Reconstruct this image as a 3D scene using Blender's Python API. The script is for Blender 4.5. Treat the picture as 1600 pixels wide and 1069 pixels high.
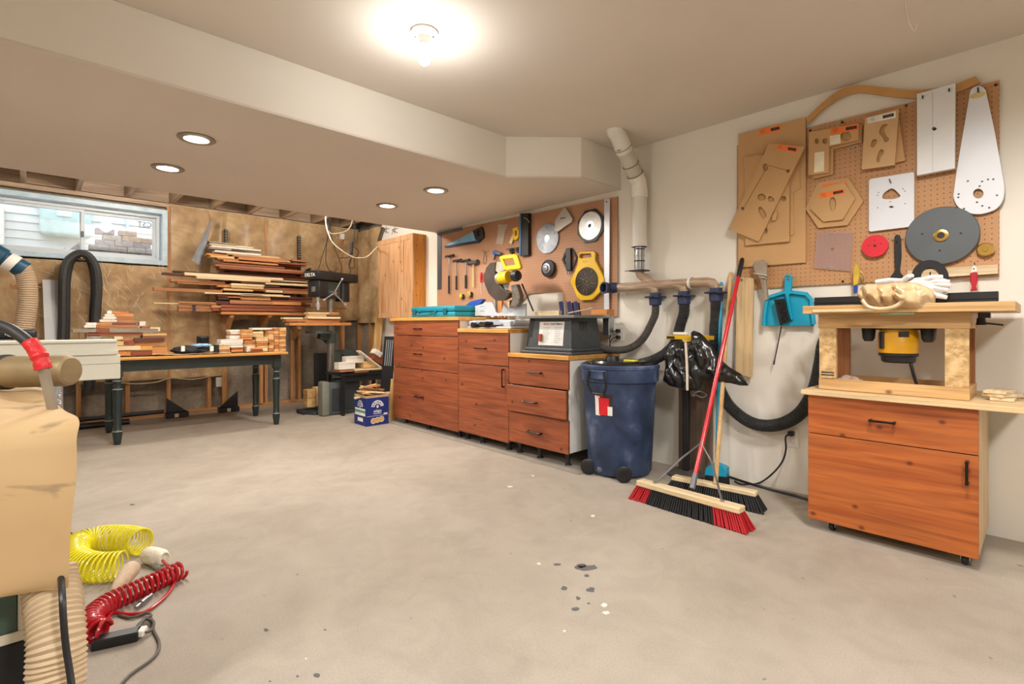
import bpy, bmesh, math, random
from mathutils import Vector, Matrix, noise
R = random.Random(7)
V = Vector
SC = bpy.context.scene
COL = SC.collection
for o in list(bpy.data.objects): bpy.data.objects.remove(o)
# ------------------------------------------------------------------ camera
FPX, HY = 793.0, 508.0
TH = math.radians(43.36)
SN, CS = math.sin(TH), math.cos(TH)
CAM = V((0, 0, 1.02))
cd = bpy.data.cameras.new('camera')
cd.sensor_width = 36; cd.lens = FPX*36/1600; cd.shift_y = -26.5/1600; cd.clip_start = .05
co = bpy.data.objects.new('camera', cd); COL.objects.link(co)
co.location = CAM; co.rotation_euler = (math.pi/2, 0, -TH); SC.camera = co
# ------------------------------------------------------------------ light
SC.view_settings.view_transform = 'Standard'; SC.view_settings.look = 'None'
SC.view_settings.exposure = 0.88; SC.view_settings.gamma = 1; SC.view_settings.use_curve_mapping = False
wd = bpy.data.worlds.new('sky'); SC.world = wd; wd.use_nodes = True
nt = wd.node_tree; bg = nt.nodes['Background']
tg = nt.nodes.new('ShaderNodeTexCoord'); sx = nt.nodes.new('ShaderNodeSeparateXYZ'); rp = nt.nodes.new('ShaderNodeValToRGB')     # bright overcast sky
nt.links.new(tg.outputs['Generated'], sx.inputs[0]); nt.links.new(sx.outputs[2], rp.inputs[0]); nt.links.new(rp.outputs[0], bg.inputs[0])
rp.color_ramp.elements[0].color = (.86, .92, 1, 1); rp.color_ramp.elements[1].color = (.72, .84, 1, 1); bg.inputs[1].default_value = 1.7
def light(name, typ, loc, e, col, size=.1, rot=None, **k):
    l = bpy.data.lights.new(name, typ); l.energy = e; l.color = col
    if typ == 'AREA': l.shape = k.get('shape', 'DISK'); l.size = size; l.size_y = k.get('size_y', size)
    elif typ == 'SUN': l.angle = size
    else: l.shadow_soft_size = size
    if typ == 'SPOT': l.spot_size = k.get('spot', 2.4); l.spot_blend = .5
    o = bpy.data.objects.new(name, l); COL.objects.link(o); o.location = loc
    if rot: o.rotation_euler = rot
    return o
BULB = V((1.83, 2.0, 2.27)); RECESS = []      # filled from the plan below
light('bulb_or_fill_light', 'POINT', (0, 0, 0), 4.6, (1, .98, .97), .05)         # placed with the bulb
light('downlight', 'SPOT', (.6, -.9, 2.33), 120, (1, .96, .92), .15, (0, 0, 0), spot=2.9)       # unseen fill spots behind the camera, added to even out the brightness
light('downlight', 'SPOT', (-1.3, 1.2, 2.33), 90, (1, .96, .92), .15, (0, 0, 0), spot=2.9)  # added fill, out of view to the left
light('downlight', 'SPOT', (1.9, .2, 2.33), 75, (1, .96, .92), .15, (0, 0, 0), spot=2.9)  # added fill over the right foreground, not a seen fitting
light('bulb_or_fill_light', 'POINT', (.7, 5.35, 2.31), 26, (1, .93, .84), .06)       # unseen fill points between the open joists, added to lift the dark back
light('bulb_or_fill_light', 'POINT', (2.3, 5.35, 2.31), 20, (1, .93, .84), .06)  # same kind of added fill, right part of the back
light('bulb_or_fill_light', 'POINT', (-1.2, 5.35, 2.31), 14, (1, .93, .84), .06)  # added fill for the far left of the back
# ------------------------------------------------------------------ projection of the floor plan survey
def ray(u, v):
    t = (u-800)/FPX
    return V((CS*t+SN, CS-SN*t, (HY-v)/FPX))
def onX(u, v, X): d = ray(u, v); return CAM + d*(X/d.x)
def onY(u, v, Y): d = ray(u, v); return CAM + d*(Y/d.y)
def onZ(u, v, z=0): d = ray(u, v); return CAM + d*((z-CAM.z)/d.z)
def at(u, v, Z): return CAM + ray(u, v)*Z
# ------------------------------------------------------------------ materials
def lin(h):
    h = h.lstrip('#'); c = [int(h[i:i+2], 16)/255 for i in (0, 2, 4)]
    return tuple(x/12.92 if x <= .04045 else ((x+.055)/1.055)**2.4 for x in c)+(1,)
MATS = {}
def nodes(name):
    m = bpy.data.materials.new(name); m.use_nodes = True; t = m.node_tree
    return m, t, t.nodes['Principled BSDF']
def lk(t, a, b): t.links.new(a, b)
def nd(t, typ, **k):
    n = t.nodes.new('ShaderNode'+typ)
    for a, b in k.items():
        if a in n.inputs: n.inputs[a].default_value = b
        else: setattr(n, a, b)
    return n
def mixc(t, fac, a, b, blend='MIX'):
    n = t.nodes.new('ShaderNodeMix'); n.data_type = 'RGBA'; n.blend_type = blend
    for s, x in ((0, fac), (6, a), (7, b)):
        if hasattr(x, 'is_linked') or hasattr(x, 'links'): t.links.new(x, n.inputs[s])
        else: n.inputs[s].default_value = x
    return n.outputs[2]
def ramp(t, src, stops):
    n = t.nodes.new('ShaderNodeValToRGB'); e = n.color_ramp.elements
    while len(e) < len(stops): e.new(.5)
    for i, (p, c) in enumerate(stops): e[i].position = p; e[i].color = c if len(c) == 4 else tuple(c)+(1,)
    t.links.new(src, n.inputs[0]); return n.outputs[0]
def bump(t, b, h, s, d=.01):
    n = nd(t, 'Bump'); n.inputs['Strength'].default_value = s; n.inputs['Distance'].default_value = d
    lk(t, h, n.inputs['Height']); lk(t, n.outputs[0], b.inputs['Normal'])
def sh(c, k): return tuple(min(1, x*k) for x in c[:3])+(1,)
def P(name, hexc, rough=.5, metal=0, var=.10, scale=9, bmp=0, coat=0, bscale=60, hex2=None, trans=0, alpha=1, lo=.3, hi=.7, em=0):
    if name in MATS: return MATS[name]
    m, t, b = nodes(name)
    tc = nd(t, 'TexCoord'); n = nd(t, 'TexNoise', Scale=scale, Detail=4.0); lk(t, tc.outputs['Object'], n.inputs['Vector'])
    c = lin(hexc); c2 = lin(hex2) if hex2 else None
    lk(t, ramp(t, n.outputs[0], [(lo, sh(c, 1-var)), (hi, c2 or sh(c, 1+var))]), b.inputs['Base Color'])
    b.inputs['Roughness'].default_value = rough; b.inputs['Metallic'].default_value = metal
    b.inputs['Coat Weight'].default_value = coat; b.inputs['Coat Roughness'].default_value = .15
    b.inputs['Transmission Weight'].default_value = trans; b.inputs['Alpha'].default_value = alpha
    if em: b.inputs['Emission Color'].default_value = c; b.inputs['Emission Strength'].default_value = em
    if bmp:
        n2 = nd(t, 'TexNoise', Scale=bscale, Detail=3.0); lk(t, tc.outputs['Object'], n2.inputs['Vector']); bump(t, b, n2.outputs[0], bmp)
    MATS[name] = m; return m
def wood(name, c1, c2, ax=0, knots=0, scale=1.0, rough=.5, fine=1.0, dark=None, nrm=0):
    key = name+'_xyz'[0]+'xyz'[ax]+('n'+'xyz'[nrm] if knots else '')
    if key in MATS: return MATS[key]
    m, t, b = nodes(key)
    tc = nd(t, 'TexCoord'); oi = nd(t, 'ObjectInfo')
    ad = nd(t, 'VectorMath', operation='ADD'); lk(t, tc.outputs['Object'], ad.inputs[0])
    ml = nd(t, 'Math', operation='MULTIPLY'); ml.inputs[1].default_value = 13.7; lk(t, oi.outputs['Random'], ml.inputs[0]); lk(t, ml.outputs[0], ad.inputs[1])
    mp = nd(t, 'Mapping'); sc = [14*scale]*3; sc[ax] = 1.1*scale; mp.inputs['Scale'].default_value = sc; lk(t, ad.outputs[0], mp.inputs[0])
    n = nd(t, 'TexNoise', Scale=1.0, Detail=3.0, Distortion=.8); lk(t, mp.outputs[0], n.inputs['Vector'])
    mp2 = nd(t, 'Mapping'); sc = [75*scale]*3; sc[ax] = 3*scale; mp2.inputs['Scale'].default_value = sc; lk(t, ad.outputs[0], mp2.inputs[0])
    n2 = nd(t, 'TexNoise', Scale=1.0, Detail=4.0); lk(t, mp2.outputs[0], n2.inputs['Vector'])
    a, c = lin(c1), lin(c2)
    col = ramp(t, n.outputs[0], [(.32, a), (.5, sh(c, 1.0)), (.68, sh(a, 1.06))])
    col = mixc(t, .55*fine, col, ramp(t, n2.outputs[0], [(.3, (.55, .55, .55)), (.62, (1.1, 1.1, 1.1))]), 'MULTIPLY')
    n3 = nd(t, 'TexNoise', Scale=2.2, Detail=1.0); lk(t, ad.outputs[0], n3.inputs['Vector'])
    col = mixc(t, .5, col, ramp(t, n3.outputs[0], [(.3, (.75, .75, .75)), (.7, (1.1, 1.1, 1.1))]), 'MULTIPLY')
    if knots:
        sx_ = nd(t, 'SeparateXYZ'); lk(t, ad.outputs[0], sx_.inputs[0]); cx_ = nd(t, 'CombineXYZ'); ot = [k_ for k_ in range(3) if k_ != nrm]
        for j_, k_ in enumerate(ot): lk(t, sx_.outputs[k_], cx_.inputs[j_])
        mk = nd(t, 'Mapping'); s2 = [12*knots]*3
        if ax in ot: s2[ot.index(ax)] = 9*knots
        mk.inputs['Scale'].default_value = s2; lk(t, cx_.outputs[0], mk.inputs[0])
        vo = nd(t, 'TexVoronoi', Scale=1.0, voronoi_dimensions='2D'); lk(t, mk.outputs[0], vo.inputs['Vector'])
        k = ramp(t, vo.outputs['Distance'], [(.03, (.85, .85, .85)), (.10, (0, 0, 0))])
        sep = nd(t, 'SeparateColor'); lk(t, vo.outputs['Color'], sep.inputs[0])
        gt = nd(t, 'Math', operation='GREATER_THAN'); gt.inputs[1].default_value = .68; lk(t, sep.outputs[0], gt.inputs[0])
        mu = nd(t, 'Math', operation='MULTIPLY'); lk(t, k, mu.inputs[0]); lk(t, gt.outputs[0], mu.inputs[1])
        col = mixc(t, mu.outputs[0], col, lin(dark or '5a2a12'))
    lk(t, col, b.inputs['Base Color']); b.inputs['Roughness'].default_value = rough
    bump(t, b, n2.outputs[0], .12, .004)
    MATS[key] = m; return m
WOODS = {'pine': ('c89a5e', 'dcb67c'), 'pale': ('d8bd92', 'e8d3ac'), 'ash': ('d6cdbf', 'e8e0d4'), 'orange': ('b9743a', 'd09050'),
         'red': ('7e3e22', '97502e'), 'dark': ('4a2616', '5c3220'), 'brown': ('9a6238', 'b0784a'), 'grey': ('8d7f6e', 'a89a88'),
         'stud': ('b07a4a', 'c8935e'), 'joist': ('a58a70', 'c0a588'), 'honey': ('c98a3c', 'dca352'), 'birch': ('cfae7c', 'dec193')}
def W(kind, ax=0): return wood(kind, *WOODS[kind], ax)
NICE = {'pine': 'golden pine', 'pale': 'pale maple', 'ash': 'whitish', 'orange': 'orange brown', 'red': 'reddish brown', 'dark': 'dark walnut', 'brown': 'mid brown', 'grey': 'weathered grey', 'birch': 'birch'}
# ------------------------------------------------------------------ mesh builder (world coordinates; M places a local frame)
WMX = {}
class MB:
    def __init__(s, M=None): s.bm = bmesh.new(); s.M = M.copy() if M else Matrix()
    def _v(s, p): return s.bm.verts.new(s.M @ V(p))
    def face(s, vs):
        try: return s.bm.faces.new(vs)
        except ValueError: return None
    def bx(s, x0, x1, y0, y1, z0, z1, bev=0, X=None, seg=1):
        Mx = X or Matrix()
        vs = [s._v(Mx @ V((x, y, z))) for x in (x0, x1) for y in (y0, y1) for z in (z0, z1)]
        fs = [s.face([vs[i] for i in q]) for q in ((0, 1, 3, 2), (4, 6, 7, 5), (0, 4, 5, 1), (2, 3, 7, 6), (0, 2, 6, 4), (1, 5, 7, 3))]
        if bev: bmesh.ops.bevel(s.bm, geom=list({e for f in fs for e in f.edges}), offset=bev, segments=seg, profile=.5, affect='EDGES')
        return s
    def box(s, c, size, bev=0, rot=None, seg=1):
        X = Matrix.Translation(V(c)) @ (rot.to_4x4() if rot else Matrix()); h = [a/2 for a in size]
        return s.bx(-h[0], h[0], -h[1], h[1], -h[2], h[2], bev, X, seg)
    def beam(s, p0, p1, w, t, side=None, bev=0):      # a bar from p0 to p1; w along side, t across
        p0, p1 = V(p0), V(p1); d = (p1-p0); L = d.length; d.normalize()
        sd = V(side) if side else (V((0, 0, 1)) if abs(d.z) < .9 else V((1, 0, 0)))
        sd = (sd-d*sd.dot(d)).normalized(); n = d.cross(sd)
        X = Matrix((d, sd, n)).transposed().to_4x4(); X.translation = (p0+p1)/2
        return s.bx(-L/2, L/2, -w/2, w/2, -t/2, t/2, bev, X)
    def prism(s, poly, z0, z1, bev=0):
        if sum(poly[i][0]*poly[(i+1) % len(poly)][1]-poly[(i+1) % len(poly)][0]*poly[i][1] for i in range(len(poly))) < 0: poly = poly[::-1]
        a = [s._v((p[0], p[1], z0)) for p in poly]; b = [s._v((p[0], p[1], z1)) for p in poly]; n = len(poly)
        f1 = s.face(a[::-1]); f2 = s.face(b)
        sf = [s.face([a[i], a[(i+1) % n], b[(i+1) % n], b[i]]) for i in range(n)]
        if bev: bmesh.ops.bevel(s.bm, geom=list(f1.edges)+list(f2.edges), offset=bev, segments=1, affect='EDGES')
        return s
    def rings(s, rs, cap0=True, cap1=True, loop=False):
        n = len(rs[0])
        R_ = [[s._v(p) for p in r] for r in rs]
        for i in range(len(R_)-(0 if loop else 1)):
            A, B = R_[i], R_[(i+1) % len(R_)]
            for j in range(n): s.face([A[j], A[(j+1) % n], B[(j+1) % n], B[j]])
        if not loop and cap0: s.face(R_[0][::-1])
        if not loop and cap1: s.face(R_[-1])
        return s
    def cyl(s, p0, p1, r0, r1=None, n=16, cap=True):
        p0, p1 = V(p0), V(p1); r1 = r0 if r1 is None else r1; d = (p1-p0).normalized(); a = d.orthogonal().normalized(); b = d.cross(a)
        return s.rings([[p+(a*math.cos(k*2*math.pi/n)+b*math.sin(k*2*math.pi/n))*r for k in range(n)] for p, r in ((p0, r0), (p1, r1))], cap, cap)
    def tube(s, pts, r, n=8, rf=None, cap=True, ellipse=None):
        pts = [V(p) for p in pts]; out = []; a = None
        for i, p in enumerate(pts):
            d = (pts[min(i+1, len(pts)-1)]-pts[max(i-1, 0)]).normalized()
            a = (d.orthogonal() if a is None else a-d*a.dot(d)).normalized(); b = d.cross(a); q = rf(i/(len(pts)-1)) if rf else r
            out.append([p+(a*math.cos(k*2*math.pi/n)+b*math.sin(k*2*math.pi/n))*q for k in range(n)])
        return s.rings(out, cap, cap)
    def lathe(s, prof, base=(0, 0, 0), ax=(0, 0, 1), n=24, cap=True):
        ax = V(ax).normalized(); base = V(base); a = ax.orthogonal().normalized(); b = ax.cross(a)
        return s.rings([[base+ax*z+(a*math.cos(k*2*math.pi/n)+b*math.sin(k*2*math.pi/n))*max(r, 1e-4) for k in range(n)] for r, z in prof], cap, cap)
    def grid(s, f, nu, nv, thick=0):
        G = [[V(f(i/nu, j/nv)) for j in range(nv+1)] for i in range(nu+1)]
        def lay(G): return [[s._v(p) for p in r] for r in G]
        A = lay(G)
        for i in range(nu):
            for j in range(nv): s.face([A[i][j], A[i+1][j], A[i+1][j+1], A[i][j+1]])
        if thick:
            H = [[None]*(nv+1) for _ in range(nu+1)]
            for i in range(nu+1):
                for j in range(nv+1):
                    du = G[min(i+1, nu)][j]-G[max(i-1, 0)][j]; dv = G[i][min(j+1, nv)]-G[i][max(j-1, 0)]
                    H[i][j] = G[i][j]-du.cross(dv).normalized()*thick
            B = lay(H)
            for i in range(nu):
                for j in range(nv): s.face([B[i][j], B[i][j+1], B[i+1][j+1], B[i+1][j]])
            for i in range(nu):
                s.face([A[i][0], B[i][0], B[i+1][0], A[i+1][0]]); s.face([A[i][nv], A[i+1][nv], B[i+1][nv], B[i][nv]])
            for j in range(nv):
                s.face([A[0][j], A[0][j+1], B[0][j+1], B[0][j]]); s.face([A[nu][j], B[nu][j], B[nu][j+1], A[nu][j+1]])
        return s
    def blob(s, c, r, sub=3, amp=.2, freq=3, seed=0, X=None):
        t = bmesh.new(); bmesh.ops.create_icosphere(t, subdivisions=sub, radius=1)
        mp = {}
        for v in t.verts:
            p = v.co.copy(); k = 1+amp*noise.noise(p*freq+V((seed, seed*2, 3)))+amp*.5*noise.noise(p*freq*2.7+V((seed*3, 1, seed)))
            q = V((p.x*r[0]*k, p.y*r[1]*k, p.z*r[2]*k)); q = (X @ q if X else q)+V(c); mp[v.index] = s._v(q)
        for f in t.faces: s.face([mp[v.index] for v in f.verts])
        t.free(); return s
    def mesh(s, me, X=None):
        X = s.M @ (X or Matrix()); base = [s.bm.verts.new(X @ v.co) for v in me.vertices]
        for p in me.polygons: s.face([base[i] for i in p.vertices])
        return s
    def plate(s, outer, holes, c0, c1, bev=0):        # outline with real holes, extruded c0..c1
        s.mesh(curve_plate(outer, holes, abs(c1-c0), bev), Matrix.Translation((0, 0, (c0+c1)/2))); return s
    def build(s, name, mat, parent=None, keep=False, kind=None, label=None, smooth=32):
        bmesh.ops.remove_doubles(s.bm, verts=s.bm.verts, dist=1e-6)
        bmesh.ops.recalc_face_normals(s.bm, faces=s.bm.faces)
        me = bpy.data.meshes.new(name); s.bm.to_mesh(me); s.bm.free()
        if keep: Wm = s.M.copy()
        else:
            cs = [v.co for v in me.vertices]
            lo = V([min(c[i] for c in cs) for i in range(3)]); hi = V([max(c[i] for c in cs) for i in range(3)])
            Wm = Matrix.Translation((lo+hi)/2)
        me.transform(Wm.inverted()); me.materials.append(mat)
        me.polygons.foreach_set('use_smooth', [True]*len(me.polygons)); me.set_sharp_from_angle(angle=math.radians(smooth))
        o = bpy.data.objects.new(name, me); COL.objects.link(o)
        if parent: o.parent = parent; o.matrix_basis = WMX[parent.name].inverted() @ Wm
        else: o.matrix_basis = Wm
        WMX[o.name] = Wm
        if kind: o['kind'] = kind
        if label: o['label'] = label
        return o
def curve_plate(outer, holes, th, bev=0):
    cu = bpy.data.curves.new('outline', 'CURVE'); cu.dimensions = '2D'; cu.fill_mode = 'BOTH'; cu.extrude = max(th/2-bev, 1e-4); cu.bevel_depth = bev; cu.bevel_resolution = 0
    if bev: cu.offset = -bev
    for pl in [outer]+list(holes):
        sp = cu.splines.new('POLY'); sp.points.add(len(pl)-1); sp.use_cyclic_u = True
        for q, p in zip(sp.points, pl): q.co = (p[0], p[1], 0, 1)
    o = bpy.data.objects.new('outline', cu); me = bpy.data.meshes.new_from_object(o)
    bpy.data.objects.remove(o); bpy.data.curves.remove(cu); return me
def text(txt, M, size, mat, parent, name='lettering', th=.0008, align='CENTER', sx=1, bold=0):
    cu = bpy.data.curves.new('txt', 'FONT'); cu.body = txt; cu.size = size; cu.extrude = th/2; cu.align_x = align; cu.align_y = 'CENTER'; cu.resolution_u = 3; cu.offset = bold
    o = bpy.data.objects.new('txt', cu); me = bpy.data.meshes.new_from_object(o); bpy.data.objects.remove(o); bpy.data.curves.remove(cu)
    b = MB(M); b.mesh(me, Matrix.Scale(sx, 4, (1, 0, 0))); return b.build(name, mat, parent)
def smo(pts, n=5):
    N = len(pts); out = []
    for i in range(N):
        p0, p1, p2, p3 = pts[i-1], pts[i], pts[(i+1) % N], pts[(i+2) % N]
        for k in range(n):
            t = k/n; out.append(tuple(.5*(2*p1[j]+(p2[j]-p0[j])*t+(2*p0[j]-5*p1[j]+4*p2[j]-p3[j])*t*t+(3*p1[j]-p0[j]-3*p2[j]+p3[j])*t**3) for j in (0, 1)))
    return out
def circ(c, r, n=20, ry=None): ry = ry or r; return [(c[0]+r*math.cos(i*2*math.pi/n), c[1]+ry*math.sin(i*2*math.pi/n)) for i in range(n)]
def tag(o, label, cat, group=None, kind=None):
    o['label'] = label; o['category'] = cat
    if group: o['group'] = group
    if kind: o['kind'] = kind
    return o
def T(name, label, cat, loc, group=None):
    o = bpy.data.objects.new(name, None); o.empty_display_size = .1; COL.objects.link(o); o.location = loc
    WMX[o.name] = Matrix.Translation(V(loc)); return tag(o, label, cat, group)
def struct(b, name, mat, parent=None): return b.build(name, mat, parent, kind=None if parent else 'structure')
def frame(o, x, y, z): M = Matrix((V(x), V(y), V(z))).transposed().to_4x4(); M.translation = V(o); return M
def WF(X): return frame((X, 0, 0), (0, -1, 0), (0, 0, 1), (-1, 0, 0))       # frame of a plane facing -x (right wall side)
def BF(Y): return frame((0, Y, 0), (1, 0, 0), (0, 0, 1), (0, -1, 0))        # frame of a plane facing -y (back wall side)
def wp(X, *pts): return [(-onX(u, v, X).y, onX(u, v, X).z) for u, v in pts]
def bp(Y, *pts): return [(onY(u, v, Y).x, onY(u, v, Y).z) for u, v in pts]
def crop(ox, oy, s): return lambda *pts: [(ox+x/s, oy+y/s) for x, y in pts]
def smoothpath(pts, n=8):
    pts = [V(p) for p in pts]; out = []
    for i in range(len(pts)-1):
        p0, p1, p2, p3 = pts[max(i-1, 0)], pts[i], pts[i+1], pts[min(i+2, len(pts)-1)]
        for k in range(n):
            t = k/n; out.append(.5*((2*p1)+(p2-p0)*t+(2*p0-5*p1+4*p2-p3)*t*t+(3*p1-p0-3*p2+p3)*t**3))
    return out+[pts[-1]]
_u = ['first', 'second', 'third', 'fourth', 'fifth', 'sixth', 'seventh', 'eighth', 'ninth']
ORD = _u+['tenth', 'eleventh', 'twelfth', 'thirteenth', 'fourteenth', 'fifteenth', 'sixteenth', 'seventeenth', 'eighteenth', 'nineteenth']
for _a, _b in (('twentieth', 'twenty-'), ('thirtieth', 'thirty-'), ('fortieth', 'forty-'), ('fiftieth', 'fifty-'), ('sixtieth', 'sixty-')): ORD += [_a]+[_b+w for w in _u]
# ================================================================== the room
XR, YB, ZC, ZS = 3.38, 6.87, 2.385, 2.089
YS0, YS1 = 2.70, 4.88
m_wall = P('cream_paint', 'e8e2d6', .75, var=.03, scale=1.5, bmp=.05, bscale=220)
m_ceil = P('ceiling_paint', 'd9d0c4', .85, var=.03, scale=1.2, bmp=.08, bscale=300)
def floor_mat():
    m, t, b = nodes('concrete_floor'); tc = nd(t, 'TexCoord')
    def nz(s, d=5., dist=0.): n = nd(t, 'TexNoise', Scale=s, Detail=d, Distortion=dist); lk(t, tc.outputs['Object'], n.inputs['Vector']); return n.outputs[0]
    c = ramp(t, nz(.55, 4, .6), [(.38, lin('9f9486')), (.62, lin('aca295'))])
    c = mixc(t, .5, c, ramp(t, nz(1.6, 8, 2.2), [(.35, (.86, .85, .83)), (.48, (1, 1, 1)), (.64, (1.06, 1.06, 1.06))]), 'MULTIPLY')
    c = mixc(t, .5, c, ramp(t, nz(6, 8, 1.2), [(.35, (.88, .87, .86)), (.6, (1.04, 1.04, 1.04))]), 'MULTIPLY')
    c = mixc(t, .55, c, ramp(t, nz(160, 3), [(.3, (.80, .80, .79)), (.7, (1.08, 1.08, 1.08))]), 'MULTIPLY')
    c = mixc(t, ramp(t, nz(22, 5, .4), [(.725, (0, 0, 0)), (.74, (1, 1, 1))]), c, lin('77726a'))
    lk(t, c, b.inputs['Base Color'])
    lk(t, ramp(t, nz(1.5, 4), [(.3, (.55,)*3), (.7, (.8,)*3)]), b.inputs['Roughness'])
    bump(t, b, nz(90, 5), .12, .004); return m
def conc_mat():
    m, t, b = nodes('foundation_concrete'); tc = nd(t, 'TexCoord')
    n = nd(t, 'TexNoise', Scale=2.5, Detail=8.0); lk(t, tc.outputs['Object'], n.inputs['Vector'])
    n2 = nd(t, 'TexNoise', Scale=30, Detail=6.0); lk(t, tc.outputs['Object'], n2.inputs['Vector'])
    c = ramp(t, n.outputs[0], [(.35, lin('6f6457')), (.65, lin('a39888'))])
    c = mixc(t, .6, c, ramp(t, n2.outputs[0], [(.3, (.7,)*3), (.7, (1.1,)*3)]), 'MULTIPLY')
    lk(t, c, b.inputs['Base Color']); b.inputs['Roughness'].default_value = .9; bump(t, b, n2.outputs[0], .5, .01); return m
m_conc = conc_mat()
floor = struct(MB().bx(-3, 3.5, -3, 7.1, -.1, 0), 'floor', floor_mat())
struct(MB().bx(-3, XR, -3, YS0+.5, ZC, ZC+.1), 'ceiling', m_ceil)
# right wall: drywall to y=6.1, framed and insulated beyond
wr = struct(MB().bx(XR, XR+.12, -3, 6.1, 0, 2.7), 'wall_right', m_wall)
struct(MB().bx(-3.1, -3, -3, 7.1, 0, 2.7), 'wall_left', m_wall)
struct(MB().bx(-3, 3.5, -3.1, -3, 0, 2.7), 'wall_front', m_wall)
# bulkhead: dropped soffit with a chamfered nose
pl = [(-3, YS0), (2.49, YS0), (2.895, 2.335), (3.30, 2.328), (XR, 2.328), (XR, YS1), (-3, YS1)]
m_soff = P('soffit_paint', 'e2dacd', .8, var=.03, scale=1.2, bmp=.06, bscale=300)
b = MB(); b.prism(pl, ZS+.012, ZC-.001); soff = struct(b, 'ceiling_bulkhead', m_wall)
b = MB(); b.prism(pl, ZS, ZS+.0119); b.build('soffit_board', m_ceil, soff)
# open joists beyond the bulkhead
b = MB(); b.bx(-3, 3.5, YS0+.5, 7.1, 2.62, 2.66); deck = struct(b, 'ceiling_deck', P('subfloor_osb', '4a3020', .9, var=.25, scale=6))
JX = [-.064+.4*i for i in range(-3, 9)]
for x in JX:
    b = MB(); b.bx(x-.02, x+.02, YS1-.02, YB, 2.385, 2.62, .002); b.build('joist', W('joist', 1), deck)
b = MB(); b.bx(-3, XR, YB-.04, YB, 2.40, 2.62); b.build('rim_joist', W('joist', 0), deck)
# back wall: concrete with stud frame, insulation batts and vapour barrier; the window opening is left free
WX0, WX1, WZ0, WZ1 = -.335, 1.085, 1.715, 2.285
b = MB()
for q in ((-3, WX0, 0, 2.7), (WX1, 3.5, 0, 2.7), (WX0, WX1, 0, WZ0), (WX0, WX1, WZ1, 2.7)): b.bx(q[0], q[1], YB+.002, YB+.22, q[2], q[3])
wb = struct(b, 'wall_back', m_conc)
SX = [-1.66, -1.26, -.86, -.46, -.06, .34, .74, 1.11, 1.51, 1.69, 2.14, 2.555, 3.16]
for x in SX:
    if WX0 < x < WX1:
        b = MB(); b.bx(x-.019, x+.019, YB-.09, YB, .042, WZ0-.05, .001); b.build('stud', W('stud', 2), wb); continue
    b = MB(); b.bx(x-.019, x+.019, YB-.09, YB, .042, 2.34, .001); b.build('stud', W('stud', 2), wb)
b = MB(); b.bx(-3, XR, YB-.09, YB, 0, .042, .001); b.build('base_plate', W('stud', 0), wb)
b = MB(); b.bx(-3, XR, YB-.085, YB, 2.34, 2.384, .001); b.build('top_plate', W('joist', 0), wb)
for z in (1.36, .9):
    b = MB(); b.bx(-3, .12 if z > 1 else -.1, YB-.12, YB-.09, z, z+.05, .001); b.build('nailing_strip', W('stud', 0), wb)
def ins_mat():
    m, t, b = nodes('insulation'); tc = nd(t, 'TexCoord')
    n = nd(t, 'TexNoise', Scale=3.2, Detail=7.0, Distortion=.6); lk(t, tc.outputs['Object'], n.inputs['Vector'])
    n2 = nd(t, 'TexNoise', Scale=14, Detail=6.0); lk(t, tc.outputs['Object'], n2.inputs['Vector'])
    c = ramp(t, n.outputs[0], [(.3, lin('a08460')), (.5, lin('bd9f74')), (.72, lin('d2ba90'))])
    c = mixc(t, .6, c, ramp(t, n2.outputs[0], [(.3, (.72, .68, .62)), (.6, (1.06,)*3)]), 'MULTIPLY')
    lk(t, c, b.inputs['Base Color']); b.inputs['Roughness'].default_value = .85; b.inputs['Coat Weight'].default_value = .35; b.inputs['Coat Roughness'].default_value = .3
    bump(t, b, n2.outputs[0], .5, .02); return m
m_ins = ins_mat()
edges = [-3]+SX+[XR]
for i in range(len(edges)-1):
    bare = (1.11, 2.14)
    x0, x1 = edges[i]+(.015 if edges[i] in bare else 0), edges[i+1]-(.015 if edges[i+1] in bare else 0)
    z0 = .42 if x1 < 1.75 else 1.08
    z1 = WZ0-.05 if (x1 > WX0+.03 and x0 < WX1-.03) else 2.372
    def f(a, c, x0=x0, x1=x1, z0=z0, z1=z1):
        x, z = x0+(x1-x0)*a, z0+(z1-z0)*c
        k = math.sin(math.pi*a)**.6*min(1, c*14+.1)
        return (x, YB-.095-.022*k-.018*noise.noise(V((x*3, z*3, 1)))-.012*noise.noise(V((x*9, z*9, 4))), z+.02*noise.noise(V((x*5, 0, i)))*(1 if c == 0 else 0))
    b = MB(); b.grid(f, 8, 24, .03); b.build('insulation_batt', m_ins, wb, smooth=80)
m, t, bs = nodes('vapour_barrier'); tr = nd(t, 'BsdfTransparent'); gl = nd(t, 'BsdfGlossy', Roughness=.12); mx = nd(t, 'MixShader'); mx.inputs[0].default_value = .09
tr.inputs[0].default_value = (.97, .95, .92, 1)
tc = nd(t, 'TexCoord'); nn = nd(t, 'TexNoise', Scale=9, Detail=4.0, Distortion=3.0); lk(t, tc.outputs['Object'], nn.inputs['Vector'])
bm_ = nd(t, 'Bump'); bm_.inputs['Strength'].default_value = 1; bm_.inputs['Distance'].default_value = .06; lk(t, nn.outputs[0], bm_.inputs['Height']); lk(t, bm_.outputs[0], gl.inputs['Normal'])
lk(t, tr.outputs[0], mx.inputs[1]); lk(t, gl.outputs[0], mx.inputs[2]); lk(t, mx.outputs[0], t.nodes['Material Output'].inputs[0]); m_plas = m
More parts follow.
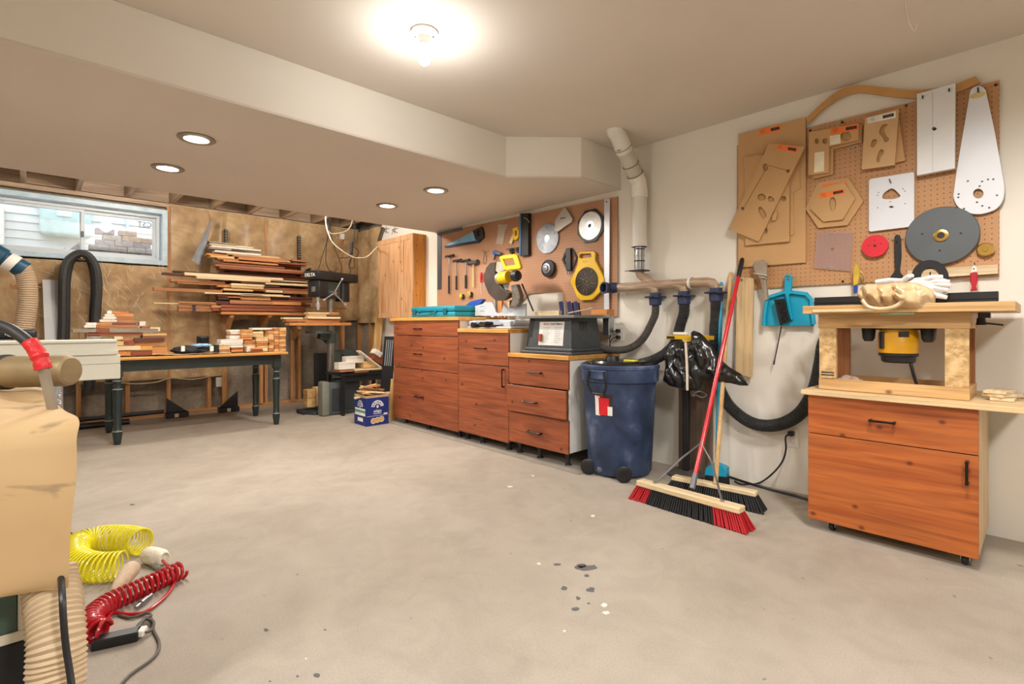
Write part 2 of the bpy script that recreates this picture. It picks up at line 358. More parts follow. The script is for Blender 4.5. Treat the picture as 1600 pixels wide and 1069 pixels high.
for (x0, x1, z0, z1) in ((-1.5, WX0-.02, .35, 2.36), (WX0-.02, WX1+.02, .35, WZ0-.06), (WX1+.02, 1.9, .35, 2.36), (1.9, XR-.02, 1.02, 2.36)):
    b = MB(); b.grid(lambda a, c: (x0+(x1-x0)*a, YB-.135-.018*noise.noise(V((a*(x1-x0)*4, c*5, 7)))-.014*abs(noise.noise(V((a*(x1-x0)*9+c*6, c*9, 2)))), z0+(z1-z0)*c), int((x1-x0)*26)+2, 40)
    b.build('vapour_barrier', m_plas, wb, smooth=25)
# pale streaks laid on the plastic as its painted highlights
m_cr = P('crease_glint', 'efe6d4', .15, var=.02, coat=1)
RR = random.Random(3)
for k in range(130):
    x = RR.uniform(-.2, 1.75) if k % 3 else RR.uniform(.2, 1.1); z = RR.choice((RR.uniform(.95, 1.65), RR.uniform(1.2, 1.65)))
    if x > 1.12 and RR.random() < .6: z = RR.uniform(1.4, 2.2)
    a = RR.uniform(-1.2, -.2) if k % 2 else RR.uniform(1.1, 2.4); L = RR.uniform(.03, .16)
    p = V((x, YB-.155, z)); q = p+V((math.cos(a), 0, math.sin(a)))*L
    b = MB(); b.tube([p, p.lerp(q, .5)+V((.004, -.002, .004)), q], .0012, 4, lambda t: .0005+.0016*math.sin(math.pi*t)); b.build('crease_glint', m_cr, wb)
b = MB(); b.tube(smoothpath([onY(u, v, YB-.10) for u, v in ((185, 598), (215, 600), (245, 597), (268, 591), (300, 593), (330, 588), (349, 586))]), .006, 6); b.build('batt_edge_cord', P('kraft_edge', 'c9b28c', .7), wb)
# framed end of the right wall
b = MB(); b.bx(XR+.06, XR+.15, 6.1, YB, 0, 2.7); struct(b, 'wall_right', m_conc)
for y in (6.12, 6.45, 6.80):
    b = MB(); b.bx(XR, XR+.06, y-.02, y+.02, .042, 2.34, .001); b.build('stud', W('stud', 2), wr)
b = MB(); b.grid(lambda a, c: (XR+.02-.02*math.sin(math.pi*((a*2) % 1))-.015*noise.noise(V((a*4, c*5, 3))), 6.14+.66*a, 1.05+1.29*c), 16, 24, .02); b.build('insulation_batt', m_ins, wr, smooth=80)
# pen scribbles on the drywall above the tall cabinet
mk = P('marker_ink', '20242c', .6)
for cx, cy in ((603, 361), (617, 361)):
    for a_, b_ in (((-5, 5), (1, -7)), ((-4, -1), (4, 3)), ((-4, -2), (5, -4)), ((-1, 4), (1, -2))):
        p, q = onX(cx+a_[0], cy+a_[1], XR-.002), onX(cx+b_[0], cy+b_[1], XR-.002)
        b = MB(); b.beam(p, q, .008, .002, (0, 1, 1)); b.build('pen_mark', mk, wr)
# ------------------------------------------------------------------ window
m_vin = P('white_vinyl', 'cfd6da', .4, var=.03); m_glass = P('pane_glass', 'ffffff', .02, var=0, trans=1)
m_foil = P('house_wrap', 'b9cdd8', .35, var=.14, scale=12, bmp=.6, bscale=25)
win = T('window_1', 'white vinyl sliding basement window', 'window', (.375, YB, WZ0)); del win['category']; del win['label']; win['kind'] = 'structure'
def ring(b, x0, x1, z0, z1, w, y0, y1, bev=.002):
    b.bx(x0, x1, y0, y1, z0, z0+w, bev); b.bx(x0, x1, y0, y1, z1-w, z1, bev); b.bx(x0, x0+w, y0, y1, z0+w, z1-w, bev); b.bx(x1-w, x1, y0, y1, z0+w, z1-w, bev); return b
b = ring(MB(), WX0-.01, WX1+.005, WZ0-.035, WZ1+.01, .05, YB-.15, YB+.02); b.build('wrap_trim', m_foil, win)
b = ring(MB(), WX0+.04, WX1-.05, WZ0+.02, WZ1-.04, .03, YB-.02, YB+.10); b.build('window_frame', m_vin, win)
b = ring(MB(), WX0+.07, .39, WZ0+.05, WZ1-.07, .028, YB+.0, YB+.03); b.build('sash', m_vin, win)
b = ring(MB(), .355, WX1-.08, WZ0+.05, WZ1-.07, .03, YB+.04, YB+.07); b.build('sash', m_vin, win)
m, t, bs = nodes('clear_glass'); tr = nd(t, 'BsdfTransparent'); gl = nd(t, 'BsdfGlossy', Roughness=.02); mx = nd(t, 'MixShader'); mx.inputs[0].default_value = .05
lk(t, tr.outputs[0], mx.inputs[1]); lk(t, gl.outputs[0], mx.inputs[2]); lk(t, mx.outputs[0], t.nodes['Material Output'].inputs[0]); m_clear = m
b = MB(); b.bx(WX0+.09, .375, YB+.012, YB+.016, WZ0+.07, WZ1-.09); b.build('pane', m_clear, win)
b = MB(); b.bx(.37, WX1-.1, YB+.052, YB+.056, WZ0+.07, WZ1-.09); b.build('pane', m_clear, win)
b = MB(); b.bx(.36, .385, YB-.012, YB, 1.93, 1.99, .003); b.build('latch', P('latch_grey', '4a4a4a', .4), win)
p = onY(226, 351, YB+.05); M = frame(p, (-1, 0, 0), (0, 0, 1), (0, 1, 0)); text('CST', M, .075, P('label_black', '15151a', .5), win, th=.001)
p = onY(225, 355.5, YB+.05); b = MB(); b.box(p, (.10, .001, .006)); b.build('sticker_line', P('label_black', '15151a', .5), win)
# ------------------------------------------------------------------ outdoors
m_sid = P('siding_white', 'dedcd6', .6, var=.04)
sd = T('neighbour_wall', 'white clapboard wall of the neighbouring house outside the window', 'wall', (1, 9.9, 1.0))
for i in range(16):
    z = 1.55+i*.115
    b = MB(); b.grid(lambda a, c: (-3+9*a, 9.9-.0+.018*c, z+.118*c), 1, 1, .01); b.build('clapboard', m_sid, sd)
b = MB(); b.bx(-3, 6, 9.93, 10.05, 1.0, 4.2); b.build('sheathing', m_sid, sd)
b = MB(); b.bx(-3, 6, 9.8, 9.92, 1.0, 1.72); b.build('foundation', P('grey_parge', 'b3bdbd', .8), sd)
b = MB(); b.bx(-.62, -.28, 9.6, 9.9, 1.45, 2.62, .01); b.build('corner_column', P('stucco_beige', 'd8d2c6', .9, bmp=.3), sd)
q = onY(199, 345, 9.86); b = MB(); b.cyl((q.x, 9.86, 1.5), (q.x, 9.86, 3.4), .02); b.build('downpipe', m_vin, sd)
q = onY(103, 343, 9.7)
mt = T('utility_box', 'pale green utility meter box fixed to the clapboard wall outside', 'meter box', (q.x, 9.75, q.z-.3))
b = MB(); b.bx(q.x-.28, q.x+.28, 9.62, 9.89, q.z-.24, q.z+.26, .05, seg=3); b.build('box_body', P('pale_green', 'b7c9c2', .5), mt)
b = MB(); b.bx(q.x-.10, q.x+.06, 9.60, 9.63, q.z+.02, q.z+.14, .01); b.build('meter_label', m_vin, mt)
gr = struct(MB().bx(-4, 7, 7.09, 14, 1.6, 1.72), 'ground', P('yard_gravel', 'bdb4a4', .95, var=.2, scale=14, bmp=.6))
m_brk = [P('paver_mauve', '958d92', .9, var=.2, scale=25, bmp=.5), P('paver_grey', 'a09d98', .9, var=.2, scale=25, bmp=.5), P('paver_tan', 'b39a86', .9, var=.2, scale=25, bmp=.5)]
kk = 0
for ri in range(7):
    nb = [4, 4, 4, 4, 3, 3, 2][ri]; z0 = 1.721+ri*.068
    for j in range(nb):
        x0 = .42+j*.185+(.07 if ri % 2 else 0)+(.13 if ri > 3 else 0)+(.04*j if ri == 6 else 0)
        b = MB(); b.bx(x0, x0+.182, 7.9+RR.uniform(-.02, .02), 8.02, z0, z0+.066, .006)
        ci = (2 if ri > 4 and j else (ri*3+j*2) % 2); o = b.build('paver_block', m_brk[ci])
        tag(o, '%s paving block, %s from left in %s course of pile outside window' % (['mauve', 'grey', 'tan'][ci], ORD[j], ['bottom', 'second', 'third', 'fourth', 'fifth', 'sixth', 'top'][ri]), 'paving block', 'paving blocks piled outside the window')
for i, (x, w, h) in enumerate(((.36, .10, .30), (.22, .12, .20), (.08, .12, .14))):
    b = MB(); b.prism([(x-w/2, 1.72), (x+w/2, 1.72), (x+w/2, 1.72+h), (x-w/2, 1.72+h*.6)], -7.98, -7.84, .008); b.bm.transform(Matrix(((1, 0, 0, 0), (0, 0, -1, 0), (0, 1, 0, 0), (0, 0, 0, 1))))
    tag(b.build('broken_paver', m_brk[1]), ['tall broken stone next to the paver pile outside the window', 'slanted broken stone in the middle outside the left pane', 'lowest broken stone outside the left window pane'][i], 'stone')
# ------------------------------------------------------------------ ceiling fittings
m_por = P('porcelain', 'ece8e2', .25, var=.02, coat=.5)
p = onZ(663, 50, ZC)
lam = T('bulb_holder', 'bare glowing bulb in a round white porcelain ceiling holder', 'lamp', (p.x, p.y, ZC))
b = MB(); b.lathe([(.002, 0), (.062, 0), (.064, -.012), (.055, -.02), (.03, -.024), (.026, -.05), (.024, -.062), (.002, -.062)], p, n=32); b.build('holder', m_por, lam)
for s in (-1, 1):
    b = MB(); b.cyl(p+V((s*.042*CS, -s*.042*SN, -.018)), p+V((s*.042*CS, -s*.042*SN, -.024)), .005, n=8); b.build('screw', P('screw_steel', '777777', .3, 1), lam)
m, t, bs = nodes('lit_bulb'); e = nd(t, 'Emission', Strength=9.0); e.inputs[0].default_value = (1, .95, .88, 1); lk(t, e.outputs[0], t.nodes['Material Output'].inputs[0]); m_lit = m
b = MB(); b.lathe([(.002, -.155), (.014, -.152), (.025, -.142), (.031, -.125), (.030, -.108), (.022, -.088), (.014, -.074), (.013, -.06), (.002, -.06)], p, n=24); bo = b.build('glass_bulb', m_lit, lam)
bo.visible_shadow = True
bpy.data.objects['bulb_or_fill_light'].location = p+V((0, 0, -.20))
m_gr = P('brushed_trim', 'a79e90', .35, .6, var=.05)
for i, (u, v, w) in enumerate(((307, 216, 'front left one, nearest the window'), (262, 262, 'rear left one, above the window'), (681, 297, 'front right one'), (605, 321, 'rear right one, nearest the tall cabinet'))):
    p = onZ(u, v, ZS)
    r = T('recessed_light', 'round recessed soffit downlight, the '+w, 'ceiling light', (p.x, p.y, ZS), 'recessed downlights in the bulkhead')
    b = MB(); b.lathe([(.062, -.001), (.095, -.001), (.098, -.006), (.088, -.012), (.064, -.010), (.062, -.001)], p, n=36, cap=False); b.build('trim_ring', m_gr, r)
    b = MB(); b.lathe([(.001, -.012), (.035, -.011), (.056, -.007), (.063, -.002), (.001, -.002)], p, n=28); b.build('lens', m_lit, r)
    light('downlight', 'SPOT', p+V((0, 0, -.03)), 36, (1, .94, .87), .05, (0, 0, 0), spot=3.05)
w = smoothpath([onZ(1412, -30, ZC-.004), onZ(1414, 0, ZC-.01), onZ(1419, 30, ZC-.02), onZ(1429, 50, ZC-.05), onZ(1433, 38, ZC-.02)])
tag(MB().tube(w, .0025, 6).build('ceiling_wire', m_por), 'thin white wire dangling from the ceiling at upper right', 'wire')
# white duct with clamps: goes down the right wall
# ================================================================== cabinet row on the right wall
m_wht = P('melamine_white', 'e4e2dc', .45, var=.02); m_blk = P('black_plastic', '1b1b1d', .42, var=.15); m_foot = m_blk
m_hand = P('black_handle', '2a2624', .3, .7); m_screw = P('screw_steel', '8a8a8a', .3, 1)
WOODS['front'] = ('7f4126', '9c5431'); WOODS['router'] = ('9c4c1e', 'b8662d')
def WK(kind, ax, knots=.55, dark='3d1a0c', nrm=0):
    return wood(kind+'_knotty', *WOODS[kind], ax, knots, dark=dark, nrm=nrm)
def pull(parent, c, L, axis, mat=None):
    M_ = WF(c.x); a, z = -c.y, c.z; b = MB(M_)
    if axis == 'h': b.bx(a-L/2, a+L/2, z-.005, z+.005, .022, .032, .003); ends = ((a-L/2+.006, z), (a+L/2-.006, z))
    else: b.bx(a-.005, a+.005, z-L/2, z+L/2, .022, .032, .003); ends = ((a, z-L/2+.006), (a, z+L/2-.006))
    for e in ends: b.bx(e[0]-.006, e[0]+.006, e[1]-.006, e[1]+.006, 0, .028, .002)
    return b.build('handle', mat or m_hand, parent)
XF = 2.76
def cabinet(name, label, y0, y1, z0, ztop, top_y0, top_y1, fronts, feet, legh):
    t = T(name, label, 'cabinet', ((XF+XR)/2, (y0+y1)/2, 0))
    b = MB(); x0 = XF+.02; zt = ztop-.032
    for y in (y0+.009, y1-.009): b.bx(x0, XR-.01, y-.009, y+.009, z0+.01, zt, .001)
    b.bx(x0, XR-.01, y0+.018, y1-.018, z0+.01, z0+.028); b.bx(x0, XR-.01, y0+.018, y1-.018, zt-.018, zt); b.bx(XR-.03, XR-.01, y0+.018, y1-.018, z0+.028, zt-.018)
    b.build('carcass', m_wht, t)
    b = MB(); b.bx(XF-.012, XR-.004, top_y0, top_y1, ztop-.032, ztop, .003); b.build('countertop', W('honey' if 'drawer' in label else 'birch', 1), t)
    for kind, za, zb, hl, hx, hz, off in fronts:
        b = MB(); b.bx(XF+off, XF+off+.019, y0+.002, y1-.002, za+.002, zb-.002, .0015); f = b.build(kind, WK('front', 1), t)
        pull(f, V((XF+off, hx, hz)), hl, 'v' if kind == 'door' else 'h')
    for y in feet:
        b = MB(); x = XF+.07; b.cyl((x, y, 0), (x, y, .012), .028, .024, 14); b.cyl((x, y, .012), (x, y, legh), .014, .014, 12); b.cyl((x, y, legh), (x, y, z0+.011), .022, .028, 12)
        b.bx(x-.028, x+.028, y-.028, y+.028, z0, z0+.012); b.build('leg', m_foot, t)
        b = MB(); x = XR-.08; b.cyl((x, y, 0), (x, y, .012), .028, .024, 14); b.cyl((x, y, .012), (x, y, z0+.012), .016, .016, 12); b.build('leg', m_foot, t)
    return t
A8 = crop(600, 460, 3.818)
def fy(u, X=XF): return onX(u, 500, X).y
def fz(u, v, X=XF): return onX(u, v, X).z
def h8(cx, cy): u, v = A8((cx, cy))[0]; p = onX(u, v, XF); return p.y, p.z
y1a, y1b = 3.622, 4.737
d = [('drawer', .915, 1.06, .12, *h8(207, 206), 0), ('drawer', .586, .913, .12, *h8(207, 356), 0), ('drawer', .06, .584, .13, *h8(215, 611), 0)]
c1 = cabinet('base_cabinet', 'tallest red stained wood cabinet with three drawers, under the teal tool case', y1a, y1b, .06, 1.094, y1a-.02, y1b+.06, d, (3.69, 4.18, 4.6), .04)
y2a, y2b = 2.962, 3.62
d = [('drawer', .686, .952, .145, *h8(581, 322), 0), ('door', .075, .684, .15, *h8(718, 500), 0)]
c2 = cabinet('base_cabinet', 'middle red stained wood cabinet with one drawer above a door, under the mitre saw', y2a, y2b, .075, .988, y2a-.005, y2b+.0, d, (3.03, 3.36, 3.57), .045)
y3a, y3b = 2.341, 2.96
d = [('drawer', .556, .765, .14, *h8(905, 467), 0), ('drawer', .345, .552, .14, *h8(890, 641), -.025), ('drawer', .097, .341, .145, *h8(903, 823), 0)]
c3 = cabinet('base_cabinet', 'lowest red stained wood cabinet with three drawers, under the spindle sander', y3a, y3b, .095, .80, y3a-.01, y3b, d, (2.40, 2.68, 2.90), .06)
# leaning plank at the left end of the row
b = MB(); b.beam(onX(612.5, 662, 2.80)*1 + V((0, 0, .0)), V((2.80, y1b+.02, .45)), .11, .018, (1, 0, 0), .001)
tag(b.build('leaning_plank', W('pine', 2)), 'short pale plank leaning against the left end of the tallest cabinet', 'plank')
# slightly darker strip of floor under the cabinet row, a thin sheet
b = MB(); b.bx(2.70, XR-.01, 2.2, 4.80, .0, .004); tag(b.build('floor_mat', P('dark_floor_strip', '8d8579', .8, var=.12)), 'thin grey strip on the floor under the cabinet row', 'mat')
# teal case on the tallest cabinet
A6 = crop(600, 300, 5.345)
m_teal = P('teal_plastic', '0f8096', .38, var=.08); m_tdk = P('dark_teal', '0a5866', .4)
pl0 = onX(641, 494, 2.83); pr0 = onX(731, 492, 2.95)
tc_ = T('tool_case', 'teal plastic power tool case lying on the tallest red cabinet', 'tool case', (2.95, (pl0.y+pr0.y)/2, 1.094))
ya, yb = 3.78, 4.52
b = MB(); b.bx(2.84, 3.16, ya, yb, 1.095, 1.148, .014, seg=2); b.build('case_bottom', m_teal, tc_)
b = MB(); b.bx(2.835, 3.165, ya-.004, yb+.004, 1.149, 1.203, .016, seg=2)
for k in range(6): y = ya+.08+k*.11; b.bx(2.90, 3.12, y, y+.05, 1.201, 1.207, .003)
b.build('case_lid', m_teal, tc_)
b = MB(); b.tube(smoothpath([V((2.84, 4.36, 1.15)), V((2.80, 4.35, 1.13)), V((2.795, 4.28, 1.118)), V((2.795, 4.17, 1.118)), V((2.80, 4.09, 1.13)), V((2.84, 4.08, 1.15))]), .010, 8); b.build('handle', m_tdk, tc_)
for y in (4.45, 3.92):
    b = MB(); b.bx(2.822, 2.84, y-.025, y+.025, 1.125, 1.18, .004); b.build('latch', m_tdk, tc_)
for i, (cy, L, r) in enumerate(((4.15, .10, .008), (3.98, .13, .010), (3.86, .16, .012))):
    b = MB(); b.lathe([(.002, 0), (r*.6, .004), (r*.6, L*.4), (r, L*.45), (r, L*.95), (.002, L)], (3.26, cy-L/2, 1.094+r), (0, 1, 0), 12)
    tag(b.build('chisel', m_blk), 'small dark hand tool behind the teal case, '+['left', 'middle', 'right'][i]+' of three', 'hand tool')
# ------------------------------------------------------------------ tall pine wall cabinet
xa = 3.20; ya, yb = 5.06, 5.88; za, zb = 1.11, 2.088
WOODS['tall'] = ('c4905f', 'd8aa80'); WOODS['tallside_lit'] = ('c0741f', 'd58c35')  # side wood tinted orange for the warm light falling on it
t = T('pine_wall_cabinet', 'tall knotty pine wall cabinet with two framed doors in the far corner', 'cabinet', (3.29, 5.47, za))
b = MB(); b.bx(xa+.02, XR-.003, ya, ya+.018, za, zb, .001); b.build('side_panel', WK('tallside_lit', 2, .8, '6b2f12', 1), t, label='side panel with orange light in its colour')
b = MB(); b.bx(xa+.02, XR-.003, yb-.018, yb, za, zb); b.bx(xa+.02, XR-.003, ya+.018, yb-.018, za, za+.018); b.bx(xa+.02, XR-.003, ya+.018, yb-.018, zb-.018, zb); b.build('carcass', W('pine', 2), t)
ym = fy(633, xa)
for (p, q) in ((ya, 5.325), (5.327, yb)):
    b = MB(); w = .055
    b.bx(xa, xa+.02, p+.002, p+w, za, zb, .001); b.bx(xa, xa+.02, q-w, q-.002, za, zb, .001); b.bx(xa+.001, xa+.019, p+w, q-w, za, za+.06); b.bx(xa+.001, xa+.019, p+w, q-w, zb-.06, zb)
    dr = b.build('door', WK('tall', 2, .5, '6b2f12'), t)
    b = MB(); b.bx(xa+.008, xa+.016, p+w, q-w, za+.06, zb-.06); b.build('door_panel', WK('tall', 2, .5, '6b2f12'), dr)
# ------------------------------------------------------------------ pegboards
def peg_mat(name, c1, c2):
    m, t, b = nodes(name); tc = nd(t, 'TexCoord')
    def frac(axis):
        sp = nd(t, 'SeparateXYZ'); lk(t, tc.outputs['Object'], sp.inputs[0])
        m1 = nd(t, 'Math', operation='MULTIPLY'); m1.inputs[1].default_value = 1/.0254; lk(t, sp.outputs[axis], m1.inputs[0])
        m2 = nd(t, 'Math', operation='FRACT'); lk(t, m1.outputs[0], m2.inputs[0])
        m3 = nd(t, 'Math', operation='SUBTRACT'); m3.inputs[1].default_value = .5; lk(t, m2.outputs[0], m3.inputs[0])
        m4 = nd(t, 'Math', operation='POWER'); m4.inputs[1].default_value = 2; 
        m5 = nd(t, 'Math', operation='ABSOLUTE'); lk(t, m3.outputs[0], m5.inputs[0]); lk(t, m5.outputs[0], m4.inputs[0]); return m4.outputs[0]
    a = nd(t, 'Math', operation='ADD'); lk(t, frac(0), a.inputs[0]); lk(t, frac(1), a.inputs[1])
    lt = nd(t, 'Math', operation='LESS_THAN'); lt.inputs[1].default_value = .011; lk(t, a.outputs[0], lt.inputs[0])
    n = nd(t, 'TexNoise', Scale=3, Detail=6.0); lk(t, tc.outputs['Object'], n.inputs['Vector'])
    n2 = nd(t, 'TexNoise', Scale=200, Detail=2.0); lk(t, tc.outputs['Object'], n2.inputs['Vector'])
    c = ramp(t, n.outputs[0], [(.3, lin(c1)), (.7, lin(c2))]); c = mixc(t, .3, c, ramp(t, n2.outputs[0], [(.3, (.8,)*3), (.7, (1.1,)*3)]), 'MULTIPLY')
    c = mixc(t, lt.outputs[0], c, lin('4a2a18')); lk(t, c, b.inputs['Base Color']); b.inputs['Roughness'].default_value = .6; return m
m_peg1 = peg_mat('pegboard_red', 'ad7f5e', 'bb8d6b'); m_peg2 = peg_mat('pegboard_tan', 'b88858', 'c4956a')
XP = 3.365
def pegboard(name, label, outline, mat):
    M_ = WF(0).copy(); M_.translation = V((XP+.006, 0, 0))
    b = MB(M_); b.prism(outline, 0, .006); return tag(b.build(name, mat, keep=True), label, 'pegboard')
o1 = wp(XP, (683, 364), (965, 307), (965, 495), (881, 494), (879.5, 455), (826, 459), (800, 490), (683, 494))
pb1 = pegboard('pegboard', 'brown pegboard hung with saw blades and hammers above the cabinet row', o1, m_peg1)
for yy in [(-o1[0][0])-.05, -(wp(XP, (830, 400))[0][0]), -o1[1][0]+.05]:
    pass
b = MB(); b.bx(XP+.0065, XR-.0005, -o1[1][0]+.02, -o1[0][0]-.02, 1.9, 1.94); b.build('batten', W('pine', 1), pb1)
YL, YR_ = 1.41, .165
o2 = [(-YL, 1.252), (-YR_, 1.258), (-YR_, 2.193), (-YL, 2.20)]
pb2 = pegboard('pegboard', 'tan pegboard hung with router templates above the router table', o2, m_peg2)
b = MB(); b.bx(XP+.0065, XR-.0005, YR_+.02, YL-.02, 2.1, 2.14); b.build('batten', W('pine', 1), pb2)
# ------------------------------------------------------------------ things on the first pegboard
m_steel = P('tool_steel', 'a9adb2', .28, .9, var=.10, scale=14); m_dark = P('dark_steel', '3c3d42', .4, .6, var=.2); m_blue = P('saw_blue', '7fb6d6', .35, .3)
m_yel = P('tool_yellow', 'e6b90e', .4, var=.06); m_rub = P('black_rubber', '222226', .6, var=.15); m_alu = P('aluminium', 'c9cdd2', .3, .7, var=.05)
MP = WF(XP)     # local: right along the wall, up, out
def pt(u, v): return wp(XP, (u, v))[0]
def wl(*pts): return wp(XP, *pts)
def wthing(name, label, cat, u, v, group=None): p = onX(u, v, XP); return T(name, label, cat, p-V((.01, 0, 0)), group)
def wsolo(b, name, mat, label, cat, group=None): return tag(b.build(name, mat), label, cat, group)
b = MB(MP); b.prism(wl((684, 364), (722, 355), (723, 360), (690, 367.5), (690.5, 452), (684, 453)), .002, .006); wsolo(b, 'framing_square', P('square_steel', '6f757e', .35, .8), 'large grey steel L-shaped square at the left edge of the tool pegboard', 'square')
t = wthing('hand_saw', 'hand saw with pale blue blade and black handle at the pegboard top left', 'saw', 727, 375)
b = MB(MP); b.prism(wl((698, 384), (741, 362), (749, 377), (698, 385.5)), .012, .016); b.build('blade', m_blue, t)
b = MB(MP); b.plate(wl((741, 361), (754, 354.5), (756, 355.5), (758.5, 371), (750, 379), (745.5, 375)), [wl((748.5, 362), (752, 360.5), (753.5, 368), (750.5, 370))], .006, .026, .003); b.build('handle', m_rub, t)
b = MB(MP); b.prism(wl((696.5, 384.5), (750, 375.5), (750, 379.5), (697, 387.5)), .009, .019); b.build('blade_guard', P('navy_guard', '233247', .5), t)
def hammer(label, u, vt, vb, hu0, hu1, head, handmat, hw, grip=None):
    t = wthing('hammer', label, 'hammer', u, (vt+vb)/2, 'hammers on the pegboard')
    b = MB(MP); p0, p1 = pt(u, vt), pt(u, vb); w = hw
    b.prism([(p0[0]-w*.7, p0[1]), (p0[0]+w*.7, p0[1]), (p1[0]+w, p1[1]+.005), (p1[0]-w, p1[1]+.005)], .018, .018+w*1.6, .002); b.build('handle', handmat, t)
    if grip:
        g = pt(u, vb-(vb-vt)*.48); b = MB(MP); b.prism([(g[0]-w*1.3, g[1]), (g[0]+w*1.3, g[1]), (p1[0]+w*1.5, p1[1]), (p1[0]-w*1.3, p1[1])], .014, .018+w*2.4, .003); b.build('grip', grip, t)
    b = MB(MP); a, c = pt(hu0, vt), pt(hu1, vt); z = p0[1]; r = .013 if head != 'big' else .021
    if head == 'claw':
        b.cyl((c[0], z+.004, .028), (p0[0]+.01, z+.004, .028), r, r*.8, 14); b.box((p0[0], z+.002, .028), (.045, .022, .022), .004)
        b.prism([(p0[0]-.015, z+.014), (a[0]+.01, z+.010), (a[0], z-.014), (a[0]+.014, z-.004), (p0[0]-.015, z-.008)], .018, .024); b.prism([(p0[0]-.015, z+.014), (a[0]+.01, z+.010), (a[0], z-.014), (a[0]+.014, z-.004), (p0[0]-.015, z-.008)], .031, .037)
    else:
        b.cyl((a[0], z+.002, .03), (c[0], z+.002, .03), r, r, 16); b.cyl((a[0]-.002, z+.002, .03), (a[0]+.012, z+.002, .03), r*1.25, n=16); b.cyl((c[0]+.002, z+.002, .03), (c[0]-.012, z+.002, .03), r*1.25, n=16)
    b.build('head', m_dark if head != 'big' else P('mallet_grey', '4e4a48', .6), t)
A17 = crop(680, 360, 7.633)
hammer('slim claw hammer, leftmost hammer on the pegboard', 704, 401, 459, 699, 712, 'claw', m_steel, .006, m_rub)
hammer('small claw hammer with dark grip, second hammer from left', 715.5, 408, 453, 711, 724, 'claw', m_steel, .006, m_rub)
hammer('claw hammer with bright head and black grip, third hammer from left', 730.5, 408, 451, 725, 737, 'face', m_steel, .007, m_rub)
hammer('dark headed mallet with plain wooden handle, rightmost hammer', 743, 411, 450, 736, 750, 'big', W('pine', 2), .010)
for i, (u, v, r, m_, lab) in enumerate(((724, 463, .024, m_yel, 'small round yellow and chrome tape measure on the pegboard'), (736.5, 460, .03, P('tape_gold', 'c9a63f', .4, .3), 'larger gold and black tape measure right of the small one'))):
    p = pt(u, v); t = wthing('tape_measure', lab, 'tape measure', u, v); b = MB(MP); b.lathe([(.001, 0), (r, 0), (r+.002, .012), (r, .034), (r*.6, .038), (.001, .038)], (p[0], p[1], .004), (0, 0, 1), 22); b.build('case', m_, t)
    b = MB(MP); b.box((p[0]+r*.9, p[1]-.004, .022), (.02, .05, .03), .006); b.build('rim_grip', m_rub, t)
b = MB(MP); q = [pt(*A17(a)[0]) for a in ((600, 255), (590, 330), (585, 385), (605, 400), (622, 370), (618, 300), (606, 258))]; b.tube(smoothpath([(x, y, .012) for x, y in q]), .0022, 6)
q = [pt(*A17(a)[0]) for a in ((575, 235), (610, 262), (655, 240))]; b.tube(smoothpath([(x, y, .016) for x, y in q]), .0016, 6)
wsolo(b, 'hanging_clip', m_dark, 'small steel spring ring hanging on a hook above the red screwdrivers', 'clip')
t = wthing('spray_gun', 'small tool with blue round cap hanging right of the spring ring', 'tool', 783, 398)
a_, c_ = pt(776, 395), pt(786, 400); b = MB(MP); b.lathe([(.001, 0), (.022, 0), (.024, .02), (.022, .05), (.001, .05)], (a_[0], a_[1], .03), (1, -.25, 0), 16); b.build('cap', P('cap_blue', '2f67b8', .4), t)
b = MB(MP); b.cyl((a_[0]+.045, a_[1]-.01, .03), (a_[0]+.10, a_[1]-.022, .03), .02, .014, 14); b.build('barrel', P('gun_grey', '6a6d73', .4), t)
b = MB(MP); b.beam((a_[0]+.02, a_[1]-.01, .03), (a_[0]-.002, a_[1]-.075, .03), .016, .014, (1, 0, 0), .003); b.beam((a_[0]-.03, a_[1]+.004, .03), (a_[0], a_[1], .03), .006, .006); b.build('grip', m_rub, t)
m_red = P('screwdriver_red', 'b8282a', .35, var=.1, coat=.3)
for i, u in enumerate((754, 758.7, 765.8, 769.5)):
    p, q = pt(u, 425+(i % 2)*1.0), pt(u, 442); e = pt(u+.3, 459-(i % 3)*2)
    t = wthing('screwdriver', 'red handled screwdriver, %s of the four from the left on the pegboard' % ORD[i], 'screwdriver', u, 440, 'screwdrivers on the pegboard')
    b = MB(MP); L = p[1]-q[1]; b.lathe([(.001, 0), (.009, .004), (.013, .02), (.012, L*.6), (.008, L*.85), (.010, L), (.001, L)], (p[0], p[1], .022), (0, -1, 0), 10); b.build('handle', m_red, t)
    b = MB(MP); b.cyl((q[0], q[1], .022), (e[0], e[1], .022), .0028, n=6); b.build('shaft', m_alu, t)
m_film = P('clear_film', 'e4d6c4', .2, var=.03, alpha=.38)
b = MB(MP); A7 = crop(740, 300, 4.858); q = wl(*A7((190, 245), (265, 248), (245, 300), (228, 400), (170, 392), (190, 330)))
b.prism(q, .006, .010); wsolo(b, 'plastic_bag', m_film, 'clear crumpled plastic bag hanging high on the pegboard', 'bag')
t = wthing('squeeze_clamp', 'yellow plastic clamp hanging at the pegboard top, left of the black rail', 'clamp', 808, 366)
b = MB(MP); b.plate(wl(*A7((310, 280), (345, 268), (362, 300), (355, 350), (330, 372), (310, 355), (318, 320))), [wl(*A7((328, 300), (343, 295), (345, 330), (330, 338)))], .008, .030, .003); b.build('body', m_yel, t)
b = MB(MP); b.prism(wl(*A7((318, 300), (328, 310), (298, 400), (278, 385))), .012, .020); b.build('jaw', P('clamp_cream', 'd9c48e', .5), t)
b = MB(MP); b.beam((*pt(*A7((335, 262))[0]), .018), (*pt(*A7((370, 285))[0]), .018), .005, .005); b.build('screw', m_alu, t)
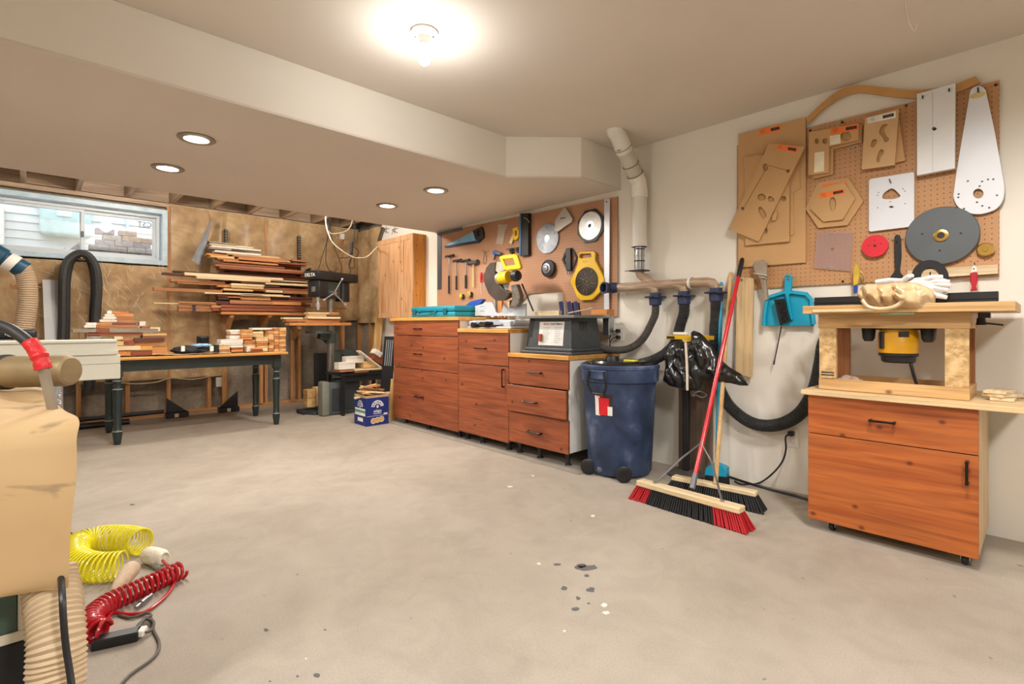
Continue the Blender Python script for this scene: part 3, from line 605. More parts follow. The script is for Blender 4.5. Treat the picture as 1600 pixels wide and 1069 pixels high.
t = wthing('safety_glasses', 'dark pair of safety glasses hooked beside the black rail', 'glasses', 806, 392)
for cx in (300, 350):
    p = pt(*A7((cx, 450-(cx-300)*.1))[0]); b = MB(MP); b.lathe([(.001, 0), (.026, 0), (.030, .012), (.024, .022), (.001, .024)], (p[0], p[1], .006), (0, 0, 1), 18); b.build('lens', P('dark_lens', '1d1620', .1, coat=1), t)
p, q = pt(*A7((262, 440))[0]), pt(*A7((372, 425))[0]); b = MB(MP); b.beam((p[0], p[1], .026), (q[0], q[1]+.006, .026), .008, .006); b.build('frame', m_rub, t)
t = wthing('black_rail', 'long black hollow track hung upright in the middle of the pegboard', 'rail', 824, 375)
b = MB(MP); b.prism(wl(*A7((385, 168), (440, 165), (440, 480), (380, 490))), .004, .045, .002); b.build('track', m_blk, t)
b = MB(MP); b.prism(wl(*A7((378, 168), (388, 168), (384, 490), (374, 490))), .02, .05); b.build('track_edge', P('edge_blue', '5a7fa8', .3, .5), t)
b = MB(MP); b.tube([(*pt(*A7((410, 200))[0]), .05), (*pt(*A7((440, 215))[0]), .055), (*pt(*A7((452, 238))[0]), .05)], .003, 6); b.build('hook', m_alu, t)
def sawblade(M_, c, r, teeth, c0, th=.003, depth=.08, arbor=.016, gul=.35):
    out = []
    for i in range(teeth):
        a = 2*math.pi*i/teeth; da = 2*math.pi/teeth
        out += [(c[0]+r*math.cos(a), c[1]+r*math.sin(a)), (c[0]+r*math.cos(a+da*.45), c[1]+r*math.sin(a+da*.45)), (c[0]+r*(1-depth)*math.cos(a+da*.55), c[1]+r*(1-depth)*math.sin(a+da*.55))]
    b = MB(M_); b.plate(out, [circ(c, arbor, 16)], c0, c0+th); return b
m_bl = P('blade_steel', '8a8c90', .38, .7, var=.25, scale=9); m_blw = P('blade_white', 'd9d8d4', .35, .3, var=.12, scale=20)
c = pt(*A7((567, 355))[0]); rr = .136
t = wthing('saw_blade', 'large shiny circular saw blade left of the octagonal ones', 'saw blade', 857, 373)
sawblade(MP, c, rr, 44, .012).build('blade', m_bl, t)
b = MB(MP); b.lathe([(.001, 0), (.03, 0), (.03, .004), (.001, .004)], (c[0], c[1], .015), (0, 0, 1), 20); b.build('hub', m_steel, t)
for k in range(5):
    a = k*math.pi/2.5+.3; b = MB(MP); b.beam((c[0]+.085*math.cos(a), c[1]+.085*math.sin(a), .0158), (c[0]+.115*math.cos(a+.12), c[1]+.115*math.sin(a+.12), .0158), .003, .0008); b.build('vent_slot', m_dark, t)
p = wl(*A7((630, 295), (636, 215), (700, 123), (720, 128), (768, 208), (760, 232), (650, 308)))
t = wthing('blade_guard_plate', 'pale grey triangular metal guard overlapping the large saw blade', 'guard plate', 884, 343); b = MB(MP); b.prism(p, .020, .030, .002); b.build('plate', P('guard_grey', 'b9b4ac', .4, .4), t)
b = MB(MP); b.bx(*sum(([pt(*A7((675, 200))[0])[0], pt(*A7((715, 190))[0])[0]], [pt(*A7((690, 207))[0])[1], pt(*A7((690, 200))[0])[1]]), []), .030, .0305); b.build('print_line', m_dark, t)
def octo(c, r, rx=1, ph=math.pi/8): return [(c[0]+r*rx*math.cos(ph+i*math.pi/4), c[1]+r*math.sin(ph+i*math.pi/4)) for i in range(8)]
c = pt(*A7((893, 259))[0]); t = wthing('saw_blade', 'white faced saw blade on a black octagonal cover at the pegboard top right', 'saw blade', 924, 353)
b = MB(MP); b.prism(octo(c, .146), .004, .014, .002); b.build('octagonal_cover', m_blk, t)
sawblade(MP, c, .118, 48, .016).build('blade', m_blw, t)
b = MB(MP); b.plate(circ(c, .042, 24), [circ(c, .017, 16)], .019, .021); b.build('hub', m_steel, t)
c = pt(*A7((573, 583))[0]); t = wthing('sanding_disc', 'small round black rubber disc with silver centre below the large saw blade', 'disc', 858, 420)
b = MB(MP); b.lathe([(.001, 0), (.07, 0), (.077, .012), (.077, .03), (.066, .036), (.001, .036)], (c[0]+.012, c[1], .004), (0, 0, 1), 30); b.build('rubber_disc', m_rub, t)
b = MB(MP); b.lathe([(.001, 0), (.05, 0), (.046, .008), (.03, .010), (.024, .020), (.010, .022), (.001, .022)], (c[0]+.008, c[1], .040), (0, 0, 1), 26); b.build('flange', m_bl, t)
t = wthing('folding_tool', 'black diamond shaped folding tool hanging left of the yellow blade holder', 'tool', 892, 410)
b = MB(MP); q = wl(*A7((712, 430), (755, 425), (795, 500), (755, 600), (715, 600), (676, 515))); q2 = wl(*A7((714, 452), (722, 448), (722, 580), (690, 515))); q3 = wl(*A7((752, 448), (783, 502), (752, 575), (750, 460)))
b.plate(q, [q2, q3], .006, .014, .001); b.build('frame', m_rub, t)
b = MB(MP); b.prism(wl(*A7((716, 435), (752, 432), (755, 598), (718, 600))), .010, .032, .003); b.build('body', m_blk, t)
b = MB(MP)
for cx in (722, 735, 746): b.beam((*pt(*A7((cx, 596))[0]), .02), (*pt(*A7((cx+2, 640-abs(cx-735)))[0]), .02), .006, .004)
b.build('jaw', m_steel, t)
c = pt(*A7((873, 680))[0]); t = wthing('blade_holder', 'yellow octagonal blade case with carrying handle and a dark shiny saw blade', 'blade case', 920, 430)
q = wl(*A7((808, 478), (826, 458), (925, 452), (940, 468), (938, 520), (1003, 650), (1008, 668), (975, 765), (915, 822), (830, 825), (800, 800), (778, 740), (750, 690), (755, 670), (805, 560)))
b = MB(MP); b.plate(q, [wl(*A7((818, 482), (832, 472), (902, 470), (910, 480), (908, 496), (830, 506), (818, 500)))], .006, .030, .004); b.build('case', m_yel, t)
c = pt(*A7((875, 681))[0]); sawblade(MP, c, .118, 80, .031, .003, .03, .008).build('blade', P('dark_blade', '6a6662', .2, .9, var=.3), t)
for k in range(15):  # thin bright bars fanning out over the blade face
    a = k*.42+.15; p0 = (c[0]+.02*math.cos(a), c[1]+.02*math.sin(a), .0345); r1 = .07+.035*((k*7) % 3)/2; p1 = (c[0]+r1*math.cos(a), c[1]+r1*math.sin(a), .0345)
    b = MB(MP); b.beam(p0, p1, .003+.003*(k % 3 == 0), .0008); b.build('radial_streak', m_alu, t)
b = MB(MP); b.plate(circ(pt(*A7((862, 530))[0]), .026, 20, .008), [circ(pt(*A7((862, 530))[0]), .023, 20, .006)], .030, .0315); b.build('embossed_ring', P('dark_yellow', 'b48f10', .5), t)
t = wthing('straightedge', 'long white metal straightedge hung upright at the pegboard right edge', 'straightedge', 950, 400)
b = MB(MP); q = wl((946.2, 312), (955, 311), (953.5, 520), (946, 520)); b.prism(q, .012, .020, .001); b.build('rule', P('rule_white', 'd3d8de', .35, .4, var=.03), t)
for v in (316,): 
    p = pt(950, v); b = MB(MP); b.cyl((p[0], p[1], .020), (p[0], p[1], .022), .006, n=10); b.build('hole', m_dark, t)
# ------------------------------------------------------------------ mitre saw on the middle cabinet
MS = WF(3.08); 
def ms(*pts): return wp(3.08, *pts)
def mp_(u, v): return ms((u, v))[0]
t = T('mitre_saw', 'yellow and silver mitre saw on the middle red cabinet', 'saw', (3.05, 3.28, .988))
m_cast = P('cast_aluminium', 'c3c9cf', .4, .35, var=.06); m_grd = P('smoked_guard', '4a413a', .3, .2, var=.2)
A77 = crop(720, 430, 6.667)
zb_ = .990
yl, yr = onX(733, 500, 2.95).y, onX(832, 500, 2.95).y
b = MB(); b.bx(2.84, 3.20, 3.02, 3.60, zb_, zb_+.018, .004); b.bx(2.86, 3.18, 3.05, 3.14, zb_+.018, 1.055, .006); b.bx(2.86, 3.18, 3.50, 3.60, zb_+.018, 1.055, .006); b.bx(2.90, 3.18, 3.04, 3.60, 1.03, 1.06, .004)
b.build('base', m_cast, t)
b = MB(); b.cyl((3.02, 3.32, 1.022), (3.02, 3.32, 1.068), .15, .15, 32); b.build('turntable', m_cast, t)
b = MB(); b.bx(2.78, 2.92, 3.28, 3.36, 1.02, 1.05, .008); b.build('mitre_arm', m_blk, t)
b = MB(); b.cyl((2.79, 3.46, 1.02), (2.83, 3.46, 1.02), .026, .022, 12); b.cyl((2.83, 3.46, 1.02), (2.90, 3.44, 1.02), .012, n=10); b.build('knob', m_blk, t)
b = MB(); b.bx(2.84, 2.87, 3.20, 3.46, .998, 1.02, .002); b.build('scale_plate', m_dark, t)
b = MB(MS); b.plate(ms(*A77((165, 320), (245, 300), (262, 280), (330, 282), (350, 310), (378, 390), (400, 400), (400, 425), (165, 425))), [], 0, .02, .002); b.build('fence', m_cast, t)
b = MB(MS); b.plate(ms(*A77((395, 425), (400, 400), (440, 385), (460, 305), (500, 345), (590, 345), (680, 295), (690, 300), (690, 425))), [], 0, .02, .002); b.build('fence', m_cast, t)
for v_ in (479, 486):
    q_ = onX(753, v_, 3.06); b = MB(); b.bx(3.0585, 3.0598, q_.y-.03, q_.y+.03, q_.z-.003, q_.z+.003); b.build('print_line', P('print_blue', '6d8aa8', .5), t)
# motor head: guard, motor, handle, arm
gc = mp_(787.5, 441); G = []
for i in range(25):
    a = math.radians(95+i*200/24); G.append((gc[0]+.158*math.cos(a), gc[1]+.158*math.sin(a)))
for i in range(25):
    a = math.radians(295-i*190/24); G.append((gc[0]+.02+.075*math.cos(a), gc[1]+.055*math.sin(a)))
b = MB(MS); q = [ms(*A7(z_))[0] for z_ in ((195, 545), (240, 540), (235, 575), (232, 620), (245, 680), (290, 740), (345, 770), (330, 800), (290, 825), (235, 828), (185, 780), (155, 710), (148, 640), (165, 580))]
b.plate(q, [], .055, .115, .006); b.build('blade_cover', m_grd, t)
cc = ms(*A7((255, 680)))[0]; sawblade(MS, cc, .125, 40, .084, .002).build('blade', m_steel, t)
b = MB(MS); q = [ms(*A7(z_))[0] for z_ in ((195, 545), (275, 538), (300, 600), (255, 625), (225, 600))]; b.prism(q, .065, .105, .004); b.build('upper_guard', P('guard_silver', 'a8a294', .4, .5, var=.2), t)
m0, m1 = mp_(796, 436), mp_(817, 433)
b = MB(MS); b.cyl((m0[0]-.03, m0[1]-.003, .10), (m0[0], m0[1], .10), .05, .052, 24); b.build('gear_case', P('gear_silver', 'b0aa98', .4, .5), t)
b = MB(MS); b.lathe([(.001, 0), (.052, 0), (.054, .03), (.050, .10), (.001, .10)], (m0[0], m0[1], .10), (1, .06, 0), 26); b.build('motor', m_yel, t)
b = MB(MS); b.lathe([(.001, 0), (.048, 0), (.05, .02), (.042, .05), (.02, .06), (.001, .06)], (m1[0]-.004, m1[1]+.002, .10), (1, .06, 0), 24); b.build('motor_cap', m_blk, t)
q = [ms(*A7(z_))[0] for z_ in ((262, 505), (280, 492), (378, 480), (398, 490), (428, 580), (415, 595), (345, 600), (315, 602), (300, 592))]; h = [ms(*A7(z_))[0] for z_ in ((288, 520), (368, 512), (385, 560), (312, 572))]
b = MB(MS); b.plate(q, [h], .08, .112, .006); b.build('handle', m_yel, t)
b = MB(MS); q = [ms(*A7(z_))[0] for z_ in ((335, 715), (375, 705), (405, 790), (400, 835), (375, 875), (320, 878), (350, 830))]; b.prism(q, .03, .085, .006); b.build('arm', P('arm_grey', '6e675c', .5, .4, var=.25, scale=30), t)
b = MB(MS); q = [ms(*A7(z_))[0] for z_ in ((318, 830), (345, 815), (345, 870), (315, 880))]; b.prism(q, .02, .07); b.build('pivot', m_blk, t)
b = MB(MS); b.beam((*ms(*A7((392, 700)))[0], .04), (*ms(*A7((478, 905)))[0], .04), .010, .010); b.build('power_cord', m_rub, t)
# blue clamp left of the saw, small wooden tools behind it
t = T('bar_clamp', 'blue plastic bar clamp lying between the teal case and the mitre saw', 'clamp', (3.0, 3.58, 1.0))
m_cb = P('clamp_blue', '20489c', .4, var=.15)
b = MB(WF(3.12)); b.prism(wp(3.12, *A77((75, 320), (130, 275), (250, 246), (268, 255), (235, 300), (170, 320), (160, 405), (85, 408))), 0, .04, .004); b.build('jaw', m_cb, t)
b = MB(WF(3.12)); b.prism(wp(3.12, *A77((80, 405), (165, 405), (165, 425), (80, 425))), -.02, .05); b.build('pad', P('clamp_sky', '2f7fd0', .4), t)
b = MB(); b.bx(3.09, 3.15, 3.62, 3.66, 1.095, 1.125, .002); b.build('bar', m_steel, t)
for i, (u0, v0, u1, v1, w, m_, lab) in enumerate(((774, 462, 779, 487, .03, W('grey', 2), 'weathered wooden block standing behind the mitre saw fence'), (783, 470, 786, 486, .05, W('orange', 2), 'short orange wood offcut standing behind the mitre saw fence'), (796, 472, 797, 488, .03, W('pale', 2), 'pale wood offcut behind the mitre saw arm'))):
    p, q = onX(u0, v0, 3.27), onX(u1, v1, 3.27); q.z = .989; q.y = p.y-.005
    b = MB(); b.beam(q, p, w, .03, (0, 1, 0), .001); tag(b.build('wood_offcut', m_), lab, 'wood offcut')
# ------------------------------------------------------------------ spindle sander on the lowest cabinet
t = T('spindle_sander', 'dark grey benchtop spindle sander with a printed label on the lowest red cabinet', 'sander', (3.02, 2.6, .80))
m_sg = P('charcoal_plastic', '44474a', .5, var=.12, scale=30, bmp=.1); zt = 1.072
b = MB(); b.bx(2.80, 3.24, 2.345, 2.88, .801, .822, .006); b.bx(2.825, 3.22, 2.365, 2.85, .822, .846, .006); b.build('foot', m_sg, t)
b = MB(); b.rings([[V((x0, y0, z)), V((x1, y0, z)), V((x1, y1, z)), V((x0, y1, z))] for x0, x1, y0, y1, z in ((2.845, 3.20, 2.385, 2.83, .846), (2.845, 3.20, 2.385, 2.83, .862), (2.865, 3.18, 2.405, 2.775, 1.05), (2.865, 3.18, 2.405, 2.775, zt))]); b.build('body', m_sg, t)
b = MB(); b.bx(2.81, 3.26, 2.33, 2.90, zt, zt+.020, .003); b.build('table', P('cast_table', '8c8f90', .35, .6, var=.08), t)
b = MB(); b.beam((2.86, 2.82, .85), (2.88, 2.80, zt), .05, .03, (0, 1, 0)); b.build('bracket', m_blk, t)
for k in range(5):
    b = MB(); x = 2.96+k*.022; b.beam((x, 2.400, .97), (x, 2.402, 1.045), .007, .006, (1, 0, 0)); b.build('vent_slot', m_blk, t)
sl = (2.865-2.845)/(1.05-.862); up = V((sl, 0, 1)).normalized(); M_ = frame(V((2.854, 2.59, .955)), (0, -1, 0), up, V((-1, 0, sl)).normalized())
b = MB(M_); b.bx(-.125, .125, -.09, .09, 0, .002); lb = b.build('label_plate', P('label_white', 'd8d8d4', .5), t)
M2 = M_ @ Matrix.Translation((.0, .072, .0022)); text('SEARS', M2 @ Matrix.Translation((-.055, 0, 0)), .022, P('label_red', 'b02a2a', .5), lb, bold=.0004); text('CRAFTSMAN', M2 @ Matrix.Translation((.045, 0, 0)), .022, P('label_black', '15151a', .5), lb, bold=.0004)
for i in range(9):
    for x in (-.055, .06):
        b = MB(M_); b.bx(x-.035+(0.01 if x > 0 else 0), x+.04-.008*(i % 3), .045-i*.014, .0475-i*.014, .002, .0025); b.build('print_line', P('print_grey', '6e6e72', .6), lb)
b = MB(M_); b.bx(-.115, -.085, -.06, -.005, .002, .022, .004); b.build('switch', P('switch_red', '9a3a22', .4), t)
# objects lying on its table
def onboard(cx0, cx1, cy, th, X, dep, kind, label):
    (u0, v0), (u1, _) = A77((cx0, cy), (cx1, cy)); p, q = onX(u0, v0, X), onX(u1, v0, X); b = MB(); b.bx(X, X+dep, q.y, p.y, zt+.021, zt+.021+th, .001); return tag(b.build('wood_strip', W(kind, 1)), label, 'wood strip')
onboard(770, 1020, 360, .045, 3.17, .06, 'pale', 'pale wood strip behind the sander table, left of the blue clamps')
onboard(1360, 1520, 360, .04, 3.0, .09, 'orange', 'short orange wood block on the right end of the sander table')
b = MB(); b.beam(onX(888, 490, 2.95)+V((0, 0, .004)), onX(925, 481.5, 3.05), .008, .02, bev=.001); tag(b.build('wood_strip', W('pale', 1)), 'thin pale slat lying slanted across the sander table', 'wood strip')
for i, (cx, cy) in enumerate(((1040, 275), (1125, 275), (1190, 275))):
    u, v = A77((cx, cy))[0]; p = onX(u, v, 3.22); q = onX(u+3, v+12, 3.22); q.z = zt+.021
    t2 = T('spring_clamp', 'navy plastic clamp standing behind the sander table, %s of three' % ['left', 'middle', 'right'][i], 'clamp', (3.22, p.y, q.z), 'navy clamps behind the sander')
    b = MB(); b.beam(p, q, .035, .02, (0, 1, 0), .004); b.build('jaw', P('navy_plastic', '20285e', .4), t2)
    b = MB(); b.beam(p+V((.02, -.02, -.01)), q+V((.02, -.02, 0)), .012, .012, (0, 1, 0), .002); b.build('lever', m_rub, t2)
u, v = A77((1092, 290))[0]; p = onX(u, v, 2.98); b = MB(); b.cyl((2.98, p.y, zt+.021), (2.98, p.y, p.z), .013, .013, 16); b.cyl((2.98, p.y, p.z), (2.98, p.y, p.z+.012), .006, n=8); tag(b.build('sanding_drum', P('abrasive', '8d8076', .9, bmp=.4)), 'grey abrasive sanding drum standing on the sander table', 'sanding drum')
b = MB(); p = onX(950, 498, 3.30); b.bx(3.27, 3.33, p.y-.03, p.y+.03, .94, 1.09, .003); tag(b.build('wall_bracket', m_steel), 'grey metal bracket under the right end of the sander table', 'bracket')
# ================================================================== dust pipe work on the right wall
m_duct = P('white_duct', 'e0ddd4', .4, var=.03); m_gate = P('navy_gate', '2b3656', .45, var=.12); m_hose = P('grey_hose', '4c4842', .6, var=.15, scale=20); m_hose2 = P('black_hose', '2c2c2c', .55, var=.2, scale=20)
m_foilm = P('duct_foil', 'b8babd', .2, .95, var=.15, scale=20)
m, t, bs = nodes('smoky_tube'); bs.inputs['Base Color'].default_value = lin('b59678'); bs.inputs['Roughness'].default_value = .25; bs.inputs['Alpha'].default_value = .80; bs.inputs['Coat Weight'].default_value = .5
tc = nd(t, 'TexCoord'); mp = nd(t, 'Mapping'); mp.inputs['Scale'].default_value = (3, 3, 30); lk(t, tc.outputs['Object'], mp.inputs[0]); n = nd(t, 'TexNoise', Scale=2, Detail=3.0); lk(t, mp.outputs[0], n.inputs['Vector'])
lk(t, ramp(t, n.outputs[0], [(.3, lin('9c7c60')), (.7, lin('c9b198'))]), bs.inputs['Base Color']); m_tube = m
def RX(u, v, X=3.30): return onX(u, v, X)
p0, p1, p2, p3 = RX(999, 386), RX(999, 302), RX(997, 290), onZ(963, 207, ZC-.01)
ax = (p3-p2).normalized()
t = T('vent_duct', 'white jointed vent duct rising along the wall into the ceiling', 'duct', (p0.x, p0.y, p0.z))
b = MB(); b.cyl((p0.x, p0.y, p0.z), (p0.x, p0.y, p1.z), .056, n=28); b.cyl((p0.x, p0.y, p0.z), (p0.x, p0.y, p0.z+.006), .058, n=28); b.build('duct_pipe', m_duct, t)
top = V((p0.x, p0.y, p1.z)); e1 = V((p0.x-.015, p0.y, p1.z+.085)); e2 = e1+(p3-e1)*.16
b = MB(); b.tube([top-V((0, 0, .035)), top, e1, e2], .060, 28, lambda s: .062 if s < .5 else .058); b.build('elbow', P('duct_collar', 'ece9e0', .45, var=.03), t)
q1 = e1+(p3-e1)*.70
b = MB(); b.cyl(e2, q1, .056, n=28); b.build('duct_pipe', P('duct_grey', 'c9c2b4', .5, var=.06), t)
b = MB(); b.tube([q1-ax*.03, q1+ax*.10, p3+V((-.01, 0, 0)), p3+V((-.02, 0, .03))], .06, 28); b.build('elbow', m_duct, t)
for q in (e2, q1, e1+(p3-e1)*.36):
    b = MB(); b.lathe([(.057, -.003), (.062, -.003), (.062, .003), (.057, .003)], q, ax, 28, False); b.build('seam', P('duct_seam', '8c8578', .6), t)
b = MB(); b.box(q1+V((-.05, 0, -.03)), (.012, .03, .012)); b.build('clamp_screw', m_steel, t)
g = RX(999, 422)
b = MB(); b.cyl((p0.x, p0.y, p0.z), (p0.x, p0.y, g.z), .036, n=24); b.build('metal_sleeve', m_foilm, t)
for k in range(4):
    b = MB(); z = g.z+(p0.z-g.z)*(.12+.26*k); b.lathe([(.036, -.004), (.040, -.004), (.040, .004), (.036, .004)], (p0.x, p0.y, z), (0, 0, 1), 24, False); b.build('hose_clamp', m_dark if k % 2 else m_foilm, t)
b = MB(); b.box((p0.x, p0.y, g.z-.006), (.10, .12, .010), .002); b.box((p0.x-.05, p0.y+.05, g.z-.006), (.02, .08, .004)); b.build('blast_gate', m_blk, t)
t = T('dust_pipe', 'long smoky clear dust collection pipe running along the right wall', 'pipe', RX(1040, 445))
Xp = 3.31
r0 = .034
A = RX(962, 449, Xp); B = RX(1110, 442, Xp); zz = (A.z+B.z)/2+.001
def PP(u, dz=0): p = RX(u, 445, Xp); return V((Xp, p.y, zz+dz))
def corr(b, pts, r, pitch=.009, n=14, amp=.06):
    pts = smoothpath(pts, 10); L = [0]
    for i in range(1, len(pts)): L.append(L[-1]+(pts[i]-pts[i-1]).length)
    N = int(L[-1]/pitch*2); out = []; j = 0
    for k in range(N+1):
        s = L[-1]*k/N
        while j < len(pts)-2 and L[j+1] < s: j += 1
        f = (s-L[j])/max(1e-9, L[j+1]-L[j]); out.append(pts[j].lerp(pts[j+1], f))
    cnt = len(out)-1
    return b.tube(out, r, n, lambda q: r*(1+(amp if int(round(q*cnt)) % 2 else -amp)))
end = RX(1119, 452, Xp)
b = MB(); b.tube([PP(962), PP(1000), PP(1050), PP(1095), PP(1104), PP(1112, -.008), PP(1117, -.035), V((Xp, end.y, zz-.075))], r0, 20); b.build('main_pipe', m_tube, t)
for u in (1024, 1069):
    b = MB(); q = PP(u); b.tube([PP(u-15), PP(u-7, -.012), q+V((0, 0, -.03)), V((Xp, q.y, zz-.085))], r0*.98, 20); b.build('branch', m_tube, t)
b = MB(); q = PP(1010); b.tube([V((p0.x, p0.y, g.z-.012)), V((p0.x, p0.y-.01, g.z-.04)), (V((Xp, p0.y-.05, zz+.05))), PP(1020, .01), PP(1026)], r0*.95, 20); b.build('branch', m_tube, t)
for u in (963.5, 1079):
    b = MB(); q = PP(u); b.lathe([(.034, -.008), (.041, -.008), (.041, .008), (.034, .008)], q, (0, 1, 0), 24, False); b.bx(q.x, XR, q.y-.008, q.y+.008, q.z+.03, q.z+.042); b.build('pipe_strap', m_duct, t)
def gate(u, z, size=.115):
    q = RX(u, 460, Xp); c = V((Xp, q.y, z)); b = MB(); b.bx(c.x-size/2, c.x+size/2, c.y-size/2, c.y+size/2, z-.008, z+.004, .003); b.lathe([(.040, -.062), (.043, -.058), (.046, -.008), (.046, 0)], c, n=24); b.lathe([(.040, .004), (.04, .03)], c, n=24); b.build('blast_gate', m_gate, t)
    b = MB(); b.bx(c.x-size/2-.03, c.x-size/2+.004, c.y-.02, c.y+.02, z-.006, z-.001); b.build('gate_slide', m_blk, t); return c-V((0, 0, .055))
g1 = gate(1024, RX(1024, 464, Xp).z); g2 = gate(1069, RX(1069, 462, Xp).z); g3 = gate(1119, RX(1119, 457, Xp).z)
c = RX(949, 446, 3.24)
b = MB(); b.cyl(PP(963)+V((0, -.01, 0)), PP(958)+V((-.02, .0, 0)), .04, .044, 20); b.lathe([(.030, 0), (.038, .002), (.040, .02), (.040, .05), (.046, .052), (.046, .07), (.036, .07), (.034, .02), (.001, .02)], PP(957)+V((-.015, .01, 0)), (-.85, .2, 0), 24); b.build('end_port', m_gate, t)
t2 = tag(corr(MB(), [g1+V((0, 0, .02)), g1-V((0, 0, .06)), RX(1019, 503, 3.30), RX(1004, 530, 3.27), RX(982, 545, 3.22), RX(955, 547, 3.20), RX(937, 543, 3.22), RX(925, 540, 3.27)], .027, .010).build('flexible_hose', m_hose), 'grey ribbed hose curving from the left gate over the bin lid to the sander', 'hose')
tag(corr(MB(), [g2+V((0, 0, .02)), g2-V((0, 0, .06)), RX(1064, 505, 3.30), RX(1055, 535, 3.27), RX(1040, 552, 3.22), RX(1020, 563, 3.18), RX(1000, 569, 3.12)], .036, .011).build('flexible_hose', m_hose2), 'black ribbed hose from the middle gate down behind the black bag', 'hose')
tag(corr(MB(), [g3+V((0, 0, .02)), g3-V((0, 0, .1)), RX(1117, 520, 3.31), RX(1117, 570, 3.31), RX(1122, 600, 3.31), RX(1140, 635, 3.31), RX(1175, 661, 3.31), RX(1215, 664, 3.31), RX(1250, 646, 3.31), RX(1272, 610, 3.31), RX(1282, 570, 3.31), RX(1287, 540, 3.31), RX(1296, 525, 3.30)], .037, .011).build('flexible_hose', m_hose2), 'long black ribbed hose hanging in a loop from the right gate to the router table', 'hose')
# ------------------------------------------------------------------ outlets and cords
m_plate = P('outlet_white', 'e6e2da', .4, var=.01)
def outlet(name, label, u, v, X, plug):
    p = onX(u, v, X); t = T(name, label, 'outlet', p); M_ = frame(p, (0, -1, 0), (0, 0, 1), (-1, 0, 0))
    b = MB(M_); b.bx(-.036, .036, -.058, .058, 0, .006, .002); b.build('cover_plate', m_plate, t)
    for s in (1, -1):
        b = MB(M_); b.bx(-.016, .016, s*.025-.014, s*.025+.014, .005, .009, .002); f = b.build('socket', m_plate, t)
        for dx in (-.006, .006):
            b = MB(M_); b.bx(dx-.0012, dx+.0012, s*.025-.005, s*.025+.005, .0088, .0094); b.build('slot', m_dark, f)
    return p
po = outlet('wall_outlet', 'white double outlet with two black plugs behind the blue bin', 969, 522, XR-.001, 1)
for s in (1, -1):
    b = MB(); q = po+V((-.01, 0, .025*s)); b.bx(q.x-.035, q.x, q.y-.014, q.y+.014, q.z-.014, q.z+.014, .005); b.tube(smoothpath([q+V((-.03, 0, 0)), q+V((-.05, .03, -.01)), q+V((-.045, .06, -.06)), q+V((-.04, .06, -.15)), q+V((-.06, .05+.02*s, -.26))]), .004, 6)
    tag(b.build('power_plug', m_blk), '%s black plug and cord in the outlet behind the blue bin' % ('upper' if s > 0 else 'lower'), 'plug')
pl_ = outlet('wall_outlet', 'white double outlet low on the wall beside the stained router cabinet', 1239, 684, XR-.001, 1)
q = pl_+V((-.01, 0, .03)); b = MB(); b.bx(q.x-.04, q.x, q.y-.014, q.y+.016, q.z-.016, q.z+.014, .005)
fl = [onZ(1172, 759, .006), onZ(1178, 757, .006)]
b.tube(smoothpath([q+V((-.035, 0, 0)), q+V((-.055, .02, -.02)), RX(1228, 702, 3.32), RX(1222, 722, 3.31), RX(1205, 742, 3.26), onZ(1185, 755, .008), onZ(1160, 757, .006), onZ(1148, 752, .006)]), .0055, 8)
tag(b.build('power_plug', m_blk), 'black cord plugged into the low outlet and falling to the floor', 'cord')
b = MB(); b.tube(smoothpath([onZ(1095, 733, .008), onZ(1130, 742, .008), onZ(1160, 752, .008), onZ(1200, 764, .008), onZ(1240, 774, .008), onZ(1275, 784, .008), onZ(1300, 788, .008)]), .0075, 8)
tag(b.build('extension_cord', m_blk), 'black cord running along the floor under the wall edge', 'cord')
# ------------------------------------------------------------------ blue wheeled bin
BC = V((2.985, 2.065, 0)); ZB = .752
t = T('wheeled_bin', 'big blue plastic wheeled bin with black lid, dusted grey', 'bin', BC)
m, tt, bs = nodes('bin_blue'); tc = nd(tt, 'TexCoord'); n = nd(tt, 'TexNoise', Scale=5, Detail=7.0); lk(tt, tc.outputs['Object'], n.inputs['Vector'])
lk(tt, ramp(tt, n.outputs[0], [(.40, lin('22324f')), (.58, lin('3b4d70')), (.72, lin('7c87a0'))]), bs.inputs['Base Color']); bs.inputs['Roughness'].default_value = .5; m_bin = m
b = MB(); b.lathe([(.02, .012), (.205, .012), (.217, .03), (.246, ZB-.135), (.250, ZB-.125), (.250, ZB-.12), (.264, ZB-.112), (.266, ZB-.03), (.272, ZB-.026), (.272, ZB-.008), (.262, ZB), (.252, ZB), (.246, ZB-.1), (.02, .06)], BC, n=64); b.build('bin_body', m_bin, t)
b = MB(); b.lathe([(.01, ZB-.02), (.248, ZB-.02), (.248, ZB+.004), (.238, ZB+.012), (.20, ZB+.008), (.19, ZB+.022), (.08, ZB+.026), (.01, ZB+.026)], BC, n=48)
b.build('lid', P('lid_black', '17191c', .25, var=.2, coat=.4), t)
toC = V((-SN, -CS, 0)); rt = V((CS, -SN, 0))
for s in (-1, 1):
    pass
b = MB(); q = BC+V((-.06, -.13, ZB+.028)); b.box(q, (.04, .09, .012), .003); lid_y = b.build('lid_latch', P('latch_yellow', 'd8cf3a', .4), t)
b = MB(); q = BC+V((.0, .06, ZB+.035)); b.lathe([(.001, 0), (.05, 0), (.045, .025), (.001, .025)], q-V((0, 0, .012)), n=20); b.build('lid_port', m_blk, t)
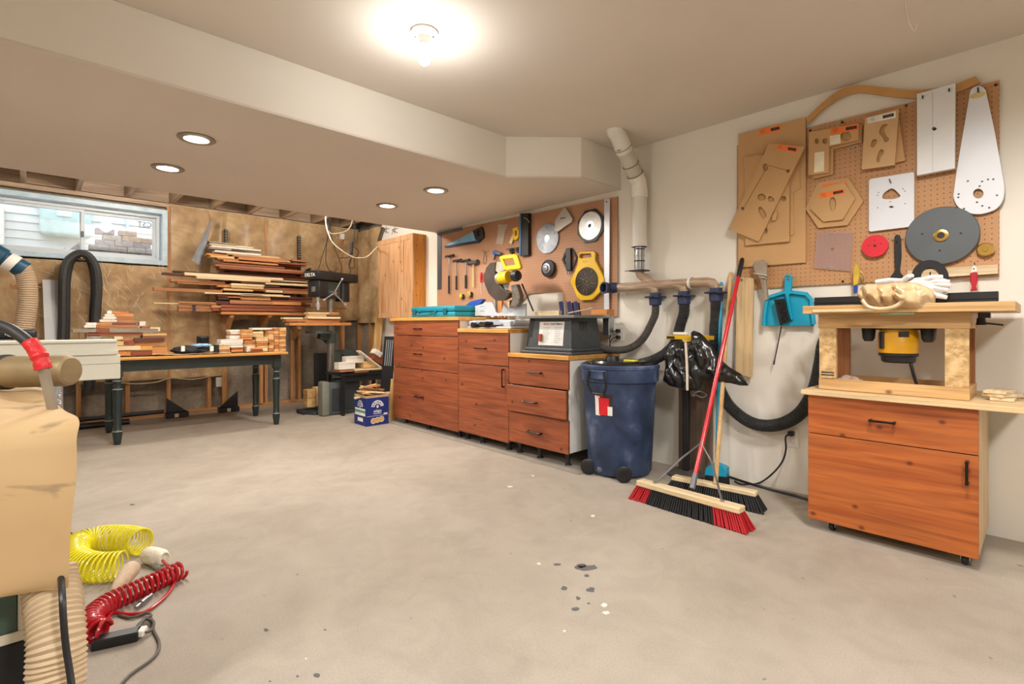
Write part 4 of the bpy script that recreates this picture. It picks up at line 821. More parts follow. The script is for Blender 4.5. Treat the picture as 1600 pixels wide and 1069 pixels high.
# handle on the left side facing the camera
hd = (toC*.74-rt*.68).normalized(); hs = V((-hd.y, hd.x, 0)); hs = hs if hs.dot(rt) > 0 else -hs
hc = BC+hd*.270
b = MB(frame(hc+V((0, 0, ZB-.06)), hs, (0, 0, 1), hd)); b.bx(-.06, .06, -.03, .03, -.01, .018, .006); b.build('handle_boss', m_bin, t)
b = MB()
for s in (-1, 1): b.tube([hc+hs*.058*s+V((0, 0, ZB-.035))+hd*.02, hc+hs*.066*s+V((0, 0, ZB-.09))+hd*.025, hc+hs*.072*s+hd*.02+V((0, 0, ZB-.13)), hc+hs*.045*s+hd*.005+V((0, 0, ZB-.185))], .009, 8)
b.tube([hc-hs*.05+V((0, 0, ZB-.185))+hd*.005, hc+hs*.05+V((0, 0, ZB-.185))+hd*.005], .009, 8); b.build('handle', m_blk, t)
ld = (toC*.80-rt*.62).normalized(); ls = V((-ld.y, ld.x, 0)); ls = ls if ls.dot(rt) > 0 else -ls
lm = [('sticker', -.065, .065, ZB-.335, ZB-.19, m_dark, 0), ('sticker', -.065, -.025, ZB-.335, ZB-.19, m_plate, 1), ('sticker', -.035, .04, ZB-.33, ZB-.215, P('sticker_red', 'd01c28', .4), 2), ('sticker', .03, .062, ZB-.33, ZB-.27, m_plate, 3), ('sticker', -.06, .0, ZB-.205, ZB-.192, P('sticker_red', 'd01c28', .4), 2)]
a0 = math.atan2(ld.y, ld.x); sg = 1 if V((-ld.y, ld.x, 0)).dot(rt) > 0 else -1
for nm, x0, x1, z0, z1, mm, k in lm:
    b = MB()
    def sf(a, c, x0=x0, x1=x1, z0=z0, z1=z1, k=k):
        z = z0+(z1-z0)*c; r = .215+(z-.05)/(ZB-.135-.05)*.031+.0015+.0006*k; an = a0+sg*(x0+(x1-x0)*a)/.24
        return (BC.x+r*math.cos(an), BC.y+r*math.sin(an), z)
    b.grid(sf, 6, 2, .0004); b.build(nm, mm, t)
for s, (u, v) in ((-1, (924, 741)), (1, (974, 753))):
    c = onZ(u, v, 0); r = .054; c = c+V((c.x-BC.x, c.y-BC.y, 0)).normalized()*.022; d = V((-.35, -.94, 0)).normalized()
    tw = MB(); tw.lathe([(.001, -.012), (.012, -.014), (r-.008, -.012), (r, -.008), (r, .008), (r-.008, .012), (.012, .014), (.001, .012)], V((c.x, c.y, r))+d*.0, (-.72, -.70, 0), 24); tw.build('wheel', m_blk, t)
    b = MB(); b.cyl(V((c.x, c.y, r)), V((c.x, c.y, r))+V((.06, .055, 0)), .007, n=8); b.build('axle', m_steel, t)
b = MB(); b.box(BC+V((-.14, -.05, .05)), (.05, .22, .03), .005, Matrix.Rotation(.8, 3, 'Z')); b.build('wheel_bracket', P('bracket_dusty', '5b5f66', .6), t)
# ------------------------------------------------------------------ roller stand with black bag
sp = onZ(1072, 735, 0); sp = V((3.24, sp.y-.02, 0)); m_blk2 = m_blk
def SX_(u, v, X=3.2): return onX(u, v, X)
pz = SX_(1072, 520, 3.24)
t = T('work_stand', 'black work stand with a yellow top beam, half hidden under a black bag', 'stand', (3.24, pz.y, 0))
b = MB(); b.lathe([(.001, 0), (.13, 0), (.13, .012), (.06, .025), (.03, .03), (.001, .03)], (3.24, pz.y, 0), n=28); b.build('foot', P('foot_dusty', '5a554e', .6, var=.3, scale=20), t)
b = MB(); b.bx(3.222, 3.258, pz.y-.022, pz.y+.022, .03, .90, .003); b.build('post', P('post_black', '232323', .35, var=.2), t)
ya_, yb_ = SX_(1105, 525, 3.13).y, SX_(1041, 525, 3.13).y
b = MB(WF(3.13)); q = wp(3.13, (1041, 524), (1075.5, 524), (1075.5, 531), (1041, 531)); zT, zBm = q[0][1], q[2][1]
b = MB(); b.bx(3.13, 3.23, ya_, yb_, zBm, zT, .002); b.build('top_beam', P('stand_yellow', 'd3a912', .4, var=.1), t)
b = MB(); b.bx(3.127, 3.131, SX_(1054, 525, 3.13).y, yb_-.006, zBm+.005, zT-.006); b.build('beam_slot', m_blk, t)
b = MB()
for k in range(8):
    y = yb_-.05-k*.012; b.blob((3.15, y, zT+.012), (.012, .014, .012), 1, .1)
b.build('foam_bits', P('white_foam', 'e4e0da', .7), t, kind='stuff')
c0_, c1_ = SX_(1071, 532, 3.015), SX_(1074, 610, 3.015)
b = MB(); b.tube([c0_, c0_.lerp(c1_, .5)+V((0, -.004, 0)), c1_], .008, 8); b.build('pull_rod', P('rod_white', 'd8cdb8', .5), t)
b = MB(); b.bx(c0_.x-.010, c0_.x+.14, c0_.y-.014, c0_.y+.014, c0_.z-.01, zBm, .003); b.build('rod_holder', P('stand_yellow', 'd3a912'), t)
kb = SX_(1083, 615, 3.2); b = MB(); b.blob(kb, (.02, .02, .02), 2, .3); b.tube(smoothpath([kb, kb+V((0, -.05, .02)), kb+V((0, -.09, .0)), kb+V((0, -.06, -.02)), kb]), .004, 6); b.build('adjuster', m_steel, t)
# bag: a crumpled sheet hanging over the beam
m_bag = P('bag_black', '0c0c0e', .3, var=.1, coat=.5, bmp=0)
A1k = crop(1000, 480, 7.633)
sil = A1k((592, 300), (592, 398), (420, 398), (340, 440), (275, 620), (285, 720), (255, 880), (330, 940), (480, 985), (640, 1000), (720, 970), (740, 880), (860, 850), (930, 900), (1060, 910), (1180, 940), (1280, 940), (1190, 800), (1060, 725), (960, 640), (850, 470), (740, 340), (690, 302), (620, 280))
def inpoly(p, pl):
    c = False; j = len(pl)-1
    for i in range(len(pl)):
        if (pl[i][1] > p[1]) != (pl[j][1] > p[1]) and p[0] < (pl[j][0]-pl[i][0])*(p[1]-pl[i][1])/(pl[j][1]-pl[i][1])+pl[i][0]: c = not c
        j = i
    return c
pts = wp(3.07, *sil)
cu = curve_plate(pts, [], .002, 0)
def pillow(outline, Xp_, depth, step, seed, fr, mat_, name, cre=.02, thick=.5):
    # filled outline, triangulated on a grid, inflated and creased on both faces
    xs = [p[0] for p in outline]; ys = [p[1] for p in outline]; M_ = WF(Xp_); bm = bmesh.new()
    n = len(outline)
    def dist(p):
        m_ = 1e9
        for i in range(n):
            a, c = V((*outline[i], 0)), V((*outline[(i+1) % n], 0)); q = V((*p, 0)); d = c-a; s = max(0, min(1, (q-a).dot(d)/max(d.length_squared, 1e-12))); m_ = min(m_, (a+d*s-q).length)
        return m_
    from mathutils.geometry import delaunay_2d_cdt
    P2 = [V(p).to_2d() if len(p) > 2 else Vector(p) for p in outline]; E = [(i, (i+1) % n) for i in range(n)]
    # subdivide the border
    bd = []
    for i in range(n):
        a, c = Vector(outline[i]), Vector(outline[(i+1) % n]); k = max(1, int((c-a).length/step))
        for j in range(k): bd.append(a.lerp(c, j/k))
    nb = len(bd); pts2 = list(bd); y = min(ys)
    row = 0
    while y < max(ys):
        x = min(xs)+(step/2 if row % 2 else 0)
        while x < max(xs):
            if inpoly((x, y), outline) and dist((x, y)) > step*.5: pts2.append(Vector((x, y)))
            x += step
        y += step*.87; row += 1
    vs, es, fs, *_ = delaunay_2d_cdt(pts2, [(i, (i+1) % nb) for i in range(nb)], [list(range(nb))], 1, 1e-6)
    mb = MB(M_)
    top, bot = [], []
    for v in vs:
        d = dist(v); e = min(1, d/.06)**.6; q = V((v.x*fr, v.y*fr*.6, seed)); cr = abs(noise.noise(q+V((v.y*fr*.5, 0, 0))))*cre*2.2-cre*.5+noise.noise(q*2.7)*cre*.7
        zt_ = depth*e+cr*e*1.2; top.append(mb._v((v.x, v.y, zt_))); bot.append(mb._v((v.x, v.y, -depth*thick*e)) if d > 1e-5 else top[-1])
    for f in fs:
        mb.face([top[i] for i in f]); mb.face([bot[i] for i in reversed(f)])
    return mb.build(name, mat_, smooth=70)
tag(pillow(pts, 3.09, .055, .012, 3, 13, m_bag, 'plastic_bag', .024, .4), 'crumpled black plastic bag draped over the yellow work stand', 'bag')
# brown panel leaning on the wall behind
b = MB(); q0, q1 = onX(1060, 745, 3.35), onX(1112, 745, 3.35); b.bx(3.352, 3.372, q1.y, q0.y, .001, .78, .001); tag(b.build('leaning_board', WK('dark', 2, .3) if 0 else wood('brownpanel', '6d5a4c', '7d6858', 2)), 'dark brown wood panel leaning on the wall behind the work stand', 'panel')
# ------------------------------------------------------------------ brooms
m_bri = P('bristle_black', '19191b', .7); m_brr = P('bristle_red', 'b01620', .6); m_brr2 = m_brr
def broomhead(t, a, c, z0, z1, w, segs, fan, name='head_block', wm=None, lean=0):
    a, c = V(a), V(c); d = (c-a).normalized(); nrm = V((-d.y, d.x, 0)); nrm = nrm if nrm.x < 0 else -nrm; L = (c-a).length
    b = MB(); M_ = frame((a+c)/2, d, nrm, d.cross(nrm)); b = MB(M_); sgn = 1 if d.cross(nrm).z > 0 else -1
    b.bx(-L/2, L/2, -w/2, w/2, min(z0*sgn, z1*sgn), max(z0*sgn, z1*sgn), .004); b.build(name, wm or W('pale', 0) if 0 else (wm or W('pale', 1)), t)
    rb = random.Random(5)
    for s0, s1, mt_, nm in segs:
        b = MB(); n = max(4, int((s1-s0)*L/.012))
        for i in range(n):
            f = s0+(s1-s0)*(i+.5)/n; k = (f-.5)*2
            for row in range(4):
                y = (row-1.5)/1.5*w*.38; p = a+d*(L*f)+nrm*y; p = V((p.x, p.y, z0)); e = p+d*(k*fan+rb.uniform(-.004, .004))+nrm*((row-1.5)/1.5*.02+lean+rb.uniform(-.003, .003)); e.z = .001+rb.uniform(0, .003)
                b.cyl(p+V((0, 0, .004)), e, .0045, .0075, 5, True)
        b.build(nm, mt_, t, kind='stuff')
    return d, nrm
hl, hr = onZ(999, 753, .10), onZ(1160, 797, .10)
hl.z = hr.z = 0
t = T('push_broom', 'red handled push broom with red and black bristles leaning on the wall', 'broom', ((hl+hr)/2).to_tuple())
d, nrm = broomhead(t, hl, hr, .085, .115, .07, ((0, .17, m_brr, 'red_bristles'), (.17, .76, m_bri, 'black_bristles'), (.76, 1, m_brr, 'red_bristles')), .045)
cb = hl.lerp(hr, .5); tp = onX(1160, 404, 3.355)
hb = onZ(1082, 762, .115)
ax_ = (tp-hb).normalized(); Lh = (tp-hb).length
b = MB(); b.cyl(hb+ax_*.07, tp-ax_*.14, .0125, n=14); b.build('handle', P('broom_red', 'c8202c', .25, coat=.5, var=.03), t)
b = MB(); b.lathe([(.001, 0), (.013, 0), (.0145, .02), (.0145, .125), (.011, .14), (.001, .14)], tp-ax_*.14, ax_, 14); b.build('hand_grip', m_blk, t)
b = MB(); b.cyl(hb-ax_*.005, hb+ax_*.08, .017, .015, 14); b.build('ferrule', P('ferrule_grey', '77777a', .4, .4), t)
jc = hb+ax_*.26; mt_ = m_steel
e0, e1_ = hl.lerp(hr, .17)+V((0, 0, .112)), hl.lerp(hr, .83)+V((0, 0, .112)); k0, k1 = onX(1065, 716, jc.x-.01), onX(1112, 722, jc.x-.01)
b = MB(); b.tube([e0, e0.lerp(k0, .92), k0+(jc-k0)*.12, jc+V((-.014, 0, 0)), k1+(jc-k1)*.12, e1_.lerp(k1, .92), e1_], .006, 8); b.build('brace', m_steel, t)
for e in (e0, e1_):
    b = MB(); b.cyl(e, e+V((0, 0, .012)), .01, n=8); b.build('brace_bolt', m_steel, t)
hl2, hr2 = onZ(1052, 745, .09), onZ(1183, 771, .09); hl2.z = hr2.z = 0
t = T('push_broom', 'plain wooden handled push broom with all black bristles behind the red one', 'broom', ((hl2+hr2)/2).to_tuple())
broomhead(t, hl2, hr2, .075, .10, .06, ((0, 1, m_bri, 'black_bristles'),), .05, lean=.02)
hb2, tp2 = onZ(1118, 757, .10), onX(1142, 428, 3.36); b = MB(); b.cyl(hb2, tp2, .0125, .0125, 14); b.lathe([(.0125, 0), (.009, .01), (.001, .013)], tp2, tp2-hb2, 14); b.build('handle', W('pine', 2), t)
q = onZ(1121, 752, .0); t = T('teal_brush', 'teal handled floor brush standing behind the two push brooms', 'brush', (3.2, q.y, 0))
tb = onX(1120, 740, 3.17); yb3 = tb.y
b = MB(WF(3.17)); b.prism(wp(3.17, (1103, 742), (1105, 730), (1118, 722), (1133, 729), (1137, 731), (1137, 745)), -.03, .03, .006); b.build('head', P('brush_teal', '1b9cc0', .4), t)
b = MB()
for i in range(14):
    for j in range(4):
        y = onX(1104, 742, 3.17).y-(.006+.0098*i); x = 3.15+j*.013; b.cyl((x, y, .09), (x+(j-1.5)*.004, y, .002), .005, .006, 5)
b.build('bristles', m_bri, t, kind='stuff')
p, q = onX(1120, 725, 3.17), onX(1127, 444, 3.33); b = MB(); b.cyl(p, q, .0115, n=12); b.lathe([(.0115, 0), (.008, .012), (.001, .015)], q, q-p, 12); b.build('handle', P('teal_pole', '1c93b8', .35, var=.05), t)
p2_ = p.lerp(q, .93); p3_ = p.lerp(q, .985); b = MB(); b.cyl(p2_, p3_, .0135, n=12); b.build('collar', P('collar_yellow', 'dfae2c', .4), t)
# ------------------------------------------------------------------ wall things between pipe and pegboard
b = MB(WF(3.345)); b.prism(wp(3.345, (1154, 433), (1179, 435), (1176, 590), (1150, 583)), 0, .018, .001); tag(b.build('hanging_board', W('birch', 2)), 'long plain birch board hanging on the wall left of the teal dustpan', 'board')
b = MB(WF(3.365)); c = wp(3.365, (1163, 438))[0]; b.cyl((c[0], c[1], 0), (c[0], c[1], .05), .004, n=8); tag(b.build('nail', m_dark), 'nail holding the long birch board on the wall', 'nail')
A11 = crop(1100, 390, 4.276)
t = T('paint_brush', 'old dusty wide brush hanging at the pegboard lower left corner', 'brush', onX(1191, 430, 3.35))
b = MB(WF(3.33)); b.prism(wp(3.33, *A11((335, 100), (350, 80), (400, 70), (425, 90), (432, 150), (425, 205), (380, 195), (345, 150))), 0, .03, .006); b.build('bristles', P('bristle_dusty', '9a8c7a', .9, bmp=.6, bscale=90), t)
b = MB(WF(3.33)); b.prism(wp(3.33, *A11((383, 195), (425, 205), (420, 240), (440, 335), (418, 342), (395, 250))), .004, .024, .003); b.build('handle', W('grey', 2), t)
b = MB(); 
b = MB(WF(3.33)); q = wp(3.33, *A11((345, 160), (435, 175))); b.beam((*q[0], .034), (*q[1], .034), .012, .004); b.build('binding', P('string_white', 'd3ccc0', .7), t)
m_dp = P('dustpan_teal', '149fc0', .35, var=.04)
t = T('dustpan', 'teal plastic dustpan hanging by its handle on the wall', 'dustpan', onX(1233, 490, 3.35))
b = MB(WF(3.345)); ol = A11((410, 510), (412, 440), (430, 330), (450, 318), (540, 290), (600, 288), (690, 300), (722, 335), (738, 500), (735, 512))
b.plate(wp(3.345, *ol), [], 0, .006, .002); b.build('pan', m_dp, t)
b = MB(WF(3.345)); rim = [(*q, .018) for q in wp(3.345, *ol[:-1])]; b.tube(rim, .013, 6); b.build('raised_rim', m_dp, t)
b = MB(WF(3.345)); b.plate(wp(3.345, *A11((548, 175), (560, 168), (585, 170), (597, 185), (592, 285), (578, 310), (600, 470), (575, 478), (555, 320), (545, 285))), [wp(3.345, *A11((562, 185), (578, 185), (577, 205), (563, 205)))], .006, .030, .005); b.build('handle', m_dp, t)
t = T('hand_brush', 'black bristled hand brush clipped into the teal dustpan', 'brush', onX(1223, 487, 3.32))
b = MB(WF(3.315)); b.prism(wp(3.315, *A11((478, 335), (540, 328), (585, 475), (520, 508))), .0, .035, .006); b.build('brush_back', m_rub, t)
b = MB(WF(3.28)); q = wp(3.28, *A11((482, 338), (538, 332), (580, 472), (524, 502)))
for i in range(12):
    for j in range(5):
        f, g_ = (i+.5)/12, (j+.5)/5; a = Vector(q[0]).lerp(Vector(q[3]), f); c = Vector(q[1]).lerp(Vector(q[2]), f); p = a.lerp(c, g_); b.cyl((p.x, p.y, 0), (p.x, p.y, .016), .006, .005, 5)
b.build('bristles', m_bri, t, kind='stuff')
b = MB(); b.cyl(onX(1221, 510, 3.33), onX(1209, 570, 3.33), .0035, n=6); b.cyl(onX(1210, 564, 3.33), onX(1209, 570, 3.33), .005, n=6); tag(b.build('thin_rod', m_dark), 'thin dark rod hanging on the wall below the teal dustpan', 'rod')
# ================================================================== templates on the second pegboard
XQ = XP-.0
m_mdf = P('mdf', 'c39a68', .65, var=.05, scale=5, bmp=.05, bscale=200); m_mdfe = P('mdf_light', 'cda878', .6, var=.04, scale=5)
m_or = P('sticker_orange', 'ef7a2c', .5, var=.03); m_inkb = P('label_black', '15151a'); m_stw = P('sticker_white', 'e8e4dc', .5); m_cream = P('sticker_cream', 'e6dcc0', .6)
AK = crop(1130, 110, 3.144); AR = crop(1330, 110, 3.144); AS = crop(1150, 180, 8.0)
def kid(cx, cy, r, n=12, a=0, e=1.0): # bean shaped cut-out in crop units of AK
    return [(cx+r*e*math.cos(t_)*math.cos(a)-r*math.sin(t_)*math.sin(a), cy+r*e*math.cos(t_)*math.sin(a)+r*math.sin(t_)*math.cos(a)) for t_ in [2*math.pi*i/n for i in range(n)]]
def templ(label, A_, outer, holes, c0, th, name='router_template', mat=None, cat='template', group=None, xo=0):
    X = XP-c0; pts = A_(*outer); u = sum(p[0] for p in pts)/len(pts); v = sum(p[1] for p in pts)/len(pts)
    t = T(name, label, cat, onX(u, v, X), group)
    M_ = WF(X); b = MB(M_); b.plate(wp(X, *pts), [wp(X, *A_(*(smo(h, 3) if len(h) > 5 else h))) for h in holes], 0, th, .0008); b.build('board', mat or m_mdf, t)
    return t, X-th
def sticker(t, X, A_, quad, mat=None, bars=True, code=True):
    M_ = WF(X); q = [Vector(p) for p in wp(X, *A_(*quad))]; b = MB(M_); b.prism([tuple(p) for p in q], 0, .0006); s = b.build('sticker', mat or m_or, t)
    def Q(f, g): return q[0].lerp(q[1], f).lerp(q[3].lerp(q[2], f), g)
    if bars:
        for k in range(4):
            b = MB(M_); p, r = Q(.05+.02*k, .22+.16*k), Q(.26+.0*k, .16+.16*k); b.beam((*p, .0008), (*r, .0008), .0016, .0006); b.build('print_line', m_inkb, s)
    if code:
        b = MB(M_); b.prism([tuple(Q(.55, .22)), tuple(Q(.93, .22)), tuple(Q(.93, .72)), tuple(Q(.55, .72))], .0006, .001); b.build('print_block', m_inkb, s)
        for k in range(2):
            b = MB(M_); p, r = Q(.62, .38+.2*k), Q(.88, .38+.2*k); b.beam((*p, .0012), (*r, .0012), .0012, .0004); b.build('print_line', mat or m_or, s)
    return s
t, X = templ('large rectangular fibreboard sheet with an orange sticker covering the pegboard left part', AK, [(77, 315), (408, 232), (408, 945), (77, 970)], [], .004, .012)
sticker(t, X, AK, [(175, 292), (283, 268), (285, 296), (176, 320)])
t, X = templ('middle fibreboard template mostly hidden behind the tilted one', AK, [(110, 430), (330, 400), (328, 842), (113, 862)], [kid(300, 632, 13), kid(208, 785, 12, e=1.6, a=1.2)], .022, .014)
t, X = templ('narrow fibreboard template with scalloped edge right of the tilted one', AK, [(330, 400), (372, 395), (380, 580), (345, 600), (345, 790), (352, 805), (330, 812)], [], .018, .004)
t, X = templ('long tilted fibreboard router template with round and bean shaped cut-outs', AK, [(228, 360), (405, 378), (178, 842), (30, 782)], [kid(212, 478, 13, e=1.4, a=1.4), kid(322, 497, 8), kid(100, 680, 8), kid(193, 625, 17, e=1.2), kid(238, 634, 13, e=1.3, a=.6), [(176, 680), (190, 672), (215, 705), (212, 725), (200, 730), (180, 700)], [(262, 690), (268, 700), (262, 738), (244, 740), (243, 722)]], .040, .014)
sticker(t, X, AK, [(264, 362), (370, 378), (360, 408), (262, 388)])
M_ = WF(X)
for a_, c_ in (((222, 466), (318, 494)), ((206, 492), (104, 672))):
    q = wp(X, *AK(a_, c_)); b = MB(M_); b.beam((*q[0], .0005), (*q[1], .0005), .005, .001); b.build('groove', P('groove_brown', '7a5a38', .8), t)
q = [onX(*AK(z_)[0], XP-.03) for z_ in ((123, 460), (123, 435), (145, 428), (190, 425), (215, 380))]; b = MB(); b.tube(q, .003, 6); tag(b.build('wire_hook', m_dark), 'bent dark wire hook above the middle fibreboard template', 'hook')
Lsh = [(424, 305), (682, 262), (684, 355), (543, 388), (543, 512), (441, 535), (441, 520), (424, 517)]
t, X = templ('rear L-shaped fibreboard corner template with orange sticker edge', AK, [(440, 310), (684, 270), (684, 355), (543, 390), (543, 512), (443, 536)], [], .006, .014)
t, X = templ('front L-shaped fibreboard corner template with orange sticker and round cut-outs', AK, [(424, 307), (668, 265), (668, 345), (523, 378), (523, 505), (421, 518)], [kid(463, 350, 10, e=1.3, a=1.5), kid(504, 350, 14), kid(605, 326, 25, e=1)], .024, .012)
sticker(t, X, AK, [(528, 286), (665, 262), (667, 292), (528, 318)]); 
M_ = WF(X)
for qd in ([(524, 322), (575, 314), (577, 358), (524, 368)], [(450, 405), (497, 398), (495, 495), (446, 502)]):
    b = MB(M_); b.prism(wp(X, *AK(*qd)), 0, .0008); b.build('paper_label', m_cream, t)
t, X = templ('large hexagonal fibreboard template behind the smaller hexagon', AK, [(470, 552), (618, 530), (692, 645), (614, 762), (470, 776), (407, 682)], [], .004, .014)
sticker(t, X, AK, [(487, 560), (607, 548), (607, 570), (490, 575)], code=False, bars=False)
t, X = templ('smaller hexagonal fibreboard template with orange sticker and one oval slot', AK, [(480, 580), (597, 552), (651, 632), (590, 735), (495, 745), (430, 682)], [[(528, 635), (540, 626), (552, 632), (557, 660), (550, 688), (535, 692), (526, 665)]], .020, .013)
sticker(t, X, AK, [(472, 604), (595, 580), (600, 606), (475, 632)])
t, X = templ('tilted fibreboard template peeking out behind the white labelled one', AR, [(75, 240), (232, 205), (268, 445), (210, 460), (170, 476), (60, 490)], [], .006, .014)
t, X = templ('fibreboard template with a white label and three hooked cut-outs', AR, [(70, 237), (237, 192), (217, 468), (54, 490)], [[(140, 310), (150, 278), (172, 266), (180, 272), (166, 295), (176, 325), (188, 338), (182, 354), (166, 352), (156, 330)], [(98, 370), (108, 345), (124, 342), (130, 352), (118, 378), (102, 380)], [(128, 440), (136, 408), (150, 390), (163, 400), (158, 418), (146, 428), (142, 452), (130, 454)]], .022, .014, mat=m_mdfe)
sticker(t, X, AR, [(80, 234), (219, 200), (219, 232), (80, 262)], m_stw)
m_wp = P('white_panel', 'e2e4e4', .45, var=.03); m_wp2 = P('white_hdpe', 'dfe3ea', .35, var=.02)
t, X = templ('tall white laminated panel pair hanging near the pegboard top right', AR, [(328, 125), (515, 72), (513, 487), (328, 522)], [kid(412, 294, 9, e=1.3)], .02, .030, 'laminate_board', m_wp, 'panel')
M_ = WF(X); b = MB(M_); q = wp(X, *AR((400, 104), (400, 508))); b.beam((*q[0], .0), (*q[1], .0), .002, .001); b.build('joint_line', P('joint_grey', 'a9acae', .6), t)
b = MB(M_)
for c in ((352, 130), (482, 96)):
    q = wp(X, *AR(c))[0]; b = MB(M_); b.cyl((q[0], q[1], -.01), (q[0], q[1], .012), .003, n=6); b.bx(q[0]-.003, q[0]+.003, q[1]-.012, q[1]+.004, .008, .012); b.build('hook', m_dark, t)
Z0 = [(620, 80), (640, 82), (660, 98), (668, 130), (705, 300), (745, 520), (754, 590), (745, 640), (715, 680), (670, 700), (620, 708), (570, 698), (525, 670), (505, 630), (505, 600), (530, 430), (580, 140), (587, 105), (600, 88)]
t, X = templ('white teardrop shaped plate hanging at the pegboard right edge', AR, smo(Z0), [kid(625, 607, 24, 20, e=1.05)], .012, .010, 'teardrop_plate', m_wp2, 'plate')
M_ = WF(X)
for c in ((573, 544), (643, 546), (672, 536), (698, 535), (631, 569), (528, 608), (526, 624), (716, 614), (618, 648), (644, 666), (554, 680), (678, 675)):
    q = wp(X, *AR(c))[0]; b = MB(M_); b.cyl((q[0], q[1], -.001), (q[0], q[1], .0005), .0045, n=8); b.build('screw_hole', m_dark, t)
q = wp(X, *AR((621, 122)))[0]; b = MB(M_); b.plate(circ(q, .028, 20, .014), [], 0, .002); b.build('gold_badge', P('gold_foil', 'd8c88c', .35, .5), t)
q = wp(X, *AR((623, 85), (625, 110))); b = MB(M_); b.cyl((*q[0], .006), (*q[1], .006), .003, n=6); b.build('hook', m_dark, t)
t, X = templ('square white plate with a bearded face like cut-out below the white panels', AR, [(88, 545), (96, 535), (302, 501), (311, 506), (311, 760), (304, 768), (96, 793), (88, 788)], [[(155, 630), (162, 605), (190, 584), (210, 584), (238, 610), (240, 622), (215, 632), (185, 634)], [(185, 672), (198, 666), (212, 672), (198, 678)]], .012, .008, 'router_plate', m_wp2, 'plate')
M_ = WF(X)
for c in ((135, 600), (130, 614), (255, 582), (264, 593), (130, 675), (265, 655), (191, 645)):
    q = wp(X, *AR(c))[0]; b = MB(M_); b.cyl((q[0], q[1], -.001), (q[0], q[1], .0005), .0035, n=8); b.build('screw_hole', P('hole_grey', '8a8c8e', .6), t)
q = wp(X, *AR((188, 535), (197, 555))); b = MB(M_); b.beam((*q[0], .006), (*q[1], .006), .004, .004); b.build('hook', m_dark, t)
# red spool, wrench, big disc, brass knob
c = wp(XP, *AR((125, 865)))[0]; t = T('red_spool', 'double red plastic pulley disc hanging on the pegboard', 'disc', onX(1370, 385, XP-.02)); m_rd = P('pulley_red', 'd8283a', .35, var=.04, coat=.2)
b = MB(WF(XP)); b.lathe([(.001, 0), (.058, 0), (.058, .008), (.03, .010), (.03, .016), (.058, .018), (.06, .026), (.001, .026)], (c[0]-.002, c[1], .006), (0, 0, 1), 32); b.build('pulley', m_rd, t)
for dx, dy in ((0, 0), (-.028, .004), (.028, .008), (0, .03)):
    b = MB(WF(XP)); b.cyl((c[0]-.002+dx, c[1]+dy, .030), (c[0]-.002+dx, c[1]+dy, .033), .007 if dx == dy == 0 else .003, n=10); b.build('hole', m_dark, t)
t, X = templ('black flat spanner with ring end hanging between the red and black discs', AR, [(214, 820), (222, 808), (240, 810), (246, 830), (248, 920), (240, 990), (256, 1010), (252, 1035), (195, 1035), (190, 1020), (218, 985), (214, 900)], [kid(228, 846, 5)], .014, .012, 'spanner', m_blk, 'spanner')
b = MB(WF(XP)); q = wp(XP, *AR((200, 830), (258, 826))); b.beam((*q[0], .012), (*q[1], .012), .004, .004); b.build('peg_hook', m_steel, t)
c = wp(XP, *AR((445, 815)))[0]; t = T('sanding_plate', 'large dark grey round plate with brass hub hanging on the pegboard', 'disc', onX(1471, 369, XP-.02))
b = MB(WF(XP)); b.lathe([(.001, 0), (.142, 0), (.146, .005), (.146, .012), (.143, .016), (.001, .016)], (c[0], c[1], .010), (0, 0, 1), 56); b.build('plate', P('slate_grey', '565c60', .5, var=.07), t)
b = MB(WF(XP)); b.lathe([(.014, 0), (.030, 0), (.030, .006), (.022, .008), (.016, .008), (.014, .002)], (c[0], c[1], .026), (0, 0, 1), 24); b.build('brass_hub', P('brass', 'c9a558', .25, .9), t)
for dx, dy in ((-.075, .018), (.075, .002), (-.005, -.075), (0, 0)):
    b = MB(WF(XP)); b.cyl((c[0]+dx, c[1]+dy, .0255), (c[0]+dx, c[1]+dy, .0265 if dx else .029), .005 if dx else .014, n=10); b.build('hole', m_inkb, t)
c = wp(XP, *AR((661, 883)))[0]; t = T('brass_knob', 'small brass wheel hanging at the pegboard lower right', 'knob', onX(1540, 390, XP-.02))
b = MB(WF(XP)); b.lathe([(.001, 0), (.028, 0), (.033, .006), (.033, .014), (.028, .022), (.01, .022), (.009, .028), (.001, .028)], (c[0], c[1], .01), (0, 0, 1), 30); b.build('wheel', P('brass', 'c9a558'), t)
t, X = templ('pale wooden ledge strip across the pegboard bottom right', AR, [(280, 985), (722, 956), (722, 1000), (280, 1028)], [], .004, .022, 'ledge_strip', W('pale', 1), 'strip')
t, X = templ('black round insert plate standing behind the gloves', AR, kid(388, 1020, 88, 36, 0, 1.05), [kid(388, 1010, 40, 20, 0, 1.1)], .03, .006, 'insert_ring', m_blk, 'ring')
b = MB(WF(X)); q = wp(X, *AR((388, 990), (388, 1040))); b.beam((*q[0], -.003), (*q[1], -.003), .014, .004); b.build('spoke', m_blk, t)
t, X = templ('clear plastic square sheet hanging below the hexagonal templates', AK, [(462, 792), (640, 795), (626, 988), (443, 972)], [kid(537, 880, 7)], .008, .005, 'plastic_sheet', P('lilac_acrylic', 'c4a59c', .15, var=.03, alpha=.45, coat=.5), 'sheet')
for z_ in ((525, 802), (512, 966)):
    q = wp(X, *AK(z_))[0]; b = MB(WF(X)); b.beam((q[0]-.02, q[1], .001), (q[0]+.02, q[1], .001), .004, .002); b.build('glint_strip', m_alu, t)
